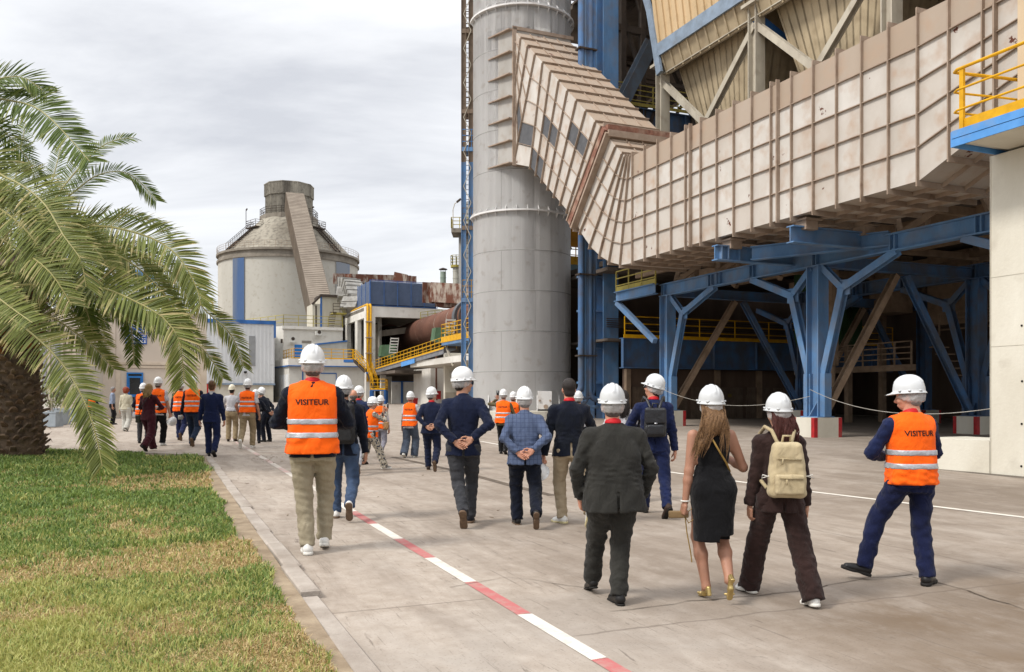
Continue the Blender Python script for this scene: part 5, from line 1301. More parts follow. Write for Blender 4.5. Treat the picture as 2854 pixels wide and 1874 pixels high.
# --- shared pieces --------------------------------------------------------------
def head_mesh():
    f = Field((-.12, -.15, -.26), (.12, .17, .16), .0085)
    f.ell((0, -.012, .045), (.076, .096, .088), 0); f.ell((0, .028, -.02), (.060, .066, .085), .03)
    f.ell((0, .05, -.075), (.036, .034, .032), .03); f.ell((0, .075, -.005), (.046, .02, .03), .02)
    f.cone((0, .088, .012), (0, .112, -.028), .009, .014, .012); f.ell((0, .1, -.035), (.018, .012, .008), .01)
    f.ell((0, .088, -.062), (.024, .012, .007), .01); f.ell((0, .086, -.074), (.02, .011, .006), .008)
    f.cone((-.05, .078, .03), (.05, .078, .03), .012, .012, .012)
    for sx in (-1, 1):
        f.ell((sx*.077, -.008, -.008), (.01, .02, .032), .008); f.ell((sx*.042, .065, -.03), (.02, .02, .02), .02)
    f.cone((0, -.018, -.03), (0, -.035, -.24), .053, .058, .03); f.cone((0, .0, -.06), (0, -.01, -.2), .045, .05, .03)
    X, Y, Z = f.grid()
    for sx in (-1, 1):   # eye sockets
        d = np.sqrt(((X-sx*.03)/.018)**2+((Y-.096)/.012)**2+((Z-.008)/.012)**2)-1; f.v = np.maximum(f.v, -d*.012)
    return f.mesh()
HEAD = head_mesh()
def hand_mesh(kind):
    # palm in the local frame: fingers along +x, palm normal +z, thumb side +y
    f = Field((-.03, -.07, -.05), (.22, .09, .12), .0052)
    f.cone((-.02, 0, 0), (.02, 0, 0), .026, .028, .015, sq=(1, 1.0, .72))
    f.cone((.03, -.024, 0), (.088, -.028, 0), .016, .014, .015); f.cone((.03, 0, 0), (.09, 0, 0), .018, .014, .015); f.cone((.03, .02, 0), (.088, .026, 0), .018, .014, .015)
    f.ell((.035, .022, .008), (.03, .018, .016), .012)
    curl = {'relax': (.35, .5, .4), 'hold': (1.1, 1.3, .9), 'flat': (.2, .28, .2)}[kind]
    for i, (y, L_, r) in enumerate(((.03, .066, .0085), (.0105, .074, .009), (-.0095, .068, .0085), (-.028, .054, .0075))):
        p = A3(.088-.004*abs(i-1), y, 0); a = 0; sp = .05*(1.2-i*.8)
        for j, fr_ in enumerate((.45, .31, .24)):
            a += curl[j]*(1+.12*i); q = p+A3(math.cos(a)*math.cos(sp), math.sin(sp), math.sin(a))*L_*fr_
            f.cone(p, q, r*(1-.08*j), r*(1-.08*(j+1)), .004 if j else .006); p = q
    p = A3(.02, .028, .008); 
    for v, L_, r in (((.62, .62, .35), .042, .0115), ((.85, .3, .45), .03, .0095), ((.9, .05, .4), .024, .0085)):
        q = p+unit(v)*L_; f.cone(p, q, r, r*.92, .006); p = q
    return f.mesh()
HANDS = {k: hand_mesh(k) for k in ('relax', 'hold', 'flat')}
def helmet_mesh():
    P = []; Fc = []; nA = 64; nR = 18; rows = []
    def R_(a): return .118+.0*abs(math.cos(a)), .142
    for i in range(nR):
        ph = (i/(nR-1))*math.pi/2
        for k in range(nA):
            a = 2*math.pi*k/nA; rx, ry = .105, .133
            x, y = math.cos(a)*math.sin(ph)**.92*rx, math.sin(a)*math.sin(ph)**.92*ry; z = math.cos(ph)**.9*.138
            b = 0
            for x0, wd_, hh in ((0, .016, .0075), (.036, .008, .0045), (-.036, .008, .0045)):
                b = max(b, hh*max(0, 1-((x-x0)/wd_)**4) if abs(x-x0) < wd_ else 0)
            if ph > 1.25 or abs(y) > .118: b = 0
            n = unit((x/rx**2, y/ry**2, z/.138**2)); P.append((x+n[0]*b, y+n[1]*b, z+n[2]*b))
        rows.append(i)
    def ringrow(f):
        for k in range(nA): P.append(f(2*math.pi*k/nA))
        rows.append(len(rows))
    def brim(a, out, z):
        s_ = math.sin(a); pk = max(0, s_)**3*.045
        return (math.cos(a)*(.105+out), s_*(.133+out)+pk*(out > .003)*min(1, out/.011), z-(pk*.25 if out > .003 else 0))
    for out, z in ((.004, -.006), (.009, -.012), (.013, -.018), (.013, -.023), (.008, -.022), (.0, -.016), (-.006, 0)): ringrow(lambda a: brim(a, out, z))
    for i in range(len(rows)-1):
        for k in range(nA):
            k2 = (k+1) % nA; Fc.append((i*nA+k, (i+1)*nA+k, (i+1)*nA+k2, i*nA+k2))
    P = np.array(P); Fc = list(Fc)
    def add_box(c, s_):
        o = len(P_); 
        for dz in (-1, 1):
            for dx, dy in ((-1, -1), (1, -1), (1, 1), (-1, 1)): P_.append((c[0]+dx*s_[0], c[1]+dy*s_[1], c[2]+dz*s_[2]))
        Fc.extend([(o+3, o+2, o+1, o), (o+4, o+5, o+6, o+7), (o, o+1, o+5, o+4), (o+1, o+2, o+6, o+5), (o+2, o+3, o+7, o+6), (o+3, o, o+4, o+7)])
    P_ = [tuple(p) for p in P]
    for x, y in ((-.062, -.109), (.062, -.109), (-.104, .05), (.104, .05), (-.106, -.03), (.106, -.03)): add_box((x, y, .002), (.012, .010, .007))
    return np.array(P_), np.array(Fc)
HELM = helmet_mesh()
def net_mesh(seed=0):
    f = Field((-.13, -.17, -.13), (.13, .13, .05), .0085)
    f.ell((0, -.02, 0), (.096, .118, .098), 0)
    X, Y, Z = f.grid()
    f.v += (.004*wob(X, Y, Z, 3, .03)+.003*np.sin(np.arctan2(Y, X)*34)*np.clip((-.03-Z)/.04, 0, 1)).astype(np.float32)
    lim = -.052+np.clip(Y+.02, 0, 1)*.55+.004*np.sin(np.arctan2(Y, X)*17)
    f.v = np.maximum(f.v, np.maximum(lim-Z, Z-.03)).astype(np.float32)
    return f.mesh()
NET = net_mesh()
def shoe_mesh(kind):
    f = Field((-.07, -.1, -.1), (.07, .22, .08), .0075 if kind != 'heel' else .006)   # ankle at the origin, toes along +y, sole at z=-.08
    g = Field((-.07, -.1, -.1), (.07, .22, .08), .0075 if kind != 'heel' else .006)
    if kind == 'heel':
        f.cone((0, -.04, -.015), (0, .05, -.05), .022, .022, .02); f.cone((0, .04, -.062), (0, .12, -.072), .022, .026, .02); f.cone((0, -.05, -.01), (0, -.055, -.075), .02, .019, 0, True)
        f.cone((-.03, .0, -.0), (.03, 0, 0), .005, .005, 0); f.cone((-.035, .1, -.05), (.035, .1, -.05), .011, .011, .01)
        X, Y, Z = f.grid(); f.v = np.maximum(f.v, -.08-Z)
        return f.mesh(), None
    w_ = .043 if kind == 'sneaker' else .038
    f.cone((0, -.035, -.025), (0, -.03, .0), .036, .034, .02); f.cone((0, -.03, -.04), (0, .13, -.052), .038, .036, .03, sq=(1, 1, .9)); f.cone((0, .0, -.02), (0, .09, -.045), .032, .03, .03)
    if kind == 'dress': f.cone((0, .13, -.055), (0, .165, -.058), .032, .022, .02)
    X, Y, Z = f.grid(); f.v = np.maximum(f.v, -.064-Z)
    f.v = np.maximum(f.v, Z-.035)
    th_ = .03 if kind == 'sneaker' else .017
    g.cone((0, -.042, -.066), (0, .138 if kind == 'sneaker' else .155, -.066), w_, w_+.001, 0)
    X, Y, Z = g.grid(); top = -.08+th_+.006*np.cos(Y*30)*(kind == 'sneaker')
    g.v = np.maximum(g.v, np.maximum(-.081-Z, Z-top)); waist = .006*np.exp(-((Y-.03)/.03)**2); g.v += waist
    g.v = g.v.astype(np.float32)
    return f.mesh(), g.mesh()
SHOES = {k: shoe_mesh(k) for k in ('sneaker', 'dress', 'heel')}
def shared(name, PF, m):
    P, Fc = PF; o = mkobj(name, P, Fc, m); me = o.data; bpy.data.objects.remove(o); return me
_me = {}
def inst(name, key, PF, m, parent, M):
    kk = (key, m.name)
    if kk not in _me: _me[kk] = shared(name, PF, m)
    o = bpy.data.objects.new(name, _me[kk]); COL.objects.link(o); o.parent = parent; o.matrix_local = M; return o
# --- materials -------------------------------------------------------------------
def cloth(name, c, c2=None, rough=.9, check=None, pattern=None, bump=.35, sheen=.08, bs=260, dk_=.72):
    if name in MC: return MC[name]
    if dk_: c = tuple(x*dk_ for x in lin(c)[:3]); c2 = tuple(x*dk_ for x in lin(c2)[:3]) if c2 else None
    m = mat(name, c, c2 if c2 else tuple(x*.82 for x in lin(c)[:3]), rough, 5, 1, bump=bump, bscale=bs, spec=.15)
    t = m.node_tree; N = t.nodes.new; L = t.links.new; b = t.nodes['Principled BSDF']
    b.inputs['Sheen Weight'].default_value = sheen
    tcf = N('ShaderNodeTexCoord'); mpf = N('ShaderNodeMapping'); mpf.inputs['Scale'].default_value = (1, 1, .55); L(tcf.outputs['Object'], mpf.inputs[0]); nf = N('ShaderNodeTexNoise'); nf.inputs['Scale'].default_value = 13; nf.inputs['Detail'].default_value = 4; nf.inputs['Distortion'].default_value = 1.2; L(mpf.outputs[0], nf.inputs[0])
    bf_ = N('ShaderNodeBump'); bf_.inputs['Strength'].default_value = .45; bf_.inputs['Distance'].default_value = .035; L(nf.outputs[0], bf_.inputs['Height'])
    if b.inputs['Normal'].links: L(b.inputs['Normal'].links[0].from_socket, bf_.inputs['Normal'])
    L(bf_.outputs[0], b.inputs['Normal'])
    if check or pattern:
        src = b.inputs['Base Color'].links[0].from_socket; tc = N('ShaderNodeTexCoord'); mx = N('ShaderNodeMixRGB'); mx.inputs[2].default_value = lin(check or pattern)
        if check:
            sp = N('ShaderNodeSeparateXYZ'); L(tc.outputs['Object'], sp.inputs[0]); outs = []
            for i, per in ((0, .052), (2, .058)):
                a = N('ShaderNodeMath'); a.operation = 'PINGPONG'; a.inputs[1].default_value = per/2; L(sp.outputs[i], a.inputs[0])
                c_ = N('ShaderNodeMath'); c_.operation = 'LESS_THAN'; c_.inputs[1].default_value = .0032; L(a.outputs[0], c_.inputs[0]); outs.append(c_.outputs[0])
            q = N('ShaderNodeMath'); q.operation = 'MAXIMUM'; L(outs[0], q.inputs[0]); L(outs[1], q.inputs[1]); q2 = N('ShaderNodeMath'); q2.operation = 'MULTIPLY'; q2.inputs[1].default_value = .7; L(q.outputs[0], q2.inputs[0]); L(q2.outputs[0], mx.inputs[0])
        else:
            n = N('ShaderNodeTexNoise'); n.inputs['Scale'].default_value = 22; n.inputs['Detail'].default_value = 2; L(tc.outputs['Object'], n.inputs[0])
            r = N('ShaderNodeMapRange'); r.inputs[1].default_value = .54; r.inputs[2].default_value = .57; L(n.outputs[0], r.inputs[0]); L(r.outputs[0], mx.inputs[0])
        L(src, mx.inputs[1]); L(mx.outputs[0], b.inputs['Base Color'])
    return m
def skin_mat(name, c):
    if name in MC: return MC[name]
    m = mat(name, c, tuple(x*.86 for x in lin(c)[:3]), .55, 9, 1, bump=.1, bscale=120, spec=.35)
    b = m.node_tree.nodes['Principled BSDF']; b.inputs['Subsurface Weight'].default_value = .08; b.inputs['Subsurface Radius'].default_value = (.02, .008, .004)
    return m
SK = skin_mat('skin_tan', 'B3846C'); SK2 = skin_mat('skin_olive', 'A27660'); SK3 = skin_mat('skin_ruddy', 'C08A72')
helm_m = mat('hard_hat_shell', 'DDDEDE', 'D2D3D3', .35, 3, spec=.5, dirt='BDB9B2', dlo=.6, dhi=.95)
helm_shade = mat('hard_hat_shell_shaded', 'C6C8C9', 'BABCBD', .38, 3, spec=.5, dirt='A39F99', dlo=.55, dhi=.9)  # same white shell with the hall's shade put into its colour
helm_y = mat('hard_hat_ivory', 'DCD6C0', 'D2CBB4', .4, 3, spec=.5)
net_m = mat('hairnet_mesh', 'E3E0DE', 'C9C6C4', .9, 40, alpha=.42)
vest_m = cloth('orange_safety_fabric', 'FF6A13', 'F55F0C', .8, bump=.25, sheen=.05, dk_=.93)
refl_m = mat('reflective_tape', 'B4B6BA', '9FA1A6', .35, 14, metal=.25, spec=.6, bump=.2, bscale=60)
ltr_m = mat('black_vest_lettering', '181010', '120B0B', .7, 3)
lany = mat('red_lanyard', 'C0101C', 'A80E18', .6, 3)
belt = mat('dark_leather', '1A1614', '100E0C', .45, 6)
sole_w = mat('white_rubber', 'D9D7D0', 'C9C6BE', .7, 6); sole_b = mat('black_rubber', '211E1C', '161412', .7, 6); sole_g = mat('brown_gum_rubber', '6E5A48', '5C4A3B', .8, 30); sole_c = mat('cream_rubber', 'CFC49A', 'BDB288', .7, 6)
sh_w = mat('white_leather', 'DEDDD9', 'CCCAC5', .55, 8); sh_b = mat('black_leather', '141313', '1E1C1B', .4, 8); sh_br = mat('brown_suede', '3B2A22', '2C201A', .7, 8); sh_g = mat('grey_trainer_fabric', '8B8984', '6D6A66', .8, 20); sh_gold = mat('gold_leather', 'C9B27A', 'B49C63', .28, 6, metal=.75, spec=.6)
hair_m = {k: mat('hair_'+k, c, c2, .55, 60, .15, bump=.5, bscale=150, coord='Object') for k, c, c2 in (('black', '1A1512', '2B2320'), ('brown', '4A3020', '6B4B33'), ('highlight', '3E2A1D', '8A6844'), ('auburn', '4A1F17', '331510'), ('red', '8E3A1A', '6B2A12'), ('blond', 'A58A5E', '7D6440'), ('grey', '8A8683', '6E6A68'), ('greying', '3A332E', '6B6460'))}
def finish_person(o, loc, yaw, sc):
    o.location = loc; o.rotation_euler = (0, 0, yaw); o.scale = (sc, sc, sc)
LEG = {  # ankle positions: (dx, dy, dz, toe pitch down, toe out) for left, right
    'walkL': ((-.085, .16, .08, -4, 6), (.10, -.34, .20, 58, 6)), 'walkR': ((-.10, -.34, .20, 58, 6), (.085, .16, .08, -4, 6)),
    'stepL': ((-.085, .10, .08, 0, 8), (.09, -.22, .13, 28, 8)), 'stepR': ((-.09, -.22, .13, 28, 8), (.085, .10, .08, 0, 8)),
    'stand': ((-.11, .02, .08, 0, 10), (.11, -.03, .08, 0, 10)), 'strideL': ((-.10, .34, .08, 0, 8), (.12, -.34, .16, 40, 6)), 'strideR': ((-.12, -.34, .16, 40, 6), (.10, .34, .08, 0, 8)),
}
def arm_pose(kind, sx):
    # wrist target, elbow pole, hand direction, palm normal, hand kind
    if kind == 'down': return (sx*.275, .03, .80), (sx*.5, -1, 0), (0, .12, -1), (-sx, .2, 0), 'relax'
    if kind == 'swingf': return (sx*.25, .22, .86), (sx*.5, -1, 0), (0, .5, -1), (-sx, .1, 0), 'relax'
    if kind == 'swingb': return (sx*.27, -.18, .84), (sx*.5, -1, 0), (0, -.25, -1), (-sx, .1, 0), 'relax'
    if kind == 'clasp': return (sx*.095, -.20, .955+.03*(sx > 0)), (sx*1, -.35, -.2), (-sx*.78, -.08, -.5), (-sx*.15, -1, .25), 'flat'
    if kind == 'front': return (sx*.10, .27, 1.08), (sx*.9, -.35, -.3), (-sx*.6, .6, .2), (0, 0, -1), 'relax'
    if kind == 'pocket': return (sx*.235, .09, .86), (sx*.9, -.8, 0), (-sx*.1, .3, -1), (-sx, 0, 0), 'relax'
    if kind == 'photo': return (sx*.06, .40, 1.42), (sx*.6, -.2, -1), (-sx*.2, .3, 1), (0, -.8, .3), 'hold'
    if kind == 'photohigh': return (sx*.22, .28, 1.52), (sx*1, -.2, -.5), (0, .1, 1), (0, -1, 0), 'hold'
    if kind == 'hold': return (sx*.30, .02, .82), (sx*.5, -1, 0), (0, .1, -1), (-sx, .2, 0), 'hold'
    if kind == 'bentup': return (sx*.17, .25, 1.2), (sx*.6, -.3, -1), (-sx*.4, .5, .7), (0, -1, 0), 'relax'
    if kind == 'out': return (sx*.36, .04, .86), (sx*.4, -1, 0), (sx*.2, .1, -1), (-sx, .2, 0), 'hold'
PEOPLE = {}
def person(key, label, px, yf, yt, yaw=0, legs='walkL', arms=('down', 'down'), top='jacket', topc=None, pants=None, pw=.0, shoe=('sneaker', sh_b, sole_b), helmet=True, net=True, hair='black', hairstyle='short',
           hyaw=0, hpitch=0, lean=.03, vest=None, sk=None, fat=0., female=False, res=.0125, hem=.80, sleeve='long', sleevec=None, hatm=None, skirt=False, lanyard=False, collar=None, group=None, belted=False, text='VISITEUR', shoulder=1., hemflare=0., glasses=False, hlift=0.):
    sk = sk or SK
    g = gp(px, yf); Hm = (yf-yt)*g.y/F; sc = Hm/(1.80 if helmet else 1.755)
    seed = sum(map(ord, key))
    W_ = (.90 if female else 1.)*shoulder; fx = fat
    Lg = LEG[legs] if isinstance(legs, str) else legs
    hipz = .93-.02*(abs(Lg[0][1]-Lg[1][1]) > .3)
    hips = [A3(-.095*(1.05 if female else 1), 0, hipz), A3(.095*(1.05 if female else 1), 0, hipz)]
    knees = []; ank = []
    for i in range(2):
        a = A3(*Lg[i][:3]); k_, a_ = ik(hips[i], a, .44, .425, (.12*(-1 if i == 0 else 1), 1, 0)); knees.append(k_); ank.append(a_)
    shl = lean*.5
    shs = [A3(-.178*W_, shl, 1.375), A3(.178*W_, shl, 1.375)]; elb = []; wr = []; hd = []
    for i, sx in ((0, -1), (1, 1)):
        w_, pole, hdir, pn, hk = arm_pose(arms[i], sx) if isinstance(arms[i], str) else arms[i]
        w_ = A3(*w_); w_[0] *= W_ if abs(w_[0]) > .15 else 1; e_, w2 = ik(shs[i], w_, .30, .265, pole); elb.append(e_); wr.append(w2); hd.append((hdir, pn, hk))
    headc = A3(0, .015+lean*.72, 1.612); yw = math.radians(hyaw); pt_ = math.radians(hpitch)
    Rh = np.array(Matrix.Rotation(yw, 3, 'Z') @ Matrix.Rotation(-pt_, 3, 'X')); hs = 1.0 if not female else .96
    # body
    f = Field((-.55, -.62, .0), (.55, .62, 1.62), res*1.5 if sleeve == 'long' and not skirt else res)
    th, kn, cf, an = (.078, .052, .054, .036) if skirt else (.07, .044, .04, .03)
    m0 = -.012 if skirt else 0
    tk = [(.86, .145, .10, -.005), (.95, .15, .105, 0), (1.08, .12+fx, .09+fx, 0), (1.22, .14+fx*.5, .092, .0), (1.34, .15*W_, .086, 0), (1.40, .10*W_, .07, 0), (1.46, .05, .05, 0)]
    f.loft(tk, 0, 2.2, lean)
    bare = skirt
    for i in range(2):
        f.cone(hips[i], knees[i], th, kn, .04); m_ = knees[i]*.65+ank[i]*.35+A3(0, m0, 0)
        f.cone(knees[i], m_, kn, cf, .03); f.cone(m_, ank[i], cf, an, .03)
        f.cone(shs[i], elb[i], (.050 if female else .046), .036, .05); f.cone(elb[i], elb[i]*.7+wr[i]*.3, .038, .037, .02); f.cone(elb[i]*.7+wr[i]*.3, wr[i], .037, .026, .02)
        f.cone(ank[i], ank[i]+A3(0, .07, -.05*math.cos(math.radians(Lg[i][3]))), .036, .022, .02)
    f.cone((0, shl, 1.37), (0, .0+lean*.7, 1.56), .055, .052, .05)
    P, Fc = f.mesh(); Ps = [P]; Fs = [Fc]; off = len(P)
    hp, hf = HEAD; P2 = (hp*hs)@Rh.T+headc; Ps.append(P2); Fs.append(hf+off); off += len(P2)
    for i, sx in ((0, -1), (1, 1)):
        hdir, pn, hk = hd[i]
        if hk is None: continue
        X_ = unit(hdir); Z_ = unit(np.array(pn, float)-X_*(np.array(pn, float)@X_)); Y_ = np.cross(Z_, X_)
        hp, hf = HANDS[hk]; q = hp.copy()
        # the thumb has to sit on the front/inner side: mirror where the frame asks for it
        want = A3(0, 1, 0) if abs(X_[2]) > .5 and abs(Z_[1]) < .7 else A3(0, 0, 1)
        mir = (Y_@want) < 0
        if mir: q[:, 1] *= -1; hf = hf[:, ::-1]
        P2 = wr[i]+q[:, :1]*X_+q[:, 1:2]*Y_+q[:, 2:]*Z_; Ps.append(P2); Fs.append(hf+off); off += len(P2)
    body = mkobj('person', np.concatenate(Ps), np.concatenate(Fs), sk)
    tag(body, label, 'person', group or 'visitors walking through the plant'); finish_person(body, g, math.radians(yaw), sc)
    body.location.z = g.z
    Mh = Matrix.Translation(Vector(headc)) @ Matrix(Rh.tolist()).to_4x4()
    # trousers
    if not skirt:
        f = Field((-.5, -.66, .02), (.5, .66, 1.06), res)
        f.loft([(.80, .155+fx, .115+fx*.7, -.01), (.90, .172+fx, .125+fx, -.008), (1.0, .155+fx, .115+fx, 0), (1.04, .15+fx, .11+fx, 0)], .03, 2.3, lean)
        for i in range(2):
            d = ank[i]-knees[i]; hemp = knees[i]+d*(1.03 if pw < .03 else 1.09)
            f.cone(hips[i]+A3(0, -.01, -.04), knees[i], .105+fx*.4, .074+pw*.6, .05, sq=(1, 1, 1)); f.cone(knees[i], hemp, .074+pw*.6, .060+pw, .02, True)
        X, Y, Z = f.grid()
        f.v += (.0065*wob(X, Y, Z, seed, .11, (1, 1, 1.6))+.005*wob(X, Y, Z, seed+1, .07, (.8, .8, 1.4))*np.clip((.62-Z)/.3, 0, 1)+.004*wob(X, Y, Z, seed+5, .05, (1.4, 1, .8))*np.clip((Z-.6)/.2, 0, 1)).astype(np.float32)
        P, Fc = f.mesh(); mkobj('trousers', P, Fc, pants, body)
        if belted:
            f = Field((-.25, -.25, .98), (.25, .25, 1.08), res); f.loft([(1.0, .163+fx, .123+fx, 0), (1.035, .16+fx, .12+fx, 0)], 0, 2.3, lean); P, Fc = f.mesh(); mkobj('belt', P, Fc, belt, body)
    else:
        f = Field((-.32, -.4, .42), (.32, .34, 1.5), res)
        f.loft([(.50, .165, .125, -.02), (.62, .165, .13, -.02), (.80, .18, .14, -.02), (.93, .192, .145, -.02), (1.02, .165, .12, -.01), (1.12, .135, .10, 0), (1.24, .15, .114, 0), (1.31, .148, .112, 0), (1.36, .128, .10, 0), (1.41, .098, .084, -.004), (1.455, .068, .066, 0)], .0, 2.2, lean)
        for i in range(2): f.ell(hips[i]+A3(0, -.055, .0), (.085, .085, .10), .04)
        X, Y, Z = f.grid()
        f.v += (.003*wob(X, Y, Z, seed, .12)+.0035*wob(X, Y, Z, seed+2, .04, (.5, .5, 2.2))*np.exp(-((Z-1.1)/.08)**2)).astype(np.float32)
        for i in range(2):
            pass
        f.v = np.maximum(f.v, (.50+.05*(X > .02)*(Y < 0))-Z).astype(np.float32)
        f.v = np.maximum(f.v, -(np.maximum(np.abs(X-.045)-.012, np.maximum(Y+.02, Z-.66)))).astype(np.float32) if 0 else f.v
        P, Fc = f.mesh(); mkobj('dress', P, Fc, topc, body)
    # shoes
    k_, um, sm = shoe
    for i in range(2):
        pit = math.radians(Lg[i][3]); outa = math.radians(Lg[i][4])*(1 if i == 0 else -1)
        M = Matrix.Translation(Vector(ank[i])) @ Matrix.Rotation(outa, 4, 'Z') @ Matrix.Rotation(-pit, 4, 'X')
        s_ = inst('shoe', 'u'+k_, SHOES[k_][0], um, body, M)
        if SHOES[k_][1] is not None: inst('sole', 's'+k_, SHOES[k_][1], sm, s_, Matrix.Identity(4))
    # upper garment
    top_keys = None
    def torso(f, gr=0., h0=hem, fl=hemflare):
        f.loft([(h0, .185*W_+fx+gr+fl+(.012 if female else 0), .135+fx+gr+fl*.6, -.012), (.93, .178*W_+fx+gr+fl*.5+(.012 if female else 0), .13+fx+gr, -.008), (1.08, .158*W_+fx+gr, .12+fx+gr, 0), (1.22, .175*W_+fx*.7+gr, .128+fx*.5+gr, 0), (1.32, .178*W_+gr, .122+gr, -.004), (1.385, .135*W_+gr, .105+gr, -.008), (1.43, .09*W_+gr, .085+gr, -.008), (1.46, .07+gr, .07+gr, 0)], .02, 2.5, lean)
        for i in range(2): f.cone((0, shl-.012, 1.425), shs[i]+A3(0, -.006, -.005), .05+gr, .062+gr, .05)
    def sleeves(f, r0, r1, r2, end=1.0):
        for i in range(2):
            e2 = elb[i]+(wr[i]-elb[i])*end if end > 0 else shs[i]+(elb[i]-shs[i])*(-end)
            if end > 0: f.cone(shs[i]+A3(0, 0, -.01), elb[i], r0, r1, .035); f.cone(elb[i], e2, r1, r2, .02, True)
            else: f.cone(shs[i], e2, r0, r0*.95, .035, True)
    if not skirt and top != 'none':
        f = Field((-.52, -.42, hem-.04), (.52, .55, 1.52), res)
        tailored = top == 'jacket'
        torso(f, .0 if tailored else -.008)
        if sleeve == 'long': sleeves(f, .068 if tailored else .06, .056 if tailored else .048, .046 if tailored else .036, .97)
        elif sleeve == 'short': sleeves(f, .068, 0, 0, -.72)
        elif sleeve == 'mid': sleeves(f, .064, .055, .05, .35)
        X, Y, Z = f.grid()
        f.v += (.006*wob(X, Y, Z, seed+7, .13, (1, 1, .7))+.0065*wob(X, Y, Z, seed+8, .06, (1, 1, 1.2))*np.clip((np.abs(X)-.16)/.1, 0, 1)+.006*wob(X, Y, Z, seed+9, .06, (.5, .6, 2))*np.exp(-((Z-1.06)/.1)**2)).astype(np.float32)
        if tailored:   # centre back seam and vent
            f.v += (.004*np.exp(-(X/.008)**2)*(Y < 0)*(Z > .98)*(Z < 1.42)).astype(np.float32)
            f.v = np.maximum(f.v, np.where(Y < 0, .012-np.abs(X+.1*0)-.0, -1)*1.0*(Z < hem+.16)-.5*(Z >= hem+.16)).astype(np.float32) if res < .012 else f.v
        f.v = np.maximum(f.v, -(np.sqrt(X**2+((Y-(lean*.6)))**2)-.066+np.maximum(0, 1.46-Z)*4)) if 0 else f.v
        P, Fc = f.mesh(); mkobj('jacket' if tailored else 'shirt', P, Fc, topc, body)
        if tailored or collar:
            f = Field((-.12, -.14, 1.42), (.12, .16, 1.56), .008)
            cy = lean*.55
            f.cone((0, cy-.014, 1.42), (0, cy+.002, 1.487), .082, .064, 0, True)
            if vest is not None: X, Y, Z = f.grid(); f.v = np.maximum(f.v, 1.462-Z).astype(np.float32)
            P, Fc = f.mesh(); mkobj('collar', P, Fc, collar or topc, body)
        if lanyard:
            f = Field((-.12, -.16, 1.40), (.12, .16, 1.56), .007); cy = lean*.55
            f.cone((0, cy-.01, 1.470), (0, cy, 1.492), .069, .068, 0, True); X, Y, Z = f.grid(); f.v = np.maximum(f.v, 1.474-Z); P, Fc = f.mesh(); mkobj('lanyard', P, Fc, lany, body)
    elif lanyard:
        f = Field((-.12, -.16, 1.36), (.12, .16, 1.56), .007); f.cone((0, lean*.5-.01, 1.475), (0, lean*.55, 1.495), .062, .06, 0, True); P, Fc = f.mesh(); mkobj('lanyard', P, Fc, lany, body)
    if vest is not None:
        z0 = vest
        f = Field((-.32, -.34, z0-.03), (.32, .34, 1.52), min(res, .011))
        vk = [(z0, .215*W_+fx, .165+fx, -.012), (.95, .208*W_+fx, .16+fx, -.01), (1.1, .195*W_+fx, .152+fx, -.004), (1.25, .195*W_+fx*.6, .15+fx*.5, 0), (1.34, .185*W_, .138, -.004), (1.40, .145*W_, .116, -.008), (1.45, .09, .09, -.004), (1.47, .08, .08, 0)]
        f.loft(vk, .02, 2.9, lean)
        for i in range(2): f.cone((0, shl-.012, 1.432), shs[i]+A3(0, -.006, .0), .060, .076, .05)
        X, Y, Z = f.grid()
        f.v += (.0055*wob(X, Y, Z, seed+20, .16, (1, 1, .6))+.006*wob(X, Y, Z, seed+21, .07, (.6, .6, 1.3))*np.clip((1.15-Z)/.2, 0, 1)).astype(np.float32)
        base = f.v.copy()
        wlim = np.interp(Z, [1.0, 1.12, 1.26, 1.38, 1.5], [.4, .235*W_, .198*W_, .192*W_, .175*W_])
        cut = np.maximum(np.abs(X)-wlim, z0-Z)
        neck = np.sqrt(X**2+(Y-(lean*.55+.02))**2)-.078-np.maximum(0, Y)*.3*(Z > 1.35)
        f.v = np.maximum(f.v, cut); f.v = np.maximum(f.v, np.where(Z > 1.42, -neck, -1)).astype(np.float32)
        P, Fc = f.mesh(); vo = mkobj('safety_vest', P, Fc, vest_m, body)
        for zb in (z0+.16, z0+.275):
            f.v = np.maximum(np.maximum(base-.005, cut), np.abs(Z-zb)-.024).astype(np.float32); P2, F2 = f.mesh(); mkobj('reflective_stripe', P2, F2, refl_m, vo)
        if text:
            if '_t' not in _me:
                _me['_t'] = text_mesh(text, .066, .0013)
            vs, fsx = _me['_t']; bv = BVHTree.FromPolygons([Vector(p) for p in P], [tuple(int(q) for q in x) for x in Fc])
            Q = []; dd = .165+fx+.0
            for v in vs:
                x = v.x*1.0*W_; z = 1.30+v.y; hit = bv.ray_cast(Vector((x, -.6, z)), Vector((0, 1, 0)))
                y = hit[0].y if hit[0] is not None else -.12
                Q.append((x, y-.004, z))
            me = bpy.data.meshes.new('vest_lettering'); me.from_pydata(Q, [], fsx); me.materials.append(ltr_m); o = bpy.data.objects.new('vest_lettering', me); COL.objects.link(o); o.parent = vo
    # hair, net, helmet
    hm = hair_m[hair]
    f = Field((-.2, -.3, -.48 if hairstyle in ('long', 'wavy') else -.16), (.2, .16, .19), .0095)
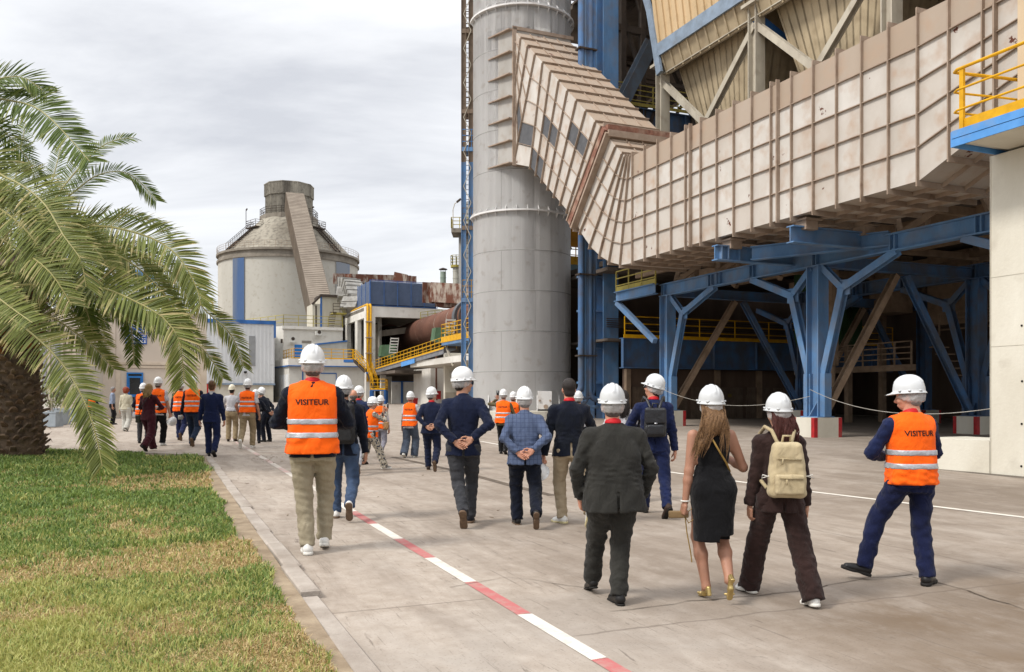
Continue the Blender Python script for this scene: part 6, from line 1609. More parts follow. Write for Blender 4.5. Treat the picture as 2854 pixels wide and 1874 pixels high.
    if hairstyle == 'bald':
        f.ell((0, -.03, -.01), (.081, .085, .05), 0); X, Y, Z = f.grid(); f.v = np.maximum(f.v, np.maximum(Y-.01, Z-.02)); f.v += .0015*wob(X, Y, Z, 2, .02)
    elif hairstyle == 'curly':
        f.ell((0, -.02, .03), (.125, .125, .125), 0); f.ell((0, -.06, -.04), (.10, .08, .08), .04); X, Y, Z = f.grid(); f.v += .014*wob(X, Y, Z, 9, .045); f.v = np.maximum(f.v, np.where(Z < .07, Y-.045, -1))
    else:
        f.ell((0, -.014, .043), (.085, .106, .098), 0); f.ell((0, -.048, -.045), (.066, .052, .052), .03); X, Y, Z = f.grid()
        f.v = np.maximum(f.v, np.where(Z < .075, Y-(.035 if Z.size else 0)-(Z-.0)*.3, -1))
        f.v = np.maximum(f.v, np.where((Z < -.0) & (np.abs(X) > .062), Y+.03, -1)).astype(np.float32)
        f.v += .0016*wob(X, Y, Z, 4, .02, (2, 2, .6))
        f.v = f.v.astype(np.float32)
        if hairstyle == 'long':
            f.cone((0, -.055, .0), (0, -.115, -.16), .088, .092, .05, sq=(1, .62, 1)); f.cone((0, -.115, -.16), (.0, -.12, -.3), .09, .055, .05, sq=(1, .5, 1))
        if hairstyle == 'wavy':
            f.cone((0, -.055, .0), (-.01, -.12, -.14), .095, .105, .05, sq=(1, .6, 1)); f.cone((-.04, -.13, -.12), (-.135, -.14, -.30), .07, .045, .04, sq=(1, .6, 1)); f.cone((-.135, -.14, -.30), (-.195, -.16, -.46), .035, .006, .03)
            f.cone((.05, -.12, -.1), (.10, -.10, -.20), .045, .02, .03)
        if hairstyle in ('long', 'wavy'):
            X, Y, Z = f.grid(); st_ = np.sin(X*190+6*np.sin(Z*14)+3*np.sin(Z*31))+.6*np.sin(X*330+Z*20); f.v = (f.v+.0036*st_*np.clip((-.02-Z)/.05, 0, 1)).astype(np.float32)
    P, Fc = f.mesh()
    if hairstyle in ('long', 'wavy'):
        rs = np.random.RandomState(seed); mb = MB()
        for k in range(170):
            a0 = rs.uniform(-1, 1); x0 = a0*.085; L_ = rs.uniform(.2, .36) if hairstyle == 'long' else rs.uniform(.24, .46); dxx = (-.13 if (hairstyle == 'wavy' and a0 < .35) else 0)*(L_/.4)
            pts = []
            for j in range(7):
                u = j/6; pts.append((x0*(1+.25*math.sin(u*3))+dxx*u**1.4+.012*math.sin(u*7+a0*9), -.075-.055*math.sin(u*2.2)-.012*rs.rand()-(.035 if j else 0), .01-L_*u))
            mb.tube(pts, [.0028, .0036, .0036, .0034, .003, .002, .0008], 4, False)
        P2, F2 = mbpf(mb); Fc = np.concatenate([Fc, F2+len(P)]); P = np.concatenate([P, P2])
    o = mkobj('hair', P, Fc, hm, body); o.matrix_local = Mh @ Matrix.Scale(hs, 4)
    if helmet:
        Mk = Mh @ Matrix.Translation((0, -.008, .052+hlift)) @ Matrix.Rotation(math.radians(4), 4, 'X') @ Matrix.Scale(1.0 if not female else .98, 4)
        inst('hard_hat', 'helm', HELM, hatm or (helm_shade if key in ('P', 'Q', 'R', 'S', 'N', 'M') else helm_m), body, Mk)
        if net: inst('hairnet', 'net', NET, net_m, body, Mh @ Matrix.Translation((0, 0, .0)))
    if glasses:
        mb = MB(); mb.bar((-.06, .104, .012), (.06, .104, .012), .006); 
        for sx in (-1, 1): mb.bar((sx*.07, .1, .014), (sx*.083, -.005, .01), .005); mb.tube([(sx*.034, .106, .006), (sx*.034, .109, .006)], .024, 14)
        o = mb.build('glasses', mat('sunglass_lens', '3C4450', '2C333D', .1, 2, spec=.8)); o.parent = body
        c = o.location.copy(); o.location = (0, 0, 0); o.data.transform(Matrix.Translation(c)); o.matrix_local = Mh
    PEOPLE[key] = dict(body=body, wr=wr, elb=elb, shs=shs, g=g, yaw=yaw, sc=sc, lean=lean, hd=hd, fx=fx)
    return body
def held(key, name, label, cat, parts, group=None):
    """a thing carried by person key: parts = [(name, P, F, material)] in that person's own frame"""
    d = PEOPLE[key]; e = bpy.data.objects.new(name, None); COL.objects.link(e); tag(e, label, cat, group)
    e.location = d['body'].location; e.rotation_euler = d['body'].rotation_euler; e.scale = d['body'].scale
    # put the empty at the thing's own base
    allp = np.concatenate([p[1] for p in parts]); c = A3((allp[:, 0].min()+allp[:, 0].max())/2, (allp[:, 1].min()+allp[:, 1].max())/2, allp[:, 2].min())
    M = Matrix.LocRotScale(d['body'].location, d['body'].rotation_euler, d['body'].scale); e.location = M @ Vector(c)
    for n, P, Fc, m in parts: mkobj(n, P-c, Fc, m, e)
    return e
def mbpf(mb):
    # quads only
    Fq = [f if len(f) == 4 else (list(f)+[f[-1]])[:4] for f in mb.f]; return np.array(mb.v, float), np.array([list(f) for f in Fq])
def rbox(c, s_, r, h=.011, seed=1, amp=.004, taper=0.):
    f = Field(np.array(c)-np.array(s_)-.04, np.array(c)+np.array(s_)+.04, h); X, Y, Z = f.grid()
    tp = 1-taper*np.clip((Z-c[2]+s_[2])/(2*s_[2]), 0, 1)**2
    q = [np.abs(X-c[0])/tp-s_[0]+r, np.abs(Y-c[1])-s_[1]+r, np.abs(Z-c[2])-s_[2]+r]
    d = np.sqrt(sum(np.maximum(a, 0)**2 for a in q))+np.minimum(np.maximum(q[0], np.maximum(q[1], q[2])), 0)-r
    f.v = (d+amp*wob(X, Y, Z, seed, .09)).astype(np.float32); return f.mesh()
def tubepf(pts, r, n=8):
    f = MB(); f.tube(pts, r, n, False); return mbpf(f)
# ---------------------------------------------------------------- palm
rp_ = random.Random(21)
PY = 19.6
pb = Vector(((42-CX)/F*PY, PY, gz((42-CX)/F*PY, PY)))
palm = thing('palm_tree', 'stout date palm with long arching fronds standing on the lawn at the left', 'palm', pb)
trunk_m = mat('palm_trunk_bark', '6A5B4D', '3D332A', .95, 6, bump=.8, bscale=30, dirt='7A6754', dlo=.5, dhi=.8)
boot_m = mat('palm_boot', '77685A', '54473B', .95, 8, bump=.7, bscale=40, dirt='8A7660', dlo=.55, dhi=.8, tone='8A5A33')
crownz = pb.z+3.75; topz = crownz+1.0
mb = MB(); mb.tube([pb-ZV*.2, pb+ZV*.3, pb+ZV*1.5, pb+ZV*2.8, pb+ZV*3.9, pb+ZV*4.7], [.62, .60, .52, .47, .55, .3], 28); mb.build('trunk', trunk_m, palm, True)
mb = MB(); n_ = 0
for r in range(26):
    z = .02+r*.148; rad = float(np.interp(z, [0, .3, 1.5, 2.8, 3.9], [.60, .58, .50, .46, .54]))
    for k in range(15):
        a = 2*math.pi*(k+.5*(r % 2)+rp_.uniform(-.18, .18))/15; d = Vector((math.cos(a), math.sin(a), 0)); tg = Vector((-d.y, d.x, 0)); c = pb+d*(rad-.03)+ZV*(z+rp_.uniform(-.03, .03))
        w_ = rp_.uniform(.06, .12); l = rp_.uniform(.1, .2)*(1.5 if z > 2.4 else 1); up = rp_.uniform(.05, .13); th_ = rp_.uniform(.035, .06)
        tip = c+d*l+ZV*up; dl = Vector((rp_.uniform(-.02, .02), rp_.uniform(-.02, .02), rp_.uniform(-.02, .02)))
        mb.hexa([c-tg*w_-ZV*th_, c+tg*w_-ZV*th_, c+tg*w_+ZV*th_*.6, c-tg*w_+ZV*th_*.6, tip-tg*w_*.5-ZV*th_*.4+dl, tip+tg*w_*.5-ZV*th_*.4, tip+tg*w_*.35+ZV*th_*.3, tip-tg*w_*.35+ZV*th_*.3+dl], (1. if (z > 2.3 and rp_.random() < .25) else rp_.random()*.15))
        if rp_.random() < .5:   # loose fibres
            for q in range(2):
                e1 = tip+tg*rp_.uniform(-.06, .06); mb.bar(e1, e1+Vector((rp_.uniform(-.08, .08), rp_.uniform(-.08, .08), rp_.uniform(-.1, .05))), .006, tone=.3)
mb.build('frond_boots', boot_m, palm)
def leaf_mat(name, c1, c2, c3):
    m = bpy.data.materials.new(name); m.use_nodes = True; t = m.node_tree; N = t.nodes.new; L = t.links.new; b = t.nodes['Principled BSDF']
    a = N('ShaderNodeAttribute'); a.attribute_name = 'tone'; r = N('ShaderNodeValToRGB'); L(a.outputs['Fac'], r.inputs[0]); e = r.color_ramp.elements
    e[0].color = lin(c1); e[1].color = lin(c3); q = e.new(.6); q.color = lin(c2); L(r.outputs[0], b.inputs['Base Color']); b.inputs['Roughness'].default_value = .5; b.inputs['Specular IOR Level'].default_value = .25
    tr = N('ShaderNodeBsdfTranslucent'); mxx = N('ShaderNodeMixShader'); mxx.inputs[0].default_value = .22; L(r.outputs[0], tr.inputs[0]); L(b.outputs[0], mxx.inputs[1]); L(tr.outputs[0], mxx.inputs[2]); L(mxx.outputs[0], t.nodes['Material Output'].inputs[0])
    return m
leafA = leaf_mat('palm_leaflet', '444E1E', '757D3C', 'AFA272'); leafG = leaf_mat('palm_leaflet_green', '364818', '566826', '808446'); rach_m = mat('frond_midrib', '9A9560', '847C4C', .5, 3)
def bez(P, u):
    n = len(P)-1; q = Vector((0, 0, 0))
    for i, p in enumerate(P): q += p*(math.comb(n, i)*u**i*(1-u)**(n-i))
    return q
def frond(P, side=(.12, -.85, .5), lw=.036, ll=.62, n=95, m=None, vee=.55, droop=.25, start=.06, parent=palm, dark_=0.):
    """P: rachis points (Catmull-Rom through them)"""
    n = int(n*1.45); ll *= 1.05; lw *= .95
    P = [Vector(p) for p in P]; Q = [P[0]*2-P[1]]+P+[P[-1]*2-P[-2]]; S = []
    for i in range(1, len(Q)-2):
        for k in range(12):
            u = k/12; a, b, c, d = Q[i-1], Q[i], Q[i+1], Q[i+2]
            S.append(.5*((2*b)+(c-a)*u+(2*a-5*b+4*c-d)*u*u+(3*b-a-3*c+d)*u**3))
    S.append(P[-1]); ls = [0]
    for a, b in zip(S[:-1], S[1:]): ls.append(ls[-1]+(b-a).length)
    T = ls[-1]
    def at(u):
        x = u*T
        for i in range(len(S)-1):
            if ls[i+1] >= x: f = (x-ls[i])/max(1e-6, ls[i+1]-ls[i]); return S[i].lerp(S[i+1], f), (S[i+1]-S[i]).normalized()
        return S[-1], (S[-1]-S[-2]).normalized()
    mb = MB(); pts = [at(i/24)[0] for i in range(25)]; mb.tube(pts, [.032*(1-.85*i/24)+.004 for i in range(25)], 6)
    rach = mb; lf = MB()
    for i in range(n):
        u = start+(1-start)*(i+.5)/n
        c, d = at(u); up = Vector(side); up = (up-d*up.dot(d))
        if up.length < .15: up = Vector((0, -1, 0)); up = up-d*up.dot(d)
        up.normalize(); lat = d.cross(up).normalized()
        prof = math.sin(min(1, (u+.12)/.45)*math.pi/2)*(1-.5*max(0, (u-.6)/.4)**1.6)
        for sg in (-1, 1):
            if rp_.random() < .03: continue
            fw = .42+.62*u+rp_.uniform(-.1, .1); L_ = ll*prof*rp_.uniform(.82, 1.1)
            v = (lat*sg+d*fw+up*(vee+rp_.uniform(-.18, .18))).normalized()
            nrm = v.cross(d).normalized(); wv = v.cross(nrm).normalized()
            wv = d-v*d.dot(v)
            if wv.length < .1: wv = up.copy()
            wv.normalize(); wv = (wv*.8+up*.35*sg*rp_.uniform(-1, 1)).normalized()
            w0 = lw*rp_.uniform(.8, 1.1); fold = v.cross(wv).normalized()*w0*.22
            c0 = c; c1 = c+v*L_*.38-ZV*droop*L_*.06; c2 = c+v*L_*.75-ZV*droop*L_*.26; c3 = c+v*L_*1.0-ZV*droop*L_*.52
            tn = min(1, max(0, rp_.gauss(.42, .2)+(.25 if rp_.random() < .12 else 0)))
            vs = [c0-wv*w0*.25, c0+wv*w0*.25, c1-wv*w0*.5, c1+fold, c1+wv*w0*.5, c2-wv*w0*.38, c2+fold*.8, c2+wv*w0*.38, c3]
            lf.add(vs, [(0, 3, 2), (0, 1, 3), (1, 4, 3), (2, 3, 6, 5), (3, 4, 7, 6)], tn); lf.add([vs[5], vs[6], vs[7], vs[8]], [(0, 1, 3), (1, 2, 3)], min(1, tn+.25))
    o = lf.build('frond', m or leafA, parent); r = rach.build('midrib', rach_m, parent)
    r.parent = o
    return o
cr_ = Vector((pb.x, pb.y, crownz+.45))
def pp(x, y, Y): return Vector(((x-CX)/F*Y, Y, z_at(y, Y)))
# fronds measured one by one: points (px, py, depth)
FR = [
 ([(-60, 262, 18.6), (0, 276, 18.2), (77, 291, 17.9), (128, 320, 17.6), (192, 384, 17.2), (250, 450, 16.9)], dict(ll=.85, m='G', vee=.25, n=90, lw=.05)),
 ([(60, 700, 20.2), (150, 560, 21.4), (192, 502, 22), (256, 431, 22.6), (307, 396, 22.9), (372, 383, 23.2)], dict(ll=.5, m='G', vee=.1, n=80)),
 ([(80, 720, 20.2), (150, 590, 21.5), (224, 521, 22.2), (272, 489, 22.6), (336, 478, 23), (384, 502, 23.2), (436, 560, 23.3)], dict(ll=.55, m='G', vee=.1, n=90)),
 ([(-50, 440, 17.8), (0, 486, 17.4), (58, 515, 17), (112, 556, 16.7), (144, 598, 16.4), (179, 660, 16.1), (224, 722, 15.9), (240, 800, 15.8)], dict(ll=.8, vee=.3, n=100, lw=.045)),
 ([(100, 740, 18.6), (200, 640, 18), (288, 632, 17.7), (342, 640, 17.5), (400, 656, 17.3), (448, 677, 17.2), (499, 718, 17), (544, 792, 16.9), (560, 850, 16.8)], dict(ll=.72, vee=.25, n=110, lw=.042)),
 ([(300, 700, 19), (420, 720, 19.3), (520, 800, 19.5), (576, 870, 19.6), (624, 910, 19.7), (656, 955, 19.8), (678, 1024, 19.9)], dict(ll=.52, vee=.15, n=90)),
 ([(-40, 800, 17.5), (60, 795, 17), (192, 792, 16.6), (265, 798, 16.3), (336, 821, 16), (400, 853, 15.8), (441, 875, 15.7), (480, 913, 15.6), (505, 970, 15.5), (513, 1068, 15.5)], dict(ll=.72, vee=.3, n=120, lw=.042)),
 ([(380, 860, 19), (480, 900, 19.3), (537, 952, 19.4), (576, 984, 19.5), (622, 1056, 19.6)], dict(ll=.5, vee=.15, n=75)),
 ([(-60, 850, 16.5), (0, 870, 16), (54, 904, 15.5), (102, 942, 15.1), (144, 981, 14.8), (179, 1022, 14.6), (205, 1061, 14.4), (240, 1130, 14.2), (268, 1215, 14.1), (285, 1300, 14)], dict(ll=.62, vee=.2, n=110, lw=.045)),
 ([(120, 790, 19.5), (190, 800, 19), (217, 824, 18.8), (243, 872, 18.7), (262, 945, 18.6)], dict(ll=.42, vee=.1, n=60, m='G')),
 ([(290, 850, 20.5), (340, 862, 21), (361, 897, 21.2), (370, 950, 21.3), (373, 1013, 21.3)], dict(ll=.42, vee=.1, n=60, m='G')),
 ([(20, 860, 18), (130, 880, 17.8), (200, 920, 17.6), (260, 965, 17.5), (318, 1030, 17.4)], dict(ll=.5, vee=.2, n=80)),
 ([(-150, 760, 17), (-60, 790, 15.6), (20, 850, 14.4), (90, 900, 13.8)], dict(ll=.65, vee=.3, n=70, lw=.045)),
 ([(30, 640, 20.5), (40, 520, 22), (55, 430, 22.8), (72, 345, 23.4)], dict(ll=.55, vee=.1, m='G', n=70)),
 ([(100, 660, 21), (130, 560, 22.4), (155, 470, 23.2), (172, 400, 23.6)], dict(ll=.5, vee=.1, m='G', n=65)),
 ([(60, 740, 19), (200, 660, 20.5), (330, 600, 22), (400, 610, 22.6), (470, 640, 23)], dict(ll=.5, vee=.1, m='G', n=80)),
 ([(90, 700, 18.5), (260, 690, 18.5), (360, 730, 18.6), (440, 800, 18.7), (490, 870, 18.8), (510, 930, 18.8)], dict(ll=.6, vee=.2, n=90)),
 ([(-30, 620, 18), (60, 600, 17.4), (160, 625, 17), (240, 670, 16.7), (300, 740, 16.5), (330, 800, 16.4)], dict(ll=.62, vee=.35, n=90)),
 ([(-60, 540, 19), (40, 560, 19.6), (150, 600, 20.3), (250, 640, 20.8), (320, 700, 21)], dict(ll=.6, vee=.2, n=80, m='G')),
 ([(0, 760, 19), (120, 770, 18.2), (240, 780, 18), (330, 800, 18), (400, 860, 18), (440, 930, 18)], dict(ll=.5, vee=.1, n=80, m='G')),
 ([(-150, 330, 18), (-80, 260, 18), (-20, 225, 18), (60, 215, 18), (130, 260, 18)], dict(ll=.7, vee=.2, m='G', n=80)),
 ([(-150, 660, 17.5), (-60, 640, 16.8), (60, 700, 16), (140, 760, 15.6), (200, 850, 15.4)], dict(ll=.7, vee=.3, n=90)),
 ([(0, 800, 20), (80, 820, 21), (180, 850, 22), (260, 880, 22.5), (300, 900, 22.8)], dict(ll=.5, vee=.1, m='G', n=70)),
 ([(-60, 560, 17), (10, 590, 16.5), (80, 650, 16.1), (120, 720, 15.9), (150, 800, 15.8)], dict(ll=.7, vee=.3, n=90)),
 ([(-100, 300, 20), (-30, 330, 21), (60, 420, 21.6), (110, 500, 22)], dict(ll=.6, vee=.1, m='G', n=70)),
 ([(380, 700, 20.6), (440, 790, 20.8), (480, 850, 20.9), (540, 930, 21)], dict(ll=.45, vee=.1, m='G', n=60)),
]
for pts, kw in FR:
    m = leafG if kw.pop('m', None) == 'G' else leafA
    P = [pp(*q) for q in pts]
    # root every frond in the crown
    if (P[0]-cr_).length > .5: P = [cr_+(P[0]-cr_).normalized()*.3]+P
    d0 = (P[1]-P[0]).length/sum((b-a).length for a, b in zip(P[:-1], P[1:]))
    frond(P, m=m, start=min(.35, .4*d0+.04), **kw)
# fronds leaning away behind and out of frame
for k in range(14):
    a = rp_.uniform(1.9, 4.6) if k < 9 else rp_.uniform(.6, 1.6); l = rp_.uniform(3.2, 4.4); el = rp_.uniform(.1, 1.2)
    d = Vector((math.cos(a), math.sin(a), 0)); P = [cr_+d*.25]
    for q in (.35, .7, 1.0): P.append(cr_+d*l*q*math.cos(el*(1-q*.3))+ZV*(l*(math.sin(el)*q-.75*q*q)))
    frond(P, m=leafG if k % 2 else leafA, ll=.55, vee=.2, n=60, start=.12)
# dead hanging bits under the crown
mb = MB()
for k in range(60):
    a = rp_.uniform(0, 6.28); d = Vector((math.cos(a), math.sin(a), 0)); c = pb+d*rp_.uniform(.45, .6)+ZV*rp_.uniform(3.0, 4.0); e1 = c+d*rp_.uniform(.1, .35)-ZV*rp_.uniform(.1, .4)
    mb.bar(c, e1, .05, .012); mb.bar(e1, e1+d*.05-ZV*.15, .03, .01)
mb.build('dry_stubs', mat('dry_straw', '8C6F4A', '6E5438', .9, 6), palm)
# ---------------------------------------------------------------- grass
rg = np.random.RandomState(12)
NB = 230000
u = rg.rand(NB); Ys = 3.6*(24.5/3.6)**(u**1.15)
px_ = rg.rand(NB)*1000-60
Xs = (px_-CX)/F*Ys
ss_ = -SA*Xs+CA*Ys; ts_ = CA*Xs+SA*Ys
def vn(x, y, sc, seed):
    r = np.random.RandomState(seed); o = 0; a = 1
    for k in range(5):
        for j in range(3):
            th = r.uniform(0, 6.28); o = o+a*np.sin(sc*(x*np.cos(th)+y*np.sin(th))+r.uniform(0, 6.28)+.9*np.sin(sc*.6*(x*np.sin(th)-y*np.cos(th))+j))
        sc *= 1.9; a *= .62
    return o/3.2
edge = kin(ss_)-.055-.06*(1+vn(Xs, Ys, 3.5, 2))-np.where((ss_ > 10.5) & (ss_ < 16.5), .10, 0)-np.where((ss_ > 9.4) & (ss_ < 10.6), .12, 0)
bk = gp(250, 1262); c0 = gW(21.2, kin(21.2))
bl = (bk.y-c0.y)/(bk.x-c0.x); backy = np.where(Xs > bk.x, c0.y+(Xs-c0.x)*bl, bk.y+(Xs-bk.x)*(-.12))-.1
bare = vn(Xs, Ys, 2.0, 8)
keep = (ts_ < edge) & (Ys < backy) & (ss_ < 21.1)|((ts_ < 0) & (Ys < backy))
tr_ = np.hypot(Xs-pb.x, Ys-pb.y) < .5
keep &= ~tr_; keep &= ~((bare > .95) & (rg.rand(NB) < .8))
Xs, Ys, ss_, ts_ = Xs[keep], Ys[keep], ss_[keep], ts_[keep]; n = len(Xs)
pyi = 1087+.008*((Xs/Ys*F+CX)-CX)+3947/Ys
# dry patches, in the bed's own coordinates
def blob(cx_, cy_, rx, ry, rot=0):
    x, y = Xs-cx_, Ys-cy_; c, s = math.cos(rot), math.sin(rot); return np.exp(-(((x*c+y*s)/rx)**2+((-x*s+y*c)/ry)**2)**1.3)
Xw, Yw_ = Xs+.45*vn(Xs, Ys, 1.3, 31), Ys+.45*vn(Xs, Ys, 1.3, 32)
X0_, Y0_ = Xs, Ys; Xs, Ys = Xw, Yw_
g1 = gp(500, 1345); g2 = gp(430, 1575); g3 = gp(80, 1600); g4 = gp(640, 1570); g5 = gp(470, 1450); g6 = gp(250, 1500)
dry = 1.2*blob(g1.x+.2, g1.y, 1.6, 1.7)+1.0*blob(g2.x, g2.y, 1.5, .85)+.95*blob(g3.x, g3.y, 1.3, .85)+.95*blob(g4.x, g4.y, .6, 1.0)+.6*blob(g5.x+.5, g5.y, .7, .8)+.35*blob(g6.x, g6.y, 1.0, .7)
Xs, Ys = X0_, Y0_
dry = dry+.6*vn(Xs, Ys, 1.7, 5)+.5*vn(Xs, Ys, 6, 6)
near = np.clip((8.6-Ys)/2.6, 0, 1)     # mixed yellow-green turf close by
dry = np.maximum(dry, near*(.5+.8*vn(Xs, Ys, 3, 7)))
isdry = rg.rand(n) < np.clip((dry-.1)*1.15, .05, .9)
col = np.zeros((n, 3)); r1 = rg.rand(n, 1)
gA, gB, gC = [np.array(lin(c)[:3]) for c in ('667F3A', '859A4C', '516B30')]; dA, dB, dC = [np.array(lin(c)[:3]) for c in ('C2A872', 'A58D60', 'D0BC8C')]; yA, yB = [np.array(lin(c)[:3]) for c in ('BDB870', 'A0A658')]
green = gA*(1-r1)+gB*r1; green = np.where(rg.rand(n, 1) < .3, gC*(.6+.6*r1), green)
yg = yA*(1-r1)+yB*r1; ymix = (np.clip((11-Ys)/5, 0, 1)*.6+.06+.3*vn(Xs, Ys, 2.5, 9))[:, None]; green = np.where(rg.rand(n, 1) < ymix, yg, green)
dryc = dA*(1-r1)+dB*r1; dryc = np.where(rg.rand(n, 1) < .25, dC, dryc)
col = np.where(isdry[:, None], dryc, green)
h = (.036+.046*rg.rand(n))*np.where(isdry, .62, 1.)*np.where(Ys > 15, 1.35, 1)*(1+.35*np.clip(vn(Xs, Ys, 4, 4), -1, 1)); h *= np.clip(.55+Ys/14, .7, 1.25)
wd_ = (.0032+.0016*rg.rand(n))*np.clip(Ys/6, .9, 3.2)
an = rg.rand(n)*6.283; ln = rg.rand(n)**.7*np.where(isdry, 1.5, .95); la = rg.rand(n)*6.283
Zs = -.008*Xs+.0105*Ys+.03
hx, hy = np.cos(an)*wd_, np.sin(an)*wd_; lx, ly = np.cos(la)*ln*h, np.sin(la)*ln*h
co = np.zeros((n, 5, 3))
co[:, 0] = np.stack([Xs-hx, Ys-hy, Zs], 1); co[:, 1] = np.stack([Xs+hx, Ys+hy, Zs], 1)
co[:, 2] = np.stack([Xs+hx*.8+lx*.35, Ys+hy*.8+ly*.35, Zs+h*.6], 1); co[:, 3] = np.stack([Xs-hx*.8+lx*.35, Ys-hy*.8+ly*.35, Zs+h*.6], 1)
co[:, 4] = np.stack([Xs+lx, Ys+ly, Zs+h*(1-.25*ln)], 1)
me = bpy.data.meshes.new('lawn_grass'); me.vertices.add(n*5); me.vertices.foreach_set('co', co.astype(np.float32).ravel())
b_ = (np.arange(n)*5)[:, None]; li = np.concatenate([b_+0, b_+1, b_+2, b_+3, b_+3, b_+2, b_+4], 1).ravel()
me.loops.add(n*7); me.loops.foreach_set('vertex_index', li.astype(np.int32)); me.polygons.add(n*2)
ls_ = np.stack([np.arange(n)*7, np.arange(n)*7+4], 1).ravel(); me.polygons.foreach_set('loop_start', ls_.astype(np.int32)); me.update(calc_edges=True)
at = me.attributes.new('blade', 'FLOAT_COLOR', 'FACE'); cc = np.ones((n, 2, 4)); cc[:, :, :3] = col[:, None, :]; at.data.foreach_set('color', cc.astype(np.float32).ravel())
gmt = bpy.data.materials.new('grass_blades'); gmt.use_nodes = True; t = gmt.node_tree; b = t.nodes['Principled BSDF']; a = t.nodes.new('ShaderNodeAttribute'); a.attribute_name = 'blade'; t.links.new(a.outputs['Color'], b.inputs['Base Color']); b.inputs['Roughness'].default_value = .6
trn = t.nodes.new('ShaderNodeBsdfTranslucent'); t.links.new(a.outputs['Color'], trn.inputs[0]); ms = t.nodes.new('ShaderNodeMixShader'); ms.inputs[0].default_value = .25; t.links.new(b.outputs[0], ms.inputs[1]); t.links.new(trn.outputs[0], ms.inputs[2]); t.links.new(ms.outputs[0], t.nodes['Material Output'].inputs[0])
me.materials.append(gmt); o = bpy.data.objects.new('lawn_grass', me); COL.objects.link(o); o['kind'] = 'stuff'
# green-brown thatch under the blades
mb = MB(); th_ = [gW(2.2, kin(2.2)-.2), gW(9.3, kin(9.3)-.2), gW(10.5, kin(10.5)-.35), gW(16.5, kin(16.5)-.4), gW(20.9, kin(21)-.25), bk-Vector((0, .3, 0)), gp(-200, 1256), Vector((-30, 17.5, 0)), Vector((-8, 1.2, 0))]
mb.add([(p.x, p.y, gz(p.x, p.y)+.045) for p in th_], [tuple(range(len(th_)))]); mb.build('turf', mat('turf_thatch', '6A6236', '8A744A', .95, 1.2, bump=.6, bscale=40, dirt='4E5A28', dlo=.45, dhi=.65))['kind'] = 'structure'
# ---------------------------------------------------------------- the visitors
navy = cloth('navy_wool', '1B2440', '151C33'); navy2 = cloth('navy_suit_cloth', '202B54', '1A2346'); navyd = cloth('dark_navy_cloth', '161C2E', '10151F'); charcoal = cloth('charcoal_suiting', '3A3935', '2F2E2B'); greytr = cloth('grey_cotton', '47484C', '3B3C40')
checkm = cloth('blue_checked_wool', '63718F', '586684', check='2C3650'); brown = cloth('dark_brown_suiting', '3C2A27', '31221F'); blackk = cloth('black_knit', '17171A', '101013'); khaki = cloth('khaki_cotton', '9C927C', '8C826D', dk_=.95); beigech = cloth('beige_chino', 'A99A82', '9A8A72', dk_=.95); tanch = cloth('tan_chino', '9C8B6E', '8B7B60', dk_=.9)
bluesuit = cloth('royal_navy_cloth', '1C2449', '161C3B'); darktr = cloth('black_cotton', '1B1B1E', '141416'); jeans = cloth('blue_denim', '4C607E', '3B4C68'); djeans = cloth('dark_denim', '27364F', '1F2B40'); maroon = cloth('maroon_suiting', '4E1F2B', '421924'); cream = cloth('cream_suiting', 'D2CBB4', 'C6BEA6'); whitec = cloth('white_cotton', 'D9D8DC', 'CBCAD0'); bluesh = cloth('pale_blue_shirt', '9AA6BC', '8A96AD')
greyw = cloth('grey_blue_linen', '5A6474', '4C5565'); floral = cloth('floral_print', 'CFC6B4', 'C2B8A5', pattern='2E3244'); lightgr = cloth('light_grey_print', 'A3A1AC', '8F8D99'); olive = cloth('olive_cotton', '6B6144', '5B5239'); lwhite = cloth('off_white_denim', 'C4C4C8', 'B4B4BA')
NR, MR, FR = .0105, .0145, .018
G_left = 'visitors far ahead near the beige building'
person('A', 'tall person in orange VISITEUR vest and khaki cargo trousers nearest on the walkway', 871, 1540, 961, 12, ((-.04, -.08, .08, 0, 8), (.10, .15, .10, 14, 2)), ('front', 'front'), topc=navyd, pants=khaki, pw=.004, shoe=('sneaker', sh_w, sole_w), vest=.86, lean=.02, res=NR, hem=.83, lanyard=True, hair='greying', hyaw=2, shoulder=1.06, sk=SK3)
person('B', 'person in white helmet, black rucksack and blue jeans directly right of the khaki-trousered visitor', 958, 1447, 1047, 8, ((-.10, .12, .08, 0, 6), (.085, -.32, .21, 62, 3)), ('front', 'down'), topc=navyd, pants=jeans, pw=.004, shoe=('sneaker', sh_w, sole_g), lean=.03, res=NR, hair='black')
person('C', 'balding man in navy jacket and whitish trousers beside the black rucksack', 985, 1322, 1086, 10, 'walkL', ('down', 'down'), topc=navy, pants=lwhite, shoe=('sneaker', sh_g, sole_g), helmet=False, hair='greying', hairstyle='bald', res=MR, sk=SK3)
person('D', 'man in helmet and slate-blue jacket partly hidden behind the balding man', 1000, 1296, 1076, -10, 'stepR', ('down', 'down'), topc=cloth('slate_cloth', '2E3A5C', '26304E'), pants=navy, shoe=('dress', sh_b, sole_b), lanyard=True, res=MR, hair='black', hyaw=-20)
person('E', 'woman in orange vest and floral trousers turned right, raising a phone', 1032, 1311, 1106, -58, 'strideR', ('photo', 'photo'), top='shirt', topc=floral, pants=floral, pw=.03, shoe=('sneaker', sh_g, sole_w), vest=.80, lean=.08, res=MR, female=True, fat=.02, hair='brown', hyaw=-12, hpitch=4)
person('F', 'person in orange vest with pale patterned trousers and tan shoulder bag behind the floral one', 1060, 1277, 1102, -8, 'walkL', ('bentup', 'down'), top='shirt', topc=whitec, pants=lightgr, pw=.0, shoe=('sneaker', sh_g, sole_g), vest=.84, res=MR, female=True, fat=.015, hair='brown')
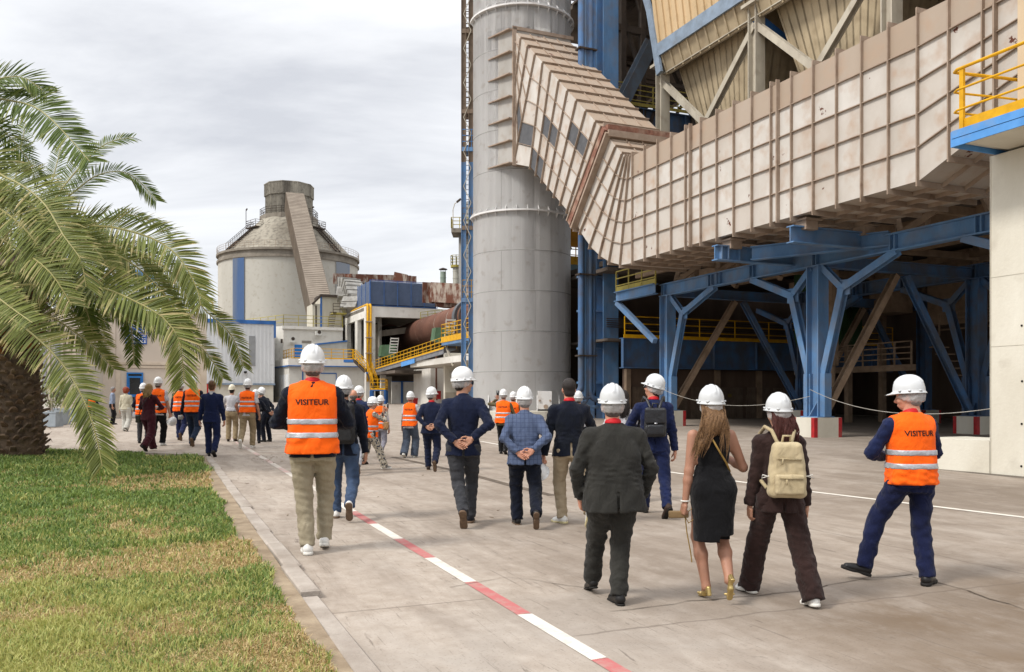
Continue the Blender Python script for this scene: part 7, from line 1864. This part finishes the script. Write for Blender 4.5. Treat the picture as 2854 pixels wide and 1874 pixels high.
person('G', 'woman in orange vest and wide grey-blue trousers walking alone', 1143, 1276, 1091, -14, 'stepR', ('down', 'front'), top='shirt', topc=whitec, sleeve='short', pants=greyw, pw=.045, shoe=('sneaker', sh_w, sole_w), vest=.86, res=MR, female=True, hair='red', sk=SK2, fat=.012)
person('H', 'man in navy suit, hands clasped behind, just left of the tall navy blazer', 1203, 1312, 1079, 0, 'walkL', ('clasp', 'clasp'), topc=navy, pants=navy, pw=.006, shoe=('dress', sh_br, sole_g), res=MR, lanyard=True, fat=.02, hemflare=.03, hair='black', hyaw=-38, lean=.05)
person('I', 'tall man in navy blazer and grey trousers, hands clasped behind his back, looking right', 1291, 1462, 1023, 4, ((.0, -.34, .18, 58, -8), (.085, .14, .08, 0, 6)), ('clasp', 'clasp'), topc=navy, pants=greytr, shoe=('sneaker', cloth('dark_trainer', '25252B'), sole_g), res=NR, hair='black', hyaw=-62, glasses=True, lean=.04, hem=.79, shoulder=1.03, hemflare=.01)
person('J', 'man in orange vest over olive shirt holding a phone up in front of the chimney', 1403, 1266, 1085, -10, 'stepL', ('photohigh', 'bentup'), top='shirt', topc=olive, pants=darktr, pw=.008, shoe=('sneaker', sh_b, sole_b), vest=.86, res=MR, fat=.02, hair='greying')
person('J2', 'person in orange vest almost hidden between the olive-shirted photographer and the checked jacket', 1430, 1262, 1092, -20, 'stand', ('front', 'front'), top='shirt', topc=olive, pants=darktr, shoe=('sneaker', sh_b, sole_b), vest=.86, res=FR, hair='black')
person('K', 'man in blue checked jacket and dark trousers with hands clasped behind his back', 1462, 1466, 1078, 2, ((-.09, .12, .08, 0, 12), (.13, -.34, .20, 60, 2)), ('clasp', 'clasp'), topc=checkm, pants=navyd, pw=.016, shoe=('dress', sh_b, sole_g), res=NR, hair='grey', fat=.03, hem=.80, hemflare=.015, lean=.07, sk=SK3, hyaw=8)
person('Lm', 'bareheaded man in dark blazer and beige chinos holding his helmet at his side', 1587, 1462, 1053, 6, ((-.07, .10, .08, 0, 34), (.17, -.33, .19, 58, -2)), ('hold', 'front'), topc=navyd, pants=beigech, pw=.004, shoe=('sneaker', sh_w, sole_c), helmet=False, res=NR, hair='black', lanyard=True, shoulder=1.03, hem=.82, hemflare=.014, sk=SK3)
person('M', 'person whose white helmet just shows between the dark blazer and the charcoal suit', 1612, 1310, 1090, 0, 'stand', ('front', 'front'), topc=whitec, pants=darktr, shoe=('dress', sh_b, sole_b), res=FR, hair='black')
person('N', 'stout man in charcoal suit and white helmet, nearest in the middle', 1710, 1680, 1070, 6, ((-.11, .36, .10, 14, 4), (.03, -.06, .08, 0, -10)), ('pocket', 'pocket'), topc=charcoal, pants=charcoal, pw=.012, shoe=('dress', sh_b, sole_b), res=NR, hair='greying', lanyard=True, fat=.045, hem=.76, hemflare=.012, shoulder=1.12, lean=.05, sk=SK3, hyaw=-6)
person('O', 'dark-haired woman in white top mostly hidden behind the charcoal suit', 1737, 1400, 1085, -8, 'stepL', ('front', 'front'), top='shirt', topc=whitec, pants=lwhite, shoe=('sneaker', sh_w, sole_w), helmet=False, hairstyle='long', hair='black', female=True, res=MR)
person('P', 'young man in navy suit with black leather backpack, face turned left', 1822, 1437, 1043, -4, ((-.09, .26, .08, 0, 10), (.13, -.34, .15, 42, -22)), ('front', 'down'), topc=navy2, pants=navy2, pw=.0, shoe=('dress', sh_br, sole_b), res=NR, hair='black', lanyard=True, hyaw=58, hpitch=-14, glasses=True, hem=.82, sk=SK3)
person('Q', 'woman in sleeveless black knit dress and gold heels', 1985, 1672, 1073, 4, ((-.045, .02, .105, 10, 6), (.085, -.19, .20, 62, 0)), (((-.27, -.02, .80), (-.4, -1, 0), (-.2, .1, -1), (1, .2, 0), 'hold'), 'bentup'), topc=blackk, shoe=('heel', sh_gold, sh_gold), res=NR, skirt=True, sleeve='none', female=True, hair='highlight', hairstyle='wavy', sk=SK2, lanyard=True, shoulder=.98)
person('R', 'woman in dark brown trouser suit with cream backpack', 2172, 1675, 1095, 0, ((-.18, .28, .08, 0, 24), (.21, -.22, .09, 6, -8)), ('down', 'down'), topc=brown, pants=brown, pw=.034, shoe=('sneaker', sh_w, sole_w), res=NR, female=True, hair='auburn', hairstyle='long', hem=.78, hyaw=12, hlift=.0)
person('S', 'man in orange VISITEUR vest and navy trousers striding left before the tall white wall', 2538, 1625, 1047, 8, ((-.34, .16, .13, -16, 70), (.09, -.10, .08, 0, 50)), ('front', 'front'), topc=navy2, pants=bluesuit, pw=.008, shoe=('sneaker', sh_b, sole_b), vest=.86, lean=.02, res=NR, hem=.84, lanyard=True, hair='grey', hyaw=44, hpitch=6, sk=SK3)
# the group on the left
person('T', 'man in blue-navy suit with short brown hair at the end of the lawn', 590, 1273, 1060, 8, 'stepL', ('down', 'down'), topc=navy2, pants=navy2, pw=.006, shoe=('dress', sh_b, sole_b), helmet=False, res=MR, hair='brown', collar=whitec, sk=SK3, hem=.79)
person('U', 'blond woman in maroon trouser suit behind the lawn', 414, 1258, 1068, -12, 'strideL', ('front', 'front'), topc=maroon, pants=maroon, pw=.035, shoe=('dress', sh_b, sole_b), helmet=False, res=MR, hair='blond', hairstyle='long', female=True, hem=.80, hpitch=-8, shoulder=1.05)
person('V', 'man in orange vest and black trousers just right of the maroon suit, carrying a helmet', 440, 1243, 1051, 4, 'stepR', ('front', 'hold'), top='shirt', topc=whitec, sleeve='short', pants=darktr, pw=.014, shoe=('sneaker', sh_w, sole_w), vest=.86, res=MR, hair='black', fat=.01)
person('W1', 'person in orange vest partly hidden left of the blond woman', 399, 1236, 1068, 10, 'stand', ('front', 'front'), top='shirt', topc=navy, pants=greytr, shoe=('dress', sh_b, sole_b), vest=.86, res=FR, hair='black')
person('X', 'man in orange vest and blue jeans holding papers in his left hand', 538, 1245, 1049, 2, 'walkL', ('hold', 'down'), topc=navyd, pants=djeans, pw=.006, shoe=('sneaker', sh_b, sole_g), vest=.88, res=MR, hair='greying', hyaw=-14, hem=.84)
person('Y', 'man in orange vest over navy suit, left and behind the one with papers', 503, 1228, 1062, 6, 'walkL', ('down', 'down'), topc=navy, pants=navy2, pw=.01, shoe=('dress', sh_br, sole_g), vest=.88, res=FR, hair='black')
person('Z', 'red-haired woman in cream trouser suit by the blue door', 351, 1203, 1079, 4, 'stepL', ('down', 'down'), topc=cream, pants=cloth('ivory_trousers', 'D3D0C6'), pw=.045, shoe=('dress', sh_b, sole_w), helmet=False, res=FR, hair='red', hairstyle='curly', female=True, hem=.86, hemflare=.02)
person('AA', 'grey-haired man in pale blue shirt and black trousers standing farthest left', 313, 1184, 1078, -70, 'stand', ('down', 'down'), top='shirt', topc=bluesh, pants=darktr, pw=.012, shoe=('dress', sh_b, sole_b), helmet=False, res=FR, hair='grey', sk=SK2, hem=.98)
person('AB', 'man in white shirt and khaki trousers left of the man in the white tee', 646, 1231, 1072, 6, 'stand', ('front', 'front'), top='shirt', topc=whitec, pants=tanch, pw=.014, shoe=('dress', sh_br, sole_b), res=MR, hatm=helm_y, net=False, hair='black', hem=.99, belted=True)
person('AC', 'man in orange vest over white tee, khaki trousers and white shoes in mid-stride', 690, 1250, 1056, 4, 'walkR', ('pocket', 'hold'), top='shirt', topc=whitec, sleeve='short', pants=tanch, pw=.01, shoe=('sneaker', sh_w, sole_w), vest=.93, res=MR, hair='black', hem=.84, sk=SK2)
person('AD', 'man in navy suit bending forward with hands joined behind, facing left', 744, 1232, 1079, 62, 'stand', ('clasp', 'clasp'), topc=navyd, pants=navyd, pw=.008, shoe=('dress', sh_b, sole_b), res=MR, hair='black', lean=.34, hpitch=-22, glasses=True, hem=.82)
person('AE', 'man in dark suit mostly hidden behind the white tee and vest', 712, 1236, 1086, 20, 'stand', ('front', 'front'), topc=navyd, pants=navyd, shoe=('dress', sh_b, sole_b), res=FR, hair='black')
person('AF', 'distant person in bright vest and helmet glimpsed through a palm frond', 256, 1176, 1094, 20, 'stand', ('front', 'front'), topc=navy, pants=darktr, shoe=('dress', sh_b, sole_b), vest=.86, res=FR, hair='black', text=None)
# --- what they carry
leather = mat('black_bag_leather', '1C1D22', '131418', .38, 6, bump=.3, bscale=90, spec=.5); nylon = mat('black_nylon', '1B1B1C', '252526', .6, 30, bump=.3, bscale=200)
canvas = cloth('cream_canvas', 'BFAF8E', 'B2A281', .85, dk_=.95); canvasd = cloth('cream_canvas_dark', 'B0A07E', 'A19273', .85, dk_=.95)
def backpack(key, label, w_, h, d, zc, m, m2, kind):
    q = PEOPLE[key]; y0 = -.135-q['fx']-d; parts = []
    P, Fc = rbox((0, y0, zc), (w_, d, h), .05 if kind != 'leather' else .03, seed=4, amp=.005, taper=.28 if kind == 'canvas' else .06); parts.append(('bag_body', P, Fc, m))
    P, Fc = rbox((0, y0-d-.012, zc-h*.5), (w_*.78, .028, h*.36), .022, seed=6, amp=.003); parts.append(('front_pocket', P, Fc, m2 if kind != 'canvas' else m))
    for sx in (-1, 1):
        pts = [(sx*.05, y0+d*.8, zc+h*.86), (sx*.095, -.10, 1.475), (sx*.125, .0, 1.505), (sx*.14, .10, 1.44), (sx*.155, .15, 1.30), (sx*.19, .08, 1.1), (sx*w_*.9, y0+d, zc-h*.7)]
        P, Fc = tubepf(pts, .017, 8); parts.append(('shoulder_strap', P, Fc, m2))
    P, Fc = tubepf([(-.035, y0+.02, zc+h-.01), (-.03, y0, zc+h+.05), (.03, y0, zc+h+.05), (.035, y0+.02, zc+h-.01)], .011, 8); parts.append(('carry_handle', P, Fc, m2))
    if kind == 'leather':
        P, Fc = rbox((0, y0-d-.004, zc+h*.42), (w_*.96, .022, h*.52), .02, seed=8, amp=.002); parts.append(('top_flap', P, Fc, m))
        P, Fc = mbpf(MB().abox(-.018, .018, y0-d-.032, y0-d-.024, zc-h*.12, zc-h*.02)); parts.append(('buckle', P, Fc, mat('silver_buckle', 'B9BABC', 'A0A1A4', .3, 4, metal=.8)))
    if kind == 'canvas':
        for z, x0 in ((zc+h*.42, 0), (zc-h*.25, 0)):
            P, Fc = mbpf(MB().bar((-w_*.6, y0-d-(.044 if z < zc else .006), z), (w_*.62, y0-d-(.044 if z < zc else .006), z-.01), .012, .012)); parts.append(('zip', P, Fc, canvasd))
        P, Fc = mbpf(MB().bar((-.06, y0-d-.02, zc+h*.42), (-.07, y0-d-.024, zc+h*.2), .014, .01).bar((-.04, y0-d-.06, zc-h*.3), (-.045, y0-d-.064, zc-h*.5), .014, .01)); parts.append(('zip_pull', P, Fc, canvasd))
        for sx in (-1, 1):
            P, Fc = tubepf([(sx*w_*.9, y0-.01, zc-.06), (sx*(w_+.05), y0-.02, zc-.04), (sx*(w_+.06), y0-.02, zc-.07), (sx*w_*.95, y0-.01, zc-.05)], .004, 6); parts.append(('drawcord', P, Fc, sole_w))
    if kind == 'nylon':
        P, Fc = mbpf(MB().bar((.02, y0-d-.045, zc+.02), (.02, y0-d-.045, zc-.06), .01, .008)); parts.append(('zip_pull', P, Fc, refl_m))
    held(key, 'backpack', label, 'backpack', parts)
backpack('B', 'black nylon rucksack on the back of the person in blue jeans', .15, .25, .075, 1.20, nylon, nylon, 'nylon')
backpack('P', 'square black leather backpack with silver buckle on the navy-suited young man', .135, .185, .06, 1.19, leather, leather, 'leather')
backpack('R', 'cream canvas backpack with drawcords on the woman in brown', .16, .235, .07, 1.15, canvas, canvasd, 'canvas')
# helmet in the hand, phones, bags
def held_helmet(key, side, label):
    d = PEOPLE[key]; w_ = d['wr'][side]; sx = -1 if side == 0 else 1
    R = np.array((Matrix.Rotation(math.radians(35*sx), 3, 'Y') @ Matrix.Rotation(math.radians(28), 3, 'X')))
    P = HELM[0]@R.T+w_+A3(-sx*.0+sx*.05, .0, -.20); held(key, 'hard_hat', label, 'helmet', [('helmet_shell', P, HELM[1], helm_m)])
held_helmet('Lm', 0, 'white helmet held upside-down at the side of the bareheaded man in beige chinos'); held_helmet('V', 1, 'small white helmet dangling by the vest-wearer in black trousers')
def phone(key, side, label, m=None):
    d = PEOPLE[key]; w_ = d['wr'][side]; hdv = unit(d['hd'][side][0]); c = w_+hdv*.12
    mb = MB(); mb.abox(c[0]-.037, c[0]+.037, c[1]+.01, c[1]+.02, c[2]-.03, c[2]+.12); P, Fc = mbpf(mb); mb = MB(); mb.abox(c[0]-.034, c[0]+.034, c[1]+.0065, c[1]+.0098, c[2]-.026, c[2]+.116); P2, F2 = mbpf(mb)
    held(key, 'phone', label, 'phone', [('phone_case', P, Fc, belt), ('phone_screen', P2, F2, glass)])
phone('E', 1, 'dark phone raised by the woman in floral trousers'); phone('J', 0, 'phone held up by the olive-sleeved photographer')
phone('AC', 1, 'phone in the right hand of the white-tee vest wearer')
# crossbody strap and pouch of the woman in the dress, clutch with cord in her hand
q = PEOPLE['Q']; P, Fc = tubepf([(-.075, -.05, 1.452), (-.07, -.09, 1.42), (-.03, -.118, 1.34), (.03, -.118, 1.24), (.09, -.10, 1.15), (.135, -.05, 1.08), (.15, .03, 1.03)], .008, 8)
P2, F2 = rbox((.13, .13, 1.0), (.08, .025, .05), .02)
gold = mat('gold_strap', 'A98A4E', '8F733E', .4, 8, metal=.4)
held('Q', 'crossbody_bag', 'small bag on a gold strap across the black dress', 'bag', [('strap', P, Fc, gold), ('pouch', P2, F2, gold)])
w_ = q['wr'][0]; P, Fc = rbox(tuple(w_+A3(-.05, .02, -.10)), (.085, .015, .03), .008, .007, amp=.001)
P2, F2 = tubepf([tuple(w_+A3(*o_)) for o_ in ((.02, 0, -.08), (.07, 0, -.04), (.075, 0, -.14), (.03, 0, -.17), (.0, 0, -.12), (.015, 0, -.25), (.05, .01, -.42), (.06, .01, -.5))], .005, 6)
held('Q', 'clutch', 'gold-brown clutch with a trailing cord in the dress wearer\'s left hand', 'clutch', [('clutch_case', P, Fc, mat('bronze_leather', '8C7350', '7A6343', .5, 6)), ('cord', P2, F2, gold)])
P, Fc = tubepf([tuple(w_+A3(math.cos(a)*.033, math.sin(a)*.033, .015)) for a in np.linspace(0, 6.28, 13)], .006, 6); o = mkobj('bracelet', P, Fc, sole_w, q['body'])
# shoulder bags
P, Fc = rbox((.19, -.12, .93), (.10, .05, .11), .05, seed=3, amp=.012); P2, F2 = tubepf([(.17, -.13, 1.0), (.13, -.17, 1.2), (.11, -.13, 1.44), (.12, .0, 1.5), (.14, .13, 1.4), (.18, .1, 1.1), (.19, -.06, 1.02)], .014, 8)
tanb = mat('tan_leather', 'A27F58', '8C6B48', .6, 8, bump=.3)
held('F', 'shoulder_bag', 'crumpled tan shoulder bag on the right hip of the pale-trousered vest wearer', 'bag', [('bag_body', P, Fc, tanb), ('strap', P2, F2, tanb)])
P, Fc = rbox((-.26, -.05, .83), (.075, .04, .10), .03, seed=5, amp=.004); P2, F2 = tubepf([(-.24, -.05, .93), (-.1, -.15, 1.15), (.08, -.14, 1.38), (.13, -.05, 1.46), (.12, .08, 1.4)], .01, 8)
held('U', 'shoulder_bag', 'dark green handbag on a strap across the maroon suit', 'bag', [('bag_body', P, Fc, mat('dark_green_leather', '2A2A20', '1F1F18', .45, 6)), ('strap', P2, F2, belt)])
P, Fc = rbox((.17, .02, .90), (.05, .04, .085), .03, seed=5, amp=.004); P2, F2 = tubepf([(.17, .02, .97), (.15, -.15, 1.12), (.0, -.17, 1.3), (-.1, -.05, 1.47)], .006, 6)
held('E', 'shoulder_bag', 'small black bag at the hip of the floral-trousered woman', 'bag', [('bag_body', P, Fc, leather), ('strap', P2, F2, belt)])
w_ = PEOPLE['Z']['wr'][1]; P, Fc = rbox(tuple(w_+A3(.04, .0, -.16)), (.06, .03, .10), .02, seed=5, amp=.008); held('Z', 'handbag', 'small white bag in the right hand of the cream-suited woman', 'bag', [('bag_body', P, Fc, whitec), ('handle', *tubepf([tuple(w_+A3(.0, 0, -.08)), tuple(w_+A3(.02, 0, -.02)), tuple(w_+A3(.06, 0, -.08))], .008, 6), whitec)])
w_ = PEOPLE['X']['wr'][0]; P, Fc = mbpf(MB().abox(w_[0]-.07, w_[0]+.05, w_[1]-.045, w_[1]-.03, w_[2]-.13, w_[2]-.02)); P2, F2 = mbpf(MB().abox(w_[0]-.05, w_[0]+.03, w_[1]-.048, w_[1]-.0455, w_[2]-.10, w_[2]-.09).abox(w_[0]-.05, w_[0]+.03, w_[1]-.048, w_[1]-.0455, w_[2]-.07, w_[2]-.06))
held('X', 'brochure', 'small grey brochure held by the jeans-and-vest wearer', 'brochure', [('booklet', P, Fc, mat('grey_card', 'B5B5B2', 'A5A5A2', .7, 4)), ('printed_lines', P2, F2, belt)])
w_ = PEOPLE['S']['wr'][0]
